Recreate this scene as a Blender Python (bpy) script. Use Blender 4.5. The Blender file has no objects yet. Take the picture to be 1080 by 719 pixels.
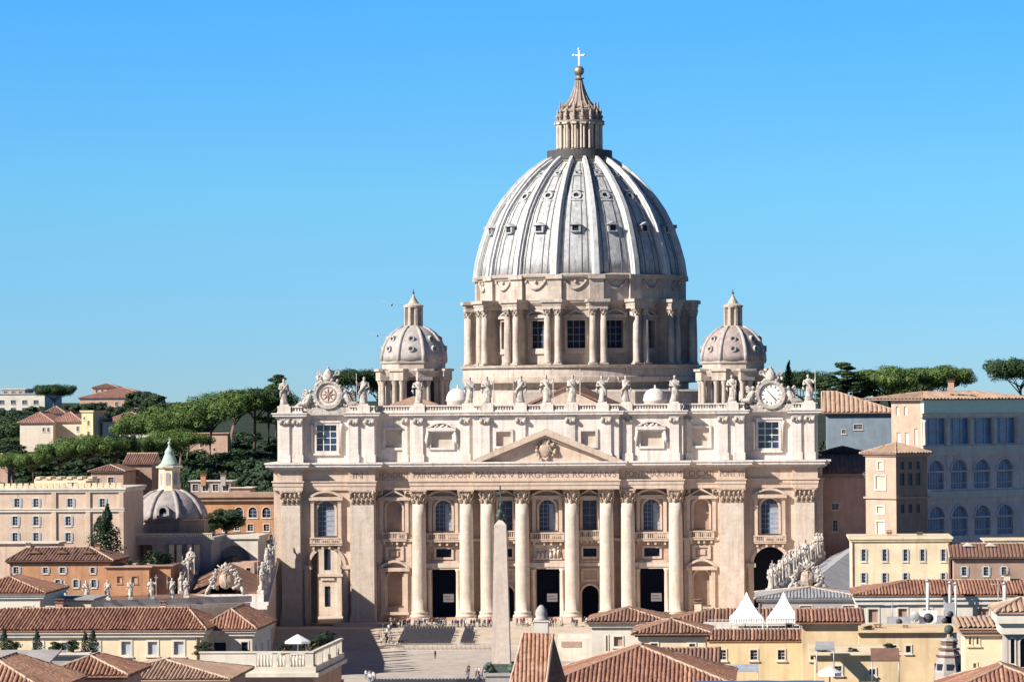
import bpy, bmesh, math, random
from mathutils import Vector, Matrix, noise as mnoise

PI = math.pi
R = math.radians
rnd = random.Random(7)
scene = bpy.context.scene
COL = scene.collection

# ------------------------------------------------------------------ camera
CAM = Vector((46.0, -800.0, 45.0))
FPX = 4056.0                      # focal length in pixels of a 1080 px wide frame
cam_data = bpy.data.cameras.new('camera')
cam_data.sensor_width = 36.0
cam_data.lens = FPX / 1080.0 * 36.0
cam_data.clip_start = 1.0
cam_data.clip_end = 20000.0
cam = bpy.data.objects.new('camera', cam_data)
COL.objects.link(cam)
YAW = math.atan(46.0 / 800.0) + math.atan(36.0 / FPX)
PITCH = math.atan(67.0 / FPX)
ROLL = R(-0.42)
ROT = Matrix.Rotation(YAW, 3, 'Z') @ Matrix.Rotation(PI / 2 + PITCH, 3, 'X') @ Matrix.Rotation(ROLL, 3, 'Z')
cam.matrix_world = Matrix.Translation(CAM) @ ROT.to_4x4()
scene.camera = cam


def P(px, py, Y):
    """world point at depth plane Y seen at photo pixel (px, py): used to survey where things stand"""
    d = ROT @ Vector(((px - 540.0) / FPX, -(py - 359.5) / FPX, -1.0))
    t = (Y - CAM.y) / d.y
    return CAM + d * t


def PX(px, Y, py=600):
    return P(px, py, Y).x


def PZ(py, Y, px=576):
    return P(px, py, Y).z


def S(Y):
    return FPX / (Y + 800.0)      # pixels per metre


# ------------------------------------------------------------------ sky, sun, exposure
SUN_EL, SUN_AZ = R(32), R(57)     # azimuth: degrees to the left of the line behind the camera
to_sun = Vector((-math.sin(SUN_AZ) * math.cos(SUN_EL), -math.cos(SUN_AZ) * math.cos(SUN_EL), math.sin(SUN_EL)))
world = bpy.data.worlds.new('World')
scene.world = world
world.use_nodes = True
wn, wl = world.node_tree.nodes, world.node_tree.links
wn.clear()
w_out = wn.new('ShaderNodeOutputWorld')
w_bg = wn.new('ShaderNodeBackground')
w_sky = wn.new('ShaderNodeTexSky')
w_sky.sky_type = 'NISHITA'
w_sky.sun_disc = False
w_sky.sun_elevation = SUN_EL
w_sky.sun_rotation = math.atan2(to_sun.x, to_sun.y)
w_sky.altitude = 0
w_sky.air_density = 1.0
w_sky.dust_density = 0.2
w_sky.ozone_density = 4.0
w_tc = wn.new('ShaderNodeTexCoord')
w_map = wn.new('ShaderNodeMapping')
w_map.inputs['Scale'].default_value = (1, 1, 2.2)
w_map.inputs['Location'].default_value = (0, 0, 0.10)
w_hs = wn.new('ShaderNodeHueSaturation')
w_hs.inputs['Saturation'].default_value = 1.15
w_mul = wn.new('ShaderNodeMix')
w_mul.data_type = 'RGBA'
w_mul.blend_type = 'MULTIPLY'
w_mul.inputs['Factor'].default_value = 1.0
# clear sky: paler low down, deep blue overhead
w_sep = wn.new('ShaderNodeSeparateXYZ')
w_ramp = wn.new('ShaderNodeValToRGB')
_e = w_ramp.color_ramp.elements
_e[0].position, _e[0].color = 0.0, (.50, .46, .40, 1)
_e[1].position, _e[1].color = 1.0, (.06, .12, .21, 1)
for _p, _c in ((.018, (.52, .57, .52)), (.056, (.58, .78, .68)), (.105, (.46, .87, .93)), (.17, (.26, .46, .62)), (.4, (.10, .18, .30))):
    _n = _e.new(_p)
    _n.color = (*_c, 1)
wl.new(w_tc.outputs['Generated'], w_sep.inputs[0])
wl.new(w_sep.outputs[2], w_ramp.inputs[0])
wl.new(w_ramp.outputs[0], w_mul.inputs[7])
wl.new(w_tc.outputs['Generated'], w_map.inputs['Vector'])
wl.new(w_map.outputs[0], w_sky.inputs['Vector'])
wl.new(w_sky.outputs[0], w_hs.inputs['Color'])
wl.new(w_hs.outputs[0], w_mul.inputs[6])
wl.new(w_mul.outputs[2], w_bg.inputs['Color'])
wl.new(w_bg.outputs[0], w_out.inputs[0])
w_bg.inputs['Strength'].default_value = 0.15

sun_data = bpy.data.lights.new('sun', 'SUN')
sun_data.energy = 4.6
sun_data.angle = R(0.5)
sun_data.color = (1.0, 0.94, 0.86)
sun = bpy.data.objects.new('sun', sun_data)
COL.objects.link(sun)
sun.rotation_euler = to_sun.to_track_quat('Z', 'Y').to_euler()
sun.location = (-200, -300, 400)

vs = scene.view_settings
vs.view_transform = 'Standard'
vs.look = 'None'
vs.gamma = 1.0
vs.exposure = 0.9
vs.use_curve_mapping = False


# ------------------------------------------------------------------ materials
def mat(name, c1, c2=None, scale=1.0, rough=0.85, streak=0.0, streak_col=None, bump=0.0, bump_scale=None, spec=0.3,
        stain=0.0, joints=None, metal=0.0, stretch=(1, 1, 1), blocks=0.0):
    m = bpy.data.materials.new(name)
    m.use_nodes = True
    n, l = m.node_tree.nodes, m.node_tree.links
    b = n['Principled BSDF']
    b.inputs['Roughness'].default_value = rough
    b.inputs['Specular IOR Level'].default_value = spec
    b.inputs['Metallic'].default_value = metal
    if c2 is None:
        c2 = tuple(x * 0.82 for x in c1)
    tc = n.new('ShaderNodeNewGeometry')
    mp = n.new('ShaderNodeMapping')
    mp.inputs['Scale'].default_value = stretch
    l.new(tc.outputs['Position'], mp.inputs['Vector'])
    nz = n.new('ShaderNodeTexNoise')
    nz.inputs['Scale'].default_value = scale
    nz.inputs['Detail'].default_value = 6
    nz.inputs['Roughness'].default_value = 0.65
    l.new(mp.outputs[0], nz.inputs['Vector'])
    cr = n.new('ShaderNodeValToRGB')
    cr.color_ramp.elements[0].position = 0.32
    cr.color_ramp.elements[0].color = (*c2, 1)
    cr.color_ramp.elements[1].position = 0.68
    cr.color_ramp.elements[1].color = (*c1, 1)
    l.new(nz.outputs['Fac'], cr.inputs[0])
    out = cr.outputs[0]

    def mixin(fac_out, amount, col, lo, hi):
        nonlocal out
        mr = n.new('ShaderNodeMapRange')
        mr.inputs[1].default_value = lo
        mr.inputs[2].default_value = hi
        mr.inputs[3].default_value = 0
        mr.inputs[4].default_value = amount
        l.new(fac_out, mr.inputs[0])
        mx = n.new('ShaderNodeMix')
        mx.data_type = 'RGBA'
        l.new(mr.outputs[0], mx.inputs[0])
        l.new(out, mx.inputs[6])
        mx.inputs[7].default_value = (*col, 1)
        out = mx.outputs[2]
    if blocks:      # courses of stone blocks, each with its own tone
        sp_ = n.new('ShaderNodeSeparateXYZ')
        l.new(tc.outputs['Position'], sp_.inputs[0])
        ad = n.new('ShaderNodeMath')
        ad.operation = 'ADD'
        l.new(sp_.outputs[0], ad.inputs[0])
        l.new(sp_.outputs[1], ad.inputs[1])
        cb = n.new('ShaderNodeCombineXYZ')
        l.new(ad.outputs[0], cb.inputs[0])
        l.new(sp_.outputs[2], cb.inputs[1])
        bk = n.new('ShaderNodeTexBrick')
        bk.inputs['Scale'].default_value = 1.0
        bk.inputs['Brick Width'].default_value = 2.1
        bk.inputs['Row Height'].default_value = .95
        bk.inputs['Mortar Size'].default_value = .025
        bk.inputs['Color1'].default_value = (1, 1, 1, 1)
        bk.inputs['Color2'].default_value = (.80, .78, .76, 1)
        bk.inputs['Mortar'].default_value = (.55, .5, .46, 1)
        l.new(cb.outputs[0], bk.inputs['Vector'])
        mb_ = n.new('ShaderNodeMix')
        mb_.data_type = 'RGBA'
        mb_.blend_type = 'MULTIPLY'
        mb_.inputs[0].default_value = blocks
        l.new(out, mb_.inputs[6])
        l.new(bk.outputs['Color'], mb_.inputs[7])
        out = mb_.outputs[2]
    if streak:
        mp2 = n.new('ShaderNodeMapping')
        mp2.inputs['Scale'].default_value = (1.3, 1.3, 0.10)
        l.new(tc.outputs['Position'], mp2.inputs['Vector'])
        n2 = n.new('ShaderNodeTexNoise')
        n2.inputs['Scale'].default_value = 1.0
        n2.inputs['Detail'].default_value = 4
        l.new(mp2.outputs[0], n2.inputs['Vector'])
        sc = streak_col or tuple(x * 0.45 for x in c2)
        mixin(n2.outputs['Fac'], streak, sc, 0.50, 0.75)
    if stain:
        n3 = n.new('ShaderNodeTexNoise')
        n3.inputs['Scale'].default_value = 0.22
        n3.inputs['Detail'].default_value = 5
        l.new(tc.outputs['Position'], n3.inputs['Vector'])
        mixin(n3.outputs['Fac'], stain, tuple(x * 0.5 for x in c2), 0.48, 0.72)
    if joints:
        w = n.new('ShaderNodeTexWave')
        w.wave_type = 'BANDS'
        w.bands_direction = 'Z'
        w.inputs['Scale'].default_value = joints
        w.inputs['Distortion'].default_value = 0.0
        l.new(tc.outputs['Position'], w.inputs['Vector'])
        mixin(w.outputs['Fac'], 0.35, tuple(x * 0.55 for x in c2), 0.90, 0.99)
    l.new(out, b.inputs['Base Color'])
    if bump:
        nb = n.new('ShaderNodeTexNoise')
        nb.inputs['Scale'].default_value = bump_scale or scale * 3
        nb.inputs['Detail'].default_value = 4
        l.new(tc.outputs['Position'], nb.inputs['Vector'])
        bp = n.new('ShaderNodeBump')
        bp.inputs['Strength'].default_value = bump
        bp.inputs['Distance'].default_value = 0.3
        l.new(nb.outputs['Fac'], bp.inputs['Height'])
        l.new(bp.outputs[0], b.inputs['Normal'])
    return m


def leafmat(name, c1, c2, scale=0.35):
    m = mat(name, c1, c2, scale=scale, rough=0.7, spec=0.2)
    return m


M = {}
M['attic'] = mat('attic_travertine', (.74, .665, .60), (.65, .575, .51), .5, streak=.5, streak_col=(.25, .20, .16), bump=.15, bump_scale=2, blocks=.4)
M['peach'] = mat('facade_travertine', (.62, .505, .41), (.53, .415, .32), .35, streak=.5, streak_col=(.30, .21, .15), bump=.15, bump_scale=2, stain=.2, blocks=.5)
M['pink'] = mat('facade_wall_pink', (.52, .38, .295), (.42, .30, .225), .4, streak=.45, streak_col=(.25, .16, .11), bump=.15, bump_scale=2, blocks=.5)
M['cream'] = mat('column_travertine', (.63, .54, .45), (.50, .41, .33), .6, blocks=.25, streak=.5, streak_col=(.32, .23, .16), bump=.2, bump_scale=2)
M['entab'] = mat('entablature_travertine', (.62, .49, .385), (.51, .39, .30), .5, blocks=.3, streak=.45, streak_col=(.27, .18, .12), bump=.1, bump_scale=2)
M['capital'] = mat('capital_stone', (.55, .44, .34), (.30, .22, .16), 1.4, bump=.6, bump_scale=3)
M['statue'] = mat('statue_stone', (.64, .58, .51), (.28, .24, .21), 1.6, streak=.45, bump=.4, bump_scale=3)
M['drum'] = mat('drum_travertine', (.58, .495, .42), (.39, .325, .27), .4, blocks=.4, streak=.6, streak_col=(.20, .16, .13), bump=.2, bump_scale=2)
M['lead'] = mat('dome_lead', (.53, .535, .535), (.33, .33, .325), .9, rough=.6, streak=.75, streak_col=(.17, .16, .15), bump=.2, bump_scale=2.0, stain=.25)
M['rib'] = mat('dome_rib_lead', (.62, .61, .59), (.46, .45, .43), .8, rough=.6, streak=.55, streak_col=(.22, .21, .20), bump=.1)
M['seam'] = mat('lead_seam_dark', (.20, .19, .18), (.12, .12, .12), 1)  # dark seams, deepened to stand in for the ribs' shadow lines
M['lantern'] = mat('lantern_stone', (.42, .34, .285), (.26, .205, .17), .9, streak=.4, bump=.2)
M['darkmetal'] = mat('dark_railing_metal', (.09, .08, .085), (.05, .05, .05), 1.5, rough=.6)
M['gold'] = mat('gilded_bronze', (.40, .36, .25), (.26, .23, .15), 1.0, rough=.45, metal=.6)
M['minor'] = mat('minor_dome_tiles', (.38, .31, .28), (.27, .21, .19), .8, streak=.6, streak_col=(.50, .46, .42), bump=.3, bump_scale=1.5)
M['minor_pale'] = mat('minor_dome_lead', (.47, .44, .41), (.30, .27, .245), .8, streak=.5, streak_col=(.25, .2, .18), bump=.2)
M['dark'] = mat('interior_shade', (.018, .028, .055), (.012, .018, .035), 1, rough=.9)  # near-black navy standing in for the shade inside openings
M['glass'] = mat('window_glass', (.035, .06, .12), (.015, .028, .06), .8, rough=.12, spec=.6)
M['blind'] = mat('window_curtain', (.35, .38, .42), (.22, .25, .30), 1.5, rough=.6)
M['niche'] = mat('niche_plaster', (.42, .29, .22), (.33, .22, .16), .8)
M['recess'] = mat('attic_recess_plaster', (.56, .47, .39), (.46, .38, .31), .8)
M['letters'] = mat('inscription_paint', (.24, .15, .11), (.19, .12, .09), 1)
M['white'] = mat('white_paint', (.78, .76, .72), (.70, .68, .63), .6)
M['gasket'] = mat('tent_canvas', (.82, .81, .78), (.76, .75, .72), .8, rough=.7)
M['bronze'] = mat('green_bronze', (.09, .12, .10), (.04, .055, .05), 2, rough=.6)
M['verdigris'] = mat('verdigris_copper', (.46, .54, .46), (.30, .38, .33), 1.2, streak=.3)
M['granite'] = mat('red_granite', (.56, .475, .405), (.45, .37, .31), 1.2, streak=.4, streak_col=(.30, .22, .18), bump=.1)
M['tile'] = mat('terracotta_tiles', (.38, .195, .13), (.18, .085, .058), 3.0, rough=.9, stain=.5, bump=.3, bump_scale=4)
M['tile_b'] = mat('terracotta_tiles_brown', (.32, .18, .125), (.15, .08, .055), 3.2, rough=.9, stain=.5, bump=.3, bump_scale=4)
M['tile_c'] = mat('terracotta_tiles_pale', (.50, .29, .19), (.25, .125, .08), 3.4, rough=.9, stain=.4, bump=.3, bump_scale=4)
M['ridge'] = mat('ridge_mortar', (.52, .40, .30), (.34, .24, .17), 2)
M['tile_far'] = mat('far_roof_tiles', (.36, .19, .145), (.26, .13, .10), .9, rough=.9, stain=.3)
M['tile_dark'] = mat('far_roof_tiles_brown', (.22, .125, .09), (.15, .08, .06), .9, rough=.9, stain=.3)
M['tile_tan'] = mat('tan_roof_tiles', (.44, .30, .21), (.31, .20, .14), .8, rough=.9, stain=.3)
M['bwhite'] = mat('pale_plaster', (.70, .64, .54), (.60, .53, .43), .5, streak=.3, stain=.25)
M['bcream'] = mat('cream_plaster', (.76, .64, .44), (.66, .53, .35), .5, streak=.35, stain=.3)
M['loggia'] = mat('loggia_plaster', (.78, .65, .60), (.66, .54, .50), .5, streak=.45, stain=.3, blocks=.4)
M['loggia_glass'] = mat('loggia_glass', (.20, .31, .48), (.11, .19, .31), .5, rough=.15, spec=.7)
M['bpale'] = mat('pale_cream_plaster', (.74, .64, .52), (.65, .54, .42), .5, streak=.35, stain=.25)
M['church'] = mat('church_dome_lead', (.37, .33, .31), (.24, .21, .20), .8, streak=.5, streak_col=(.46, .43, .41), bump=.3, bump_scale=1.5)
M['byellow'] = mat('yellow_plaster', (.76, .60, .35), (.66, .49, .27), .5, streak=.4, stain=.35)
M['bocher'] = mat('ochre_plaster', (.76, .58, .35), (.64, .46, .26), .5, streak=.45, stain=.4)
M['borange'] = mat('orange_plaster', (.52, .28, .15), (.42, .21, .11), .5, streak=.4, stain=.35)
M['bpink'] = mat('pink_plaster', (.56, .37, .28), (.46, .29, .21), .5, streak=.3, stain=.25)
M['bpalace'] = mat('palace_plaster', (.62, .48, .37), (.52, .38, .28), .5, streak=.4, stain=.3)
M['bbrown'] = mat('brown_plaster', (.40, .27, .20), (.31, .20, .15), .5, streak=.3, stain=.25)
M['bgrey'] = mat('grey_plaster', (.40, .37, .35), (.31, .28, .26), .5, streak=.3, stain=.25)
M['bteal'] = mat('shade_blue_plaster', (.25, .31, .36), (.19, .24, .29), .5, streak=.3, stain=.25)  # the hall wall's bluish shade is put into this colour
M['green'] = mat('green_awning', (.70, .86, .68), (.62, .78, .60), 1)
M['shutter'] = mat('grey_shutters', (.42, .46, .48), (.34, .37, .40), 2)
M['slate'] = mat('slate_grey_roof', (.33, .33, .34), (.22, .22, .23), 1, stain=.3)
M['blue'] = mat('blue_tarpaulin', (.05, .14, .34), (.035, .10, .26), 1)
M['paving'] = mat('square_cobbles', (.50, .44, .38), (.38, .33, .28), .5, stain=.3, bump=.2, bump_scale=3)
M['step'] = mat('step_travertine', (.58, .49, .40), (.46, .38, .30), .7, stain=.3)
M['ground'] = mat('city_ground', (.12, .11, .09), (.07, .07, .055), .05)
M['hill'] = mat('hill_soil', (.035, .05, .022), (.014, .022, .011), .12)
M['bark'] = mat('pine_bark', (.20, .13, .09), (.11, .07, .05), 2)
M['pine'] = leafmat('pine_needles', (.135, .20, .05), (.055, .10, .028))
M['pine_dark'] = leafmat('pine_needles_dark', (.055, .095, .035), (.020, .042, .018))
M['oak'] = leafmat('evergreen_leaves', (.045, .075, .036), (.016, .032, .020))
M['cypress'] = leafmat('cypress_leaves', (.030, .055, .025), (.012, .026, .015), 1.0)
M['seat'] = mat('chair_grey_plastic', (.06, .06, .075), (.04, .04, .05), 2)
M['skin'] = mat('skin', (.50, .31, .22))
M['hair'] = mat('hair', (.05, .035, .025))
for k, c in dict(red=(.35, .05, .05), navy=(.04, .06, .14), pale=(.66, .64, .6), black=(.03, .03, .035), khaki=(.36, .29, .19), jean=(.08, .12, .22)).items():
    M['cloth_' + k] = mat('cloth_' + k, c)
M['steel'] = mat('galvanised_steel', (.50, .50, .50), (.36, .36, .36), 2, rough=.5, metal=.3)


# ------------------------------------------------------------------ mesh builder
class MB:
    def __init__(self, M_=None):
        self.v, self.f, self.mi, self.sm = [], [], [], []
        self.M = M_

    def add(self, vs_, fs, mi=0, smooth=False):
        b = len(self.v)
        if self.M is not None:
            vs_ = [self.M @ Vector(p) for p in vs_]
        self.v.extend([tuple(p) for p in vs_])
        for f in fs:
            self.f.append([b + i for i in f])
            self.mi.append(mi)
            self.sm.append(smooth)
        return self

    def box(self, x0, x1, y0, y1, z0, z1, mi=0):
        vs_ = [(x0, y0, z0), (x1, y0, z0), (x1, y1, z0), (x0, y1, z0), (x0, y0, z1), (x1, y0, z1), (x1, y1, z1), (x0, y1, z1)]
        return self.add(vs_, [(0, 3, 2, 1), (4, 5, 6, 7), (0, 1, 5, 4), (1, 2, 6, 5), (2, 3, 7, 6), (3, 0, 4, 7)], mi)

    def prism(self, pts, lo, hi, axis='z', mi=0, smooth=False):
        n = len(pts)
        if axis == 'z':
            a = [(p[0], p[1], lo) for p in pts] + [(p[0], p[1], hi) for p in pts]
        elif axis == 'y':
            a = [(p[0], lo, p[1]) for p in pts] + [(p[0], hi, p[1]) for p in pts]
        else:
            a = [(lo, p[0], p[1]) for p in pts] + [(hi, p[0], p[1]) for p in pts]
        self.add(a, [tuple(range(n - 1, -1, -1)), tuple(range(n, 2 * n))], mi)
        b = len(self.v) - 2 * n
        for i in range(n):
            j = (i + 1) % n
            self.f.append([b + i, b + j, b + n + j, b + n + i])
            self.mi.append(mi)
            self.sm.append(smooth)
        return self

    def ring(self, outer, inner, y0, y1, mi=0):
        n = len(outer)
        vs_ = [(p[0], y0, p[1]) for p in outer] + [(p[0], y0, p[1]) for p in inner] + [(p[0], y1, p[1]) for p in outer] + [(p[0], y1, p[1]) for p in inner]
        fs = []
        for i in range(n):
            j = (i + 1) % n
            fs += [(i, j, n + j, n + i), (2 * n + i, 3 * n + i, 3 * n + j, 2 * n + j), (i, 2 * n + i, 2 * n + j, j), (n + i, n + j, 3 * n + j, 3 * n + i)]
        return self.add(vs_, fs, mi)

    def lathe(self, prof, c=(0, 0, 0), n=24, mi=0, smooth=True, phase=0.0, sx=1, sy=1):
        vs_, fs = [], []
        for r, z in prof:
            for k in range(n):
                a = 2 * PI * k / n + phase
                vs_.append((c[0] + r * math.cos(a) * sx, c[1] + r * math.sin(a) * sy, c[2] + z))
        for i in range(len(prof) - 1):
            for k in range(n):
                k2 = (k + 1) % n
                fs.append((i * n + k, i * n + k2, (i + 1) * n + k2, (i + 1) * n + k))
        m = len(prof) - 1
        fs.append(tuple(range(n - 1, -1, -1)))
        fs.append(tuple(m * n + k for k in range(n)))
        return self.add(vs_, fs, mi, smooth)

    def tube(self, pts, rad, n=8, mi=0, smooth=True):
        pts = [Vector(p) for p in pts]
        if not hasattr(rad, '__len__'):
            rad = [rad] * len(pts)
        vs_, fs = [], []
        for i, p in enumerate(pts):
            d = (pts[min(i + 1, len(pts) - 1)] - pts[max(i - 1, 0)])
            d = d.normalized() if d.length > 1e-9 else Vector((0, 0, 1))
            u = d.cross(Vector((0, 0, 1)))
            if u.length < 1e-3:
                u = Vector((1, 0, 0))
            u.normalize()
            w = d.cross(u)
            for k in range(n):
                a = 2 * PI * k / n
                vs_.append(p + (u * math.cos(a) + w * math.sin(a)) * rad[i])
        for i in range(len(pts) - 1):
            for k in range(n):
                k2 = (k + 1) % n
                fs.append((i * n + k, i * n + k2, (i + 1) * n + k2, (i + 1) * n + k))
        m = len(pts) - 1
        fs += [tuple(range(n - 1, -1, -1)), tuple(m * n + k for k in range(n))]
        return self.add(vs_, fs, mi, smooth)

    def ball(self, c, r, s=(1, 1, 1), n=10, mi=0):
        vs_, fs = [], []
        h = max(4, n // 2 + 1)
        for i in range(h + 1):
            t = PI * i / h
            rr = max(math.sin(t), 1e-3)
            for k in range(n):
                a = 2 * PI * k / n
                vs_.append((c[0] + r * s[0] * rr * math.cos(a), c[1] + r * s[1] * rr * math.sin(a), c[2] + r * s[2] * math.cos(t)))
        for i in range(h):
            for k in range(n):
                k2 = (k + 1) % n
                fs.append((i * n + k, (i + 1) * n + k, (i + 1) * n + k2, i * n + k2))
        return self.add(vs_, fs, mi, True)

    def build(self, name, mats, parent=None, fix=True, kind=None):
        me = bpy.data.meshes.new(name)
        off = Vector((0, 0, 0))
        o = bpy.data.objects.new(name, me)
        if parent is not None:
            o.parent = parent
            p = parent
            while p is not None:
                off += p.location
                p = p.parent
        v = [(a[0] - off.x, a[1] - off.y, a[2] - off.z) for a in self.v] if self.world else self.v
        me.from_pydata(v, [], self.f)
        if not isinstance(mats, (list, tuple)):
            mats = [mats]
        for m in mats:
            me.materials.append(M[m] if isinstance(m, str) else m)
        me.polygons.foreach_set('material_index', self.mi)
        me.polygons.foreach_set('use_smooth', self.sm)
        if fix:
            bm = bmesh.new()
            bm.from_mesh(me)
            bmesh.ops.recalc_face_normals(bm, faces=bm.faces)
            bm.to_mesh(me)
            bm.free()
        me.update()
        COL.objects.link(o)
        if kind:
            o['kind'] = kind
        return o

    world = True     # vertices are world coordinates


class LB(MB):
    world = False    # vertices are local to the thing


def tag(o, label, cat, group=None):
    o['label'] = label
    o['category'] = cat
    if group:
        o['group'] = group
    return o


def thing(name, label, cat, loc=(0, 0, 0), group=None, rz=0.0):
    o = bpy.data.objects.new(name, None)
    COL.objects.link(o)
    o.location = loc
    o.rotation_euler = (0, 0, rz)
    o.empty_display_size = 1.0
    return tag(o, label, cat, group)


def kids(o):
    return [c for c in bpy.data.objects if c.parent == o]


def dup(root, loc=None, rz=None, scale=None, label=None, parent=None, _kids=None):
    r = root.copy()
    COL.objects.link(r)
    if loc is not None:
        r.location = loc
    if rz is not None:
        r.rotation_euler = (0, 0, rz)
    if scale is not None:
        r.scale = scale if hasattr(scale, '__len__') else (scale,) * 3
    if label:
        r['label'] = label
    if parent is not None:
        r.parent = parent
    for ch in root.children:
        dup(ch, parent=r)
    return r


def steppath(path, o, yback):
    pts = [(path[0][0] - o, yback), (path[0][0] - o, path[0][2] - o)]
    for i in range(len(path) - 1):
        y0, y1, xb = path[i][2], path[i + 1][2], path[i][1]
        x = xb - o if y1 < y0 else xb + o
        pts += [(x, y0 - o), (x, y1 - o)]
    pts += [(path[-1][1] + o, path[-1][2] - o), (path[-1][1] + o, yback)]
    return pts


def outline(h, n=14, grow=0.0, grow_bottom=None):
    x0, x1, z0, z1, arch = h
    gb = grow if grow_bottom is None else grow_bottom
    x0, x1, z0, z1 = x0 - grow, x1 + grow, z0 - gb, z1 + grow
    if not arch:
        return [(x0, z0), (x1, z0), (x1, z1), (x0, z1)]
    r = (x1 - x0) / 2
    cx, sp = (x0 + x1) / 2, z1 - r
    return [(x0, z0), (x1, z0)] + [(cx + r * math.cos(PI * k / n), sp + r * math.sin(PI * k / n)) for k in range(n + 1)]


def wall(mb, x0, x1, z0, z1, y, holes=(), depth=0.5, mi=0, n=14, reveal_mi=None):
    """front sheet of a wall facing -Y with real openings and their reveals"""
    xs = sorted({x0, x1, *[h[0] for h in holes], *[h[1] for h in holes]})
    zz = {z0, z1}
    for h in holes:
        zz |= {h[2], h[3]}
        if h[4]:
            zz.add(h[3] - (h[1] - h[0]) / 2)
    zs = sorted(z for z in zz if z0 - 1e-6 <= z <= z1 + 1e-6)
    xs = [x for x in xs if x0 - 1e-6 <= x <= x1 + 1e-6]
    for i in range(len(xs) - 1):
        for j in range(len(zs) - 1):
            cx, cz = (xs[i] + xs[i + 1]) / 2, (zs[j] + zs[j + 1]) / 2
            if any(h[0] < cx < h[1] and h[2] < cz < h[3] for h in holes):
                continue
            mb.add([(xs[i], y, zs[j]), (xs[i + 1], y, zs[j]), (xs[i + 1], y, zs[j + 1]), (xs[i], y, zs[j + 1])], [(0, 1, 2, 3)], mi)
    for h in holes:
        ol = outline(h, n)
        if h[4]:
            arc = ol[2:]
            m = len(arc) // 2
            mb.add([(p[0], y, p[1]) for p in arc[:m + 1]] + [(h[1], y, h[3])], [tuple(range(m + 2))], mi)
            mb.add([(p[0], y, p[1]) for p in arc[m:]] + [(h[0], y, h[3])], [tuple(range(len(arc) - m + 1))], mi)
        k = len(ol)
        mb.add([(p[0], y, p[1]) for p in ol] + [(p[0], y + depth, p[1]) for p in ol],
               [(i, (i + 1) % k, k + (i + 1) % k, k + i) for i in range(k)], mi if reveal_mi is None else reveal_mi)


def pane(mb, h, y, mi=0, th=0.08):
    mb.prism(outline(h), y, y + th, 'y', mi)


def muntins(mb, h, y, nx, nz, w=0.08, mi=0):
    for i in range(1, nx):
        x = h[0] + (h[1] - h[0]) * i / nx
        mb.box(x - w / 2, x + w / 2, y - .06, y, h[2], h[3] - (0.35 if h[4] else 0), mi)
    for j in range(1, nz):
        z = h[2] + (h[3] - h[2]) * j / nz
        mb.box(h[0], h[1], y - .05, y + .005, z - w / 2, z + w / 2, mi)


def tile_roof(mb, poly, pitch=0.3, amp=0.09, step=1.4, mi=0, sub=4, seed=0, ridges_mi=0):
    """poly: 3D convex planar polygon whose first edge is the eave; raised tile rows run up the slope"""
    r_ = random.Random(seed)
    p = [Vector(q) for q in poly]
    u = (p[1] - p[0]).normalized()
    nrm = Vector((0, 0, 0))
    for i in range(1, len(p) - 1):
        nrm += (p[i] - p[0]).cross(p[i + 1] - p[0])
    nrm.normalize()
    if nrm.z < 0:
        nrm = -nrm
    v = nrm.cross(u)
    if (p[2] - p[0]).dot(v) < 0:
        v = -v
    q = [((a - p[0]).dot(u), (a - p[0]).dot(v)) for a in p]
    umin, umax = min(a[0] for a in q), max(a[0] for a in q)

    def span(x):
        x = min(max(x, umin + 1e-5), umax - 1e-5)
        vs_ = []
        for i in range(len(q)):
            a, b = q[i], q[(i + 1) % len(q)]
            if (a[0] - x) * (b[0] - x) <= 0 and abs(a[0] - b[0]) > 1e-9:
                t = (x - a[0]) / (b[0] - a[0])
                vs_.append(a[1] + t * (b[1] - a[1]))
        return (min(vs_), max(vs_)) if vs_ else (0, 0)
    L = max(a[1] for a in q)
    rows = max(2, int(L / step) + 1)
    cols = max(1, int((umax - umin) / pitch))
    prev = None
    verts, faces, fmi = [], [], []
    pmi = mi
    for c in range(cols * sub + 1):
        x = umin + (umax - umin) * c / (cols * sub)
        t = (c % sub) / sub
        hgt = amp * math.sin(PI * t) ** 0.8 if t > 0 else 0.0
        if c % sub == 0:
            cmi = mi if not ridges_mi or r_.random() > .10 else ridges_mi
            jit = [r_.uniform(-.3, .3) * amp for _ in range(rows + 1)]
        lo, hi = span(x)
        base = len(verts)
        for k in range(rows + 1):
            w = lo + (hi - lo) * k / rows
            verts.append(p[0] + u * x + v * w + nrm * (hgt + jit[k] * (1 if t > 0 else 0.3)))
        if c:
            for k in range(rows):
                faces.append((prev + k, base + k, base + k + 1, prev + k + 1))
                fmi.append(pmi if r_.random() > .02 else mi)
        prev = base
        pmi = cmi
    n0 = len(mb.mi)
    mb.add(verts, faces, mi, False)
    mb.mi[n0:] = fmi


def slab(mb, poly, th=0.25, mi=0):
    n = len(poly)
    a = [Vector(q) - Vector((0, 0, .02)) for q in poly]
    b = [q - Vector((0, 0, th)) for q in a]
    mb.add(a + b, [tuple(range(n)), tuple(range(2 * n - 1, n - 1, -1))] + [(i, n + i, n + (i + 1) % n, (i + 1) % n) for i in range(n)], mi)
# ================================================================== the basilica
bas = thing('basilica', 'huge domed basilica of pale travertine with a columned and pedimented front', 'church', (0, 0, 0))


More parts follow.
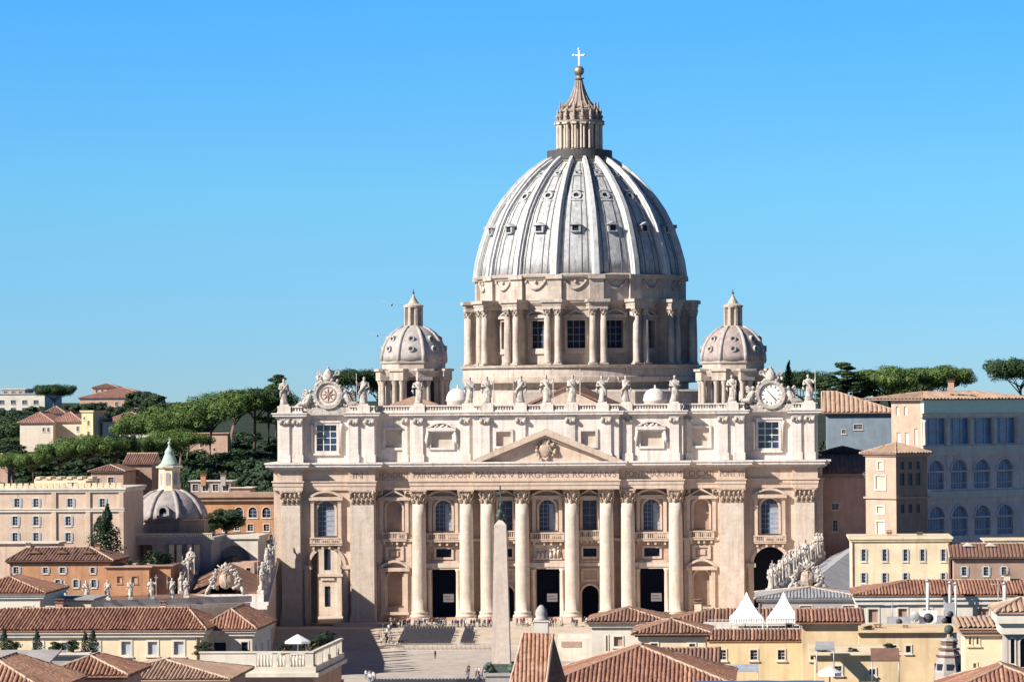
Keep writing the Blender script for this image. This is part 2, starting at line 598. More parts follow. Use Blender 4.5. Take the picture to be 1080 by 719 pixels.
def capital(mb, c, r, h, n=16, leaves=8, mi=0):
    x, y, z = c
    mb.lathe([(r * .98, 0), (r * .9, h * .06), (r * .92, h * .5), (r * 1.12, h * .82), (r * 1.2, h * .88)], c, n, mi)
    for row, (zz, rr, off) in enumerate(((.04, 1.0, 0), (.36, 1.06, .5))):
        for k in range(leaves):
            a = 2 * PI * (k + off) / leaves
            ca, sa = math.cos(a), math.sin(a)
            mb.tube([(x + r * rr * .95 * ca, y + r * rr * .95 * sa, z + h * zz), (x + r * rr * 1.08 * ca, y + r * rr * 1.08 * sa, z + h * (zz + .26)),
                     (x + r * rr * 1.30 * ca, y + r * rr * 1.30 * sa, z + h * (zz + .33)), (x + r * rr * 1.32 * ca, y + r * rr * 1.32 * sa, z + h * (zz + .26))],
                    [r * .2, r * .19, r * .13, r * .06], 5, mi)
    for sx in (-1, 1):
        for sy in (-1, 1):
            mb.ball((x + sx * r * 1.08, y + sy * r * 1.08, z + h * .80), r * .26, n=6, mi=mi)
    mb.box(x - r * 1.34, x + r * 1.34, y - r * 1.34, y + r * 1.34, z + h * .885, z + h, mi)


def flat_capital(mb, x0, x1, y, z, h, mi=0, d=.5):
    n = max(2, int((x1 - x0) / .9))
    w = (x1 - x0) / n
    mb.box(x0 - .05, x1 + .05, y - .12, y + 1.0, z, z + h * .1, mi)
    mb.box(x0, x1, y - .08, y + 1.0, z + h * .1, z + h * .88, mi)
    for row, zz in enumerate((.08, .42)):
        for k in range(n + row):
            cx = x0 + (k + .5 - .5 * row) * w
            mb.tube([(cx, y - .05, z + h * zz), (cx, y - .28, z + h * (zz + .24)), (cx, y - .6, z + h * (zz + .32)), (cx, y - .62, z + h * (zz + .24))], [w * .34, w * .3, w * .2, w * .08], 5, mi)
    for cx in (x0 + .1, x1 - .1):
        mb.ball((cx, y - .45, z + h * .78), .38, n=6, mi=mi)
    mb.box(x0 - .45, x1 + .45, y - .62, y + 1.0, z + h * .88, z + h, mi)


ZC = 27.4        # underside of the entablature
ZE = 33.2        # top of the main cornice
ZA = 42.4        # underside of the attic cornice
ZP = 45.0        # top of the parapet
HOLES = {}


def sym(path):
    """path for x>=0 given from the centre outwards, mirrored"""
    right = path
    left = [(-b, -a, y) for a, b, y in reversed(path)]
    l0 = left[:-1] + [(left[-1][0], right[0][1], right[0][2])]
    return l0 + right[1:]


EPATH = sym([(0, 15.2, -4.6), (15.2, 28.4, -3.2), (28.4, 35.6, -1.2), (35.6, 41.2, -3.7), (41.2, 50.9, -1.4), (50.9, 56.2, -2.9), (56.2, 57.2, -1.6)])
APATH = [(a + (.9 if i == 0 else 0), b - (.9 if i == len(EPATH) - 1 else 0), y + .75) for i, (a, b, y) in enumerate(EPATH)]

# ---- lower storey wall with its openings
ARCHW = []
mb = MB()
bays = []
# (x0, x1, Y, holes)
bays.append((-3.9, 3.9, 0.0, [(-1.72, 1.72, 18.8, 25.1, True), (-2.4, 2.4, .8, 10.8, False)]))
for s in (-1, 1):
    def sp(a, b):
        return (min(s * a, s * b), max(s * a, s * b))
    x = sp(3.9, 13.9)
    bays.append((*x, 0.0, [(s * 8.8 - 1.5, s * 8.8 + 1.5, 18.8, 25.0, False), (s * 8.8 - 1.4, s * 8.8 + 1.4, 13.3, 15.0, False), (s * 8.8 - 1.75, s * 8.8 + 1.75, .6, 7.3, True)]))
    x = sp(13.9, 28.4)
    bays.append((*x, 0.0, [(s * 21.7 - 1.72, s * 21.7 + 1.72, 18.8, 25.1, True), (s * 21.7 - 1.6, s * 21.7 + 1.6, 13.3, 15.1, False), (s * 21.7 - 2.5, s * 21.7 + 2.5, .8, 10.8, False)]))
    x = sp(28.4, 35.8)
    bays.append((*x, 0.0, [(s * 32.0 - 1.6, s * 32.0 + 1.6, 18.8, 25.0, True), (s * 32.0 - 1.6, s * 32.0 + 1.6, 3.2, 10.4, True)]))
    x = sp(41.0, 57.2)
    bays.append((*x, -0.9, [(s * 46.2 - 1.8, s * 46.2 + 1.8, 17.9, 25.1, True), (s * 46.2 - 3.4, s * 46.2 + 3.4, -.5, 15.2, True)]))
glass, darkp, nichep = [], [], []
for x0, x1, y, hs in bays:
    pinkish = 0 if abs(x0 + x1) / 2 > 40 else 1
    for h in hs:
        pass
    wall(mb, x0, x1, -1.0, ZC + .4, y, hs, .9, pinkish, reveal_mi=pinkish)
# ends, back, pilaster blocks
for s in (-1, 1):
    mb.box(min(s * 57.2, s * 56.7), max(s * 57.2, s * 56.7), -.86, 24, -3, ZC + .4, 0)
    a, b = sorted((s * 35.75, s * 41.05))
    mb.box(a, b, -2.6, .4, -1.2, ZC + .1, 0)
    a, b = sorted((s * 51.3, s * 55.6))
    mb.box(a, b, -2.0, -.86, -1.2, ZC + .1, 0)
# backs of the portico
for x0, x1 in ((-41.5, 41.5), (41.5, 57), (-43.6, -41.5), (-57, -49.9)):
    mb.box(x0, x1, 14, 14.5, -1, ZC, 0)
mb.box(-57, 57, 14.52, 24, 17, ZC, 0)
mb.box(-57, 57, -.8, 14, 16.6, 17.2, 0)
for x in (-57.0, -41.2, 41.0, 56.4):
    mb.box(x, x + .5, -.7, 14, -1, 16.6, 0)
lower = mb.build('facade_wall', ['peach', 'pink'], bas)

# dark sheets standing in for the shade inside the portico
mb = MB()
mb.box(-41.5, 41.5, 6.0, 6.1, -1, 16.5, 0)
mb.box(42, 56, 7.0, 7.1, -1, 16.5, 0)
mb.build('portico_shade_sheet', 'dark', bas)
# lit passage wall seen through the open arch
mb = MB()
mb.box(-62, -40.5, -.7, 39.2, -1.6, -1.02)
wall(mb, -62, -40, -2, 20, 40.0, [(-51.5, -50.0, 9.0, 14.0, True), (-51.4, -50.1, 1.0, 5.5, False)], .5, 0)
mb.box(-52.2, -49.2, 39.6, 40, 6.8, 7.3, 0)
mb.box(-48.6, -47.6, 39.5, 40, -2, 20, 0)
mb.box(-54.4, -53.4, 39.5, 40, -2, 20, 0)
mb.box(-62, -40, 39.3, 40, 7.6, 8.2, 0)
mb.box(-51.4, -50.1, 40.5, 40.6, -2, 15, 1)
mb.build('passage_wall', ['cream', 'glass'], bas)


def surround(mb, h, y, w, proj, mi=0, sill=True):
    """flat moulded frame standing proud of the wall around opening h"""
    a, b = outline(h, grow=w, grow_bottom=0.0), outline(h)
    a[0], a[1] = (a[0][0], h[2]), (a[1][0], h[2])
    mb.ring(a, b, y - proj, y - .003, mi)


def seg_pediment(mb, cx, w, z, rise, y, proj, th=.45, mi=0, tri=False):
    n = 12
    if tri:
        out = [(cx - w, z), (cx + w, z), (cx, z + rise)]
        inn = [(cx - w + 1.1, z + th * .8), (cx + w - 1.1, z + th * .8), (cx, z + rise - th)]
    else:
        out, inn = [], []
        for k in range(n + 1):
            t = -1 + 2 * k / n
            out.append((cx + w * t, z + th + (rise - th) * (1 - t * t)))
            inn.append((cx + (w - .5) * t, z + .0 + th * .55 + (rise - th * 1.6) * (1 - t * t)))
        out = [(cx - w, z)] + out + [(cx + w, z)]
        inn = [(cx - w + .5, z + .4)] + inn + [(cx + w - .5, z + .4)]
    mb.ring(out, inn, y - proj, y - .003, mi)
    mb.box(cx - w, cx + w, y - proj - .05, y - .004, z - .35, z - .002, mi)


def balcony(cx, w, z, y, parent, d=1.4, h=1.9):
    m = LB() if False else MB()
    m.box(cx - w, cx + w, y - d, y - .003, z, z + .42, 0)
    m.box(cx - w - .12, cx + w + .12, y - d - .12, y - .004, z + .42, z + .6, 0)
    n = int(w * 2 / .42)
    for k in range(n + 1):
        x = cx - w + .15 + (2 * w - .3) * k / n
        wd = .22 if k in (0, n, n // 3, 2 * n // 3) else .085
        m.box(x - wd, x + wd, y - d + .05, y - d + .05 + (2 * wd if wd < .2 else .36), z + .6, z + h - .25, 0)
    m.box(cx - w - .1, cx + w + .1, y - d - .06, y - d + .5, z + h - .25, z + h, 0)
    for sx in (-1, 1):
        a, b = sorted((cx + sx * w, cx + sx * (w - .3)))
        m.box(a, b, y - d + .5, y - .005, z + h - .24, z + h - .01, 0)
        for q in (.22, .8):
            x = cx + sx * w * q
            m.box(x - .22, x + .22, y - d * .75, y - .006, z - .75, z - .004, 0)
    return m.build('balcony', 'entab', parent)


def bal_window(cx, h, y, pil=True, ped='seg', blind=0.4, name='window', back='glass', nx=4, nz=7, sash='blind'):
    w = (h[1] - h[0]) / 2
    m = MB()
    surround(m, h, y, .45, .3)
    if pil:
        for sx in (-1, 1):
            x = cx + sx * (w + 1.05)
            m.box(x - .36, x + .36, y - .75, y - .003, h[2] - .6, h[3] - .2, 0)
            m.box(x - .5, x + .5, y - .9, y - .002, h[3] - .2, h[3] + .15, 0)
    if ped:
        seg_pediment(m, cx, w + 1.75, h[3] + .55, 1.75 if ped == 'seg' else 1.9, y, 1.15, tri=(ped == 'tri'))
    win = m.build(name, 'entab', bas)
    p = MB()
    pane(p, h, y + .62)
    p.build('pane', back, win)
    if back == 'glass':
        p = MB()
        muntins(p, h, y + .61, nx, nz, .07)
        p.build('sash', sash, win)
        if blind:
            p = MB()
            pane(p, (h[0] + (h[1] - h[0]) * (1 - blind), h[1], h[2], h[3] - (h[1] - h[0]) * .5 * blind * 1.1, False), y + .56, th=.04)
            p.build('curtain', 'blind', win)
    return win


# centre bay, wide bays, end bays
for cx in (0, -21.7, 21.7):
    h = (cx - 1.72, cx + 1.72, 18.8, 25.1, True)
    bal_window(cx, h, 0.0)
    balcony(cx, 3.45, 16.5, 0.0, bas)
for cx in (-8.8, 8.8):
    h = (cx - 1.5, cx + 1.5, 18.8, 25.0, False)
    bal_window(cx, h, 0.0, pil=True, ped='tri', nx=2, nz=4, blind=0, sash='bbrown')
    balcony(cx, 2.3, 16.9, 0.0, bas, d=1.0)
for cx in (-32.0, 32.0):
    h = (cx - 1.6, cx + 1.6, 18.8, 25.0, True)
    bal_window(cx, h, 0.0, pil=True, ped='tri', back='niche', name='upper_niche')
    balcony(cx, 2.6, 16.7, 0.0, bas, d=1.0)
    # square panel and the pedimented lower niche
    m = MB()
    m.ring([(cx - 1.9, 12.7), (cx + 1.9, 12.7), (cx + 1.9, 15.6), (cx - 1.9, 15.6)], [(cx - 1.3, 13.2), (cx + 1.3, 13.2), (cx + 1.3, 15.1), (cx - 1.3, 15.1)], -.3, -.003)
    m.box(cx - .8, cx + .8, -.22, -.004, 13.6, 14.7)
    m.build('stone_panel', 'entab', bas)
    h = (cx - 1.6, cx + 1.6, 3.2, 10.4, True)
    m = MB()
    surround(m, h, 0, .4, .3)
    for sx in (-1, 1):
        x = cx + sx * 2.35
        m.box(x - .42, x + .42, -.9, -.003, 2.0, 10.4)
    m.box(cx - 3.0, cx + 3.0, -1.1, -.002, 1.4, 2.0)
    seg_pediment(m, cx, 3.2, 10.8, 2.0, 0, 1.3)
    w = m.build('lower_niche', 'entab', bas)
    p = MB()
    pane(p, h, .62)
    p.build('niche_back', 'niche', w)
for cx in (-46.2, 46.2):
    h = (cx - 1.8, cx + 1.8, 17.9, 25.1, True)
    bal_window(cx, h, -.9, blind=.5)
    balcony(cx, 3.3, 15.9, -.9, bas, d=1.1, h=1.7)
    m = MB()
    h = (cx - 3.4, cx + 3.4, -.5, 15.2, True)
    a, b = outline(h, grow=.7, grow_bottom=0), outline(h)
    m.ring(a, b, -1.3, -.903)
    for sx in (-1, 1):
        x = cx + sx * 4.0
        m.box(x - 1.0, x + 1.0, -1.7, -.902, 11.0, 11.8)
        m.box(x - .55, x + .55, -1.45, -1.302, -.5, 11.0)
    m.build('arch_surround', 'entab', bas)
# small mezzanine windows, relief panel, doors
for cx, w in ((-8.8, 1.4), (8.8, 1.4), (-21.7, 1.6), (21.7, 1.6)):
    h = (cx - w, cx + w, 13.3, 15.05, False)
    m = MB()
    m.ring([(h[0] - .45, h[2] - .45), (h[1] + .45, h[2] - .45), (h[1] + .45, h[3] + .45), (h[0] - .45, h[3] + .45)], outline(h), -.25, -.003)
    w_ = m.build('mezzanine_window', 'entab', bas)
    p = MB()
    pane(p, h, .6)
    p.build('pane', 'dark', w_)
m = MB()
m.box(-3.0, 3.0, -.35, -.003, 12.7, 13.1)
m.box(-2.8, 2.8, -.12, -.004, 13.1, 15.9)
rr = random.Random(3)
for x in (-2.0, -1.1, -.2, .6, 1.5, 2.2):
    hh = rr.uniform(1.6, 2.1)
    m.tube([(x, -.25, 13.1), (x + rr.uniform(-.1, .1), -.3, 13.1 + hh * .55), (x, -.3, 13.1 + hh * .8)], [.34, .3, .2], 7)
    m.ball((x, -.35, 13.1 + hh), .2, n=7)
m.build('relief_panel', 'cream', bas)
for cx, top, half in ((0, 10.8, 2.4), (-21.7, 10.8, 2.5), (21.7, 10.8, 2.5)):
    m = MB()
    m.box(cx - 3.9, cx + 3.9, -1.0, -.003, 11.2, 12.1)
    m.box(cx - 3.6, cx + 3.6, -.8, -.004, 10.8, 11.2)
    for sx in (-1, 1):
        x = cx + sx * 3.05
        m.lathe([(.62, 0), (.62, .4), (.5, .5), (.5, 5), (.43, 9.2), (.6, 9.7), (.68, 10.0)], (x, -.75, .8), 12)
    m.build('door_surround', 'cream', bas)
for cx in (-8.8, 8.8):
    h = (cx - 1.75, cx + 1.75, .6, 7.3, True)
    m = MB()
    surround(m, h, 0, .45, .3)
    m.box(cx - 2.6, cx + 2.6, -.5, -.003, 11.4, 12.0)
    m.ring([(cx - 1.9, 8.2), (cx + 1.9, 8.2), (cx + 1.9, 10.9), (cx - 1.9, 10.9)], [(cx - 1.4, 8.6), (cx + 1.4, 8.6), (cx + 1.4, 10.5), (cx - 1.4, 10.5)], -.25, -.004)
    m.build('door_surround', 'entab', bas)
for a, b in ((-3.6, 3.6), (6.8, 10.8), (-10.8, -6.8), (18.5, 25), (-25, -18.5)):
    m = MB()      # string course between the storeys
    m.box(a, b, -.3, -.005, 12.12, 12.5)
    m.build('string_course', 'entab', bas)

# ---- giant columns
col_proto = None
for cx in (-26.7, -16.8, -12.4, -5.15, 5.15, 12.4, 16.8, 26.7):
    loc = (cx, -1.75 if abs(cx) > 13 else -2.2, 0)
    if col_proto is None:
        m = LB()
        r = 1.5
        m.lathe([(r, 2.2)] + [(r * (1 - .14 * max(0, t - .25) ** 1.4), 2.2 + 22.3 * t) for t in [i / 8 for i in range(9)]], (0, 0, 0), 32)
        col_proto = m.build('column', 'cream', bas)
        m = LB()
        capital(m, (0, 0, 24.4), 1.3, 3.0)
        m.build('capital', 'capital', col_proto)
        m = LB()
        m.box(-2.0, 2.0, -2.0, 2.0, -.6, .9)
        m.lathe([(1.98, .9), (2.05, 1.1), (1.98, 1.4), (1.7, 1.5), (1.68, 1.7), (1.8, 1.85), (1.8, 2.05), (1.55, 2.2)], (0, 0, 0), 32)
        m.build('base', 'cream', col_proto)
        col_proto.location = loc
    else:
        dup(col_proto, loc)
# ---- pilasters
for s in (-1, 1):
    for (a, b, y) in ((36.0, 40.8, -2.6), (51.5, 55.4, -2.0)):
        x0, x1 = sorted((s * a, s * b))
        m = MB()
        m.box(x0, x1, y - .5, y - .003, 1.6, 24.5)
        p = m.build('pilaster', 'cream', bas)
        m = MB()
        flat_capital(m, x0, x1, y - .5, 24.5, 2.9)
        m.build('capital', 'capital', p)
        m = MB()
        m.box(x0 - .35, x1 + .35, y - .95, y - .002, -1.0, 1.0)
        m.box(x0 - .2, x1 + .2, y - .75, y - .004, 1.0, 1.6)
        m.build('base', 'cream', p)
    # narrow half pilasters beside the columns
    for (a, b) in ((28.4, 29.6), (34.5, 35.7)):
        x0, x1 = sorted((s * a, s * b))
        m = MB()
        m.box(x0, x1, -.45, -.003, -.5, 24.6)
        p = m.build('pilaster', 'peach', bas)
        m = MB()
        flat_capital(m, x0, x1, -.45, 24.6, 2.8)
        m.build('capital', 'capital', p)

# ---- entablature with its inscription
m = MB()
m.prism(steppath(EPATH, 0.0, 13.9), ZC, 28.3)
m.prism(steppath(EPATH, 0.14, 13.9), 28.3, 29.1)
m.prism(steppath(EPATH, 0.35, 13.9), 29.1, 29.4)
m.prism(steppath(EPATH, -.05, 13.9), 29.4, 31.5)
m.prism(steppath(EPATH, 0.35, 13.9), 31.5, 31.85)
ent = m.build('entablature', 'entab', bas)
m = MB()
m.prism(steppath(EPATH, 0.9, 13.9), 31.85, 32.3)
m.prism(steppath(EPATH, 1.45, 13.9), 32.3, 32.85)
m.prism(steppath(EPATH, 1.7, 23.9), 32.85, ZE)
for a, b, y in EPATH:       # dentils
    n = int((b - a) / .9)
    for k in range(n):
        x = a + (b - a) * (k + .5) / n
        m.box(x - .25, x + .25, y - .85, y - .3, 31.86, 32.2)
m.build('cornice', 'attic', ent)


def text_mesh(txt, x0, x1, z, h, y, name, matn, parent):
    cu = bpy.data.curves.new(name, 'FONT')
    cu.body = txt
    cu.extrude = 0.02
    cu.size = 1.0
    o = bpy.data.objects.new(name, cu)
    COL.objects.link(o)
    dg = bpy.context.evaluated_depsgraph_get()
    me = bpy.data.meshes.new_from_object(o.evaluated_get(dg))
    bpy.data.objects.remove(o)
    xs = [v.co.x for v in me.vertices]
    zs = [v.co.y for v in me.vertices]
    sx, sz = (x1 - x0) / (max(xs) - min(xs)), h / (max(zs) - min(zs))
    mx, mz = min(xs), min(zs)
    for v in me.vertices:
        v.co = (x0 + (v.co.x - mx) * sx, y - v.co.z, z + (v.co.y - mz) * sz)
    me.materials.clear()
    me.materials.append(M[matn])
    ob = bpy.data.objects.new(name, me)
    ob.parent = parent
    COL.objects.link(ob)
    return ob


for txt, x0, x1, yy in (('IN', -40.2, -38.2, -3.7), ('HONOREM', -35.0, -29.0, -1.2), ('PRINCIPIS APOST', -27.6, -15.6, -3.2), ('PAVLVS V BVRGHESIVS ROMANVS', -14.6, 14.6, -4.6),
                        ('PONT MAX AN M', 16.4, 28.0, -3.2), ('DCXII', 29.6, 34.6, -1.2), ('PONT VII', 36.0, 40.9, -3.7)):
    text_mesh(txt, x0, x1, 29.85, 1.25, yy + .04, 'inscription', 'letters', ent)

# ---- attic storey
m = MB()
aw = []
for i, (a, b, y) in enumerate(APATH):
    hs = []
    c = (a + b) / 2
    if abs(abs(c) - 32) < .6:
        hs = [(c - 1.75, c + 1.75, 36.2, 39.9, False)]
    elif abs(abs(c) - 46) < .8:
        hs = [(c - 2.1, c + 2.1, 35.6, 41.0, False)]
    elif abs(abs(c) - 21.8) < .6:
        hs = [(c - 2.2, c + 2.2, 36.2, 39.2, False)]
    elif abs(c) < 1:
        hs = [(-10.3, -7.3, 36.4, 39.4, False), (7.3, 10.3, 36.4, 39.4, False)]
    wall(m, a, b, ZE, ZA + .1, y, hs, .8, 0)
    aw += [(h, y) for h in hs]
    if i:
        pb, py = APATH[i - 1][1], APATH[i - 1][2]
        m.add([(a, py, ZE), (a, y, ZE), (a, y, ZA), (a, py, ZA)], [(0, 1, 2, 3)], 0)
m.box(APATH[0][0], APATH[0][0] + .4, APATH[0][2] + .01, 23.5, ZE, ZA, 0)
m.box(APATH[-1][1] - .4, APATH[-1][1], APATH[-1][2] + .01, 23.5, ZE, ZA, 0)
m.box(APATH[0][0], APATH[-1][1], 23.51, 24, ZE, ZA, 0)
att = m.build('attic_wall', 'attic', bas)
for h, y in aw:
    cx, w = (h[0] + h[1]) / 2, (h[1] - h[0]) / 2
    m = MB()
    m.ring(outline(h, grow=.5), outline(h), y - .35, y - .003)
    if abs(w - 2.2) < .01:        # ornate surround with broken segmental top
        seg_pediment(m, cx, 3.0, h[3] + .75, 1.7, y, .9)
        for sx in (-1, 1):
            m.tube([(cx + sx * 2.9, y - .4, h[2]), (cx + sx * 3.1, y - .5, h[2] + 1.5), (cx + sx * 2.8, y - .5, h[3] + .4)], [.2, .42, .3], 6)
        for k in range(7):
            m.ball((cx - 1.2 + k * .4, y - .5, h[3] + 1.3 + .35 * math.sin(k * 2.1)), .36, n=6)
    elif abs(w - 2.1) < .01:
        m.box(cx - 3.0, cx + 3.0, y - .55, y - .004, h[3] + .5, h[3] + .9)
        m.box(cx - 2.9, cx + 2.9, y - .5, y - .004, h[2] - .9, h[2] - .5)
        for sx in (-1, 1):
            m.tube([(cx + sx * 3.0, y - .3, h[2] - .4), (cx + sx * 3.0, y - .4, h[3] - .6), (cx + sx * 3.2, y - .5, h[3] + .3)], [.3, .3, .42], 6)
    win = m.build('attic_window', 'attic', bas)
    p = MB()
    pane(p, h, y + .6)
    p.build('pane', 'glass' if abs(w - 2.1) < .01 else 'recess', win)
    if abs(w - 2.1) < .01:
        p = MB()
        muntins(p, h, y + .55, 3, 4, .14)
        p.build('sash', 'white', win)
# attic pilasters
for ax in (5.15, 12.6, 16.9, 26.6, 29.6, 36.7, 40.1, 51.9, 54.6):
    for s in (-1, 1):
        x = s * ax
        y = next(yy for a, b, yy in APATH if a <= x <= b)
        w = .95 if ax not in (29.6,) else .5
        m = MB()
        m.box(x - w, x + w, y - .42, y - .003, ZE + 1.6, ZA - 1.3)
        m.box(x - w - .2, x + w + .2, y - .6, y - .004, ZE + .03, ZE + 1.6)
        p = m.build('attic_pilaster', 'attic', bas)
        q = MB()
        q.box(x - w - .1, x + w + .1, y - .55, y - .005, ZA - 1.3, ZA - .02)
        for sx in (-1, 1):
            q.ball((x + sx * w * .8, y - .7, ZA - .75), .5, n=8)
        q.ball((x, y - .65, ZA - 1.0), .34, n=6)
        q.build('capital', 'statue', p)
m = MB()
m.prism(steppath(APATH, .3, 23.8), ZA, ZA + .45)
m.prism(steppath(APATH, .9, 23.8), ZA + .45, ZA + .95)
m.prism(steppath(APATH, 1.1, 23.8), ZA + .95, ZA + 1.2)
m.build('attic_cornice', 'attic', bas)
# parapet: solid pedestals with balustrades between
STX = [299.5, 383.5, 441, 494, 514, 549, 577, 603, 635.5, 660, 710.6, 772, 853]
STX = [PX(p, -2.5, 415) for p in STX]
m = MB()
segs = []
for a, b, y in APATH:
    m.box(a, b, y - .2, y + .5, ZA + 1.2, ZA + 1.55)
    m.box(a, b, y - .25, y + .55, ZP - .3, ZP - .02)
    n = int((b - a) / .55)
    for k in range(n):
        x = a + (b - a) * (k + .5) / n
        if any(abs(x - sx) < 1.4 for sx in STX):
            continue
        m.box(x - .13, x + .13, y - .02, y + .3, ZA + 1.55, ZP - .3)
    m.box(a, b, y + .6, y + .62, ZA + 1.2, ZP - .05)
for x in STX:
    y = next((yy for a, b, yy in APATH if a <= x <= b), -1.5)
    m.box(x - 1.35, x + 1.35, y - .45, y + 1.4, ZA + 1.2, ZP + .05)
m.build('parapet', 'attic', bas)

# ---- pediment with coat of arms
m = MB()
PW, PH = 15.6, 6.4
y0 = -4.6
m.prism([(-PW + 1.3, ZE), (PW - 1.3, ZE), (0, ZE + PH - .4)], y0 + .1, y0 + .8, 'y', 0)
ped = m.build('pediment', 'entab', bas)
m = MB()
t = .95
out = [(-PW - .6, ZE + .02), (0, ZE + PH + .4), (PW + .6, ZE + .02)]
inn = [(-PW + 2.2, ZE + .02), (0, ZE + PH - t), (PW - 2.2, ZE + .02)]
m.prism([out[0], inn[0], inn[1], out[1]], y0 - 1.5, y0 + 3.4, 'y')
m.prism([out[1], inn[1], inn[2], out[2]], y0 - 1.5, y0 + 3.4, 'y')
m.prism([(-PW + 1.4, ZE + .02), (-PW + 3.0, ZE + .02), (0, ZE + PH - 1.6), (0, ZE + PH - t - .01)], y0 - .6, y0 + .09, 'y')
m.prism([(PW - 1.4, ZE + .02), (0, ZE + PH - t - .01), (0, ZE + PH - 1.6), (PW - 3.0, ZE + .02)], y0 - .6, y0 + .09, 'y')
m.build('raking_cornice', 'peach', ped)
m = MB()
rr = random.Random(11)
m.lathe([(.05, 0), (.9, .5), (1.35, 1.6), (1.25, 2.6), (.5, 3.1)], (0, y0 - .2, ZE + .7), 14, sy=.45)
for k in range(26):
    a = rr.uniform(0, 2 * PI)
    q = rr.uniform(.9, 1.25)
    m.ball((1.65 * q * math.cos(a), y0 - .25 + rr.uniform(-.3, .2), ZE + 2.3 + 1.75 * q * math.sin(a)), rr.uniform(.25, .5), n=6)
m.lathe([(.55, 0), (.75, .5), (.6, 1.0), (.15, 1.4)], (0, y0 - .3, ZE + 3.6), 10, sy=.6)
for s in (-1, 1):
    m.tube([(s * 1.9, y0 - .3, ZE + 1.2), (s * .2, y0 - .5, ZE + 3.9)], .2, 6)
m.build('coat_of_arms', 'capital', ped)

# ---- body of the church behind the front
m = MB()
m.box(-31, 31, 24.01, 118, -3, 43.5)
m.box(-30.9, 50, 24.02, 100, -3, 40.0)
m.build('nave', 'drum', bas)
m = MB()
xg = [PX(548, 26, 420), PX(648, 26, 420)]
m.prism([(xg[0], 43.5), (xg[1], 43.5), (0.0 + (xg[0] + xg[1]) / 2, 48.4)], 24.03, 118, 'y')
m.build('nave_gable', 'peach', bas)
m = MB()
c = (xg[0] + xg[1]) / 2
for s in (-1, 1):
    e = c + s * (xg[1] - xg[0]) / 2 * 1.05
    m.prism([(c, 48.45), (e, 43.7), (e, 44.2), (c, 48.95)], 23.6, 118, 'y')
m.build('nave_roof', 'tile_b', bas)

# ================================================================== main dome
DY = 141.0
DX = PX(612.5, DY, 320)
SD = S(DY)


def dz(py):
    return PZ(py, DY, 612)


prof_px = [(171, 31), (174.5, 37.5), (182, 48.5), (191.5, 59.5), (201, 68.5), (212, 78), (225, 87), (240, 94.5), (258, 101), (276, 106), (293, 108.5)]
prof = [(r / SD, dz(p)) for p, r in reversed(prof_px)]
m = MB()
m.lathe(prof, (DX, DY, 0), 96)
dome = m.build('dome', 'lead', bas)
for k in range(16):
    a = 2 * PI * (k + .5) / 16 - PI / 2
    m = MB()
    ca, sa = math.cos(a), math.sin(a)
    u = Vector((-sa, ca, 0))
    vs_, fs = [], []
    for i, (r, z) in enumerate(prof):
        wd = .34 + .70 * (r / prof[0][0])
        for (dw, dr) in ((-wd, -.3), (-wd, .7), (-wd * .68, .85), (-wd * .6, 1.35), (wd * .6, 1.35), (wd * .68, .85), (wd, .7), (wd, -.3)):
            # thickness along the surface normal (mostly radial)
            nz = .0 if i == 0 else min(.95, (1 - (r / prof[0][0])) * 1.1)
            rr_ = r + dr * math.sqrt(max(0.05, 1 - nz * nz))
            q = Vector((DX + rr_ * ca, DY + rr_ * sa, z + dr * nz)) + u * dw
            vs_.append(q)
    n = len(prof)
    for i in range(n - 1):
        for j in range(7):
            fs.append((i * 8 + j, i * 8 + j + 1, (i + 1) * 8 + j + 1, (i + 1) * 8 + j))
    m.add(vs_, fs)
    m.build('rib', 'rib', dome)


def prof_r(z):
    for i in range(len(prof) - 1):
        if prof[i][1] <= z <= prof[i + 1][1]:
            t = (z - prof[i][1]) / (prof[i + 1][1] - prof[i][1])
            return prof[i][0] + t * (prof[i + 1][0] - prof[i][0])
    return prof[-1][0]


# dormers in three rows, between the ribs, and small seams beside them
for k in range(16):
    a = 2 * PI * k / 16 - PI / 2
    if math.sin(a) > .3:
        continue
    for row, (py, sc) in enumerate(((248, 1.15), (211, 1.05), (187, .75))):
        z = dz(py)
        r = prof_r(z)
        T = Matrix.Translation((DX, DY, 0)) @ Matrix.Rotation(a + PI / 2, 4, 'Z')
        m = MB(T)
        y = -r
        w = 1.05 * sc
        if row == 0:
            m.box(-w, w, y - .9, y + 1.5, z - .2, z + .1)
            for s in (-1, 1):
                m.box(min(s * w, s * w * .62), max(s * w, s * w * .62), y - .75, y + 1.6, z + .1, z + 1.5)
            m.prism([(-w * 1.35, z + 1.5), (w * 1.35, z + 1.5), (0, z + 2.3)], y - 1.1, y + 2.6, 'y')
        else:
            tilt = Matrix.Translation((0, y + .3, z)) @ Matrix.Rotation(R(-35 - 18 * (row - 1)), 4, 'X')
            m.M = T @ tilt
            m.ring([(w * 1.1 * math.cos(q * PI / 6), w * 1.1 * math.sin(q * PI / 6)) for q in range(12)], [(w * .62 * math.cos(q * PI / 6), w * .62 * math.sin(q * PI / 6)) for q in range(12)], -.6, .8)
            m.box(-w * 1.2, w * 1.2, -.5, .6, -w * 1.5, -w * 1.1)
            m.box(-w * 1.0, w * 1.0, -.7, .6, w * 1.12, w * 1.4)
            m.M = T
        d_ = m.build('dormer', 'lead', dome)
        q = MB(T)
        if row == 0:
            q.box(-w * .6, w * .6, y - .5, y + 1.4, z + .12, z + 1.48)
        else:
            q.M = T @ tilt
            q.prism([(w * .6 * math.cos(j * PI / 6), w * .6 * math.sin(j * PI / 6)) for j in range(12)], -.25, .5, 'y')
        q.build('opening', 'dark', d_)
m = MB()
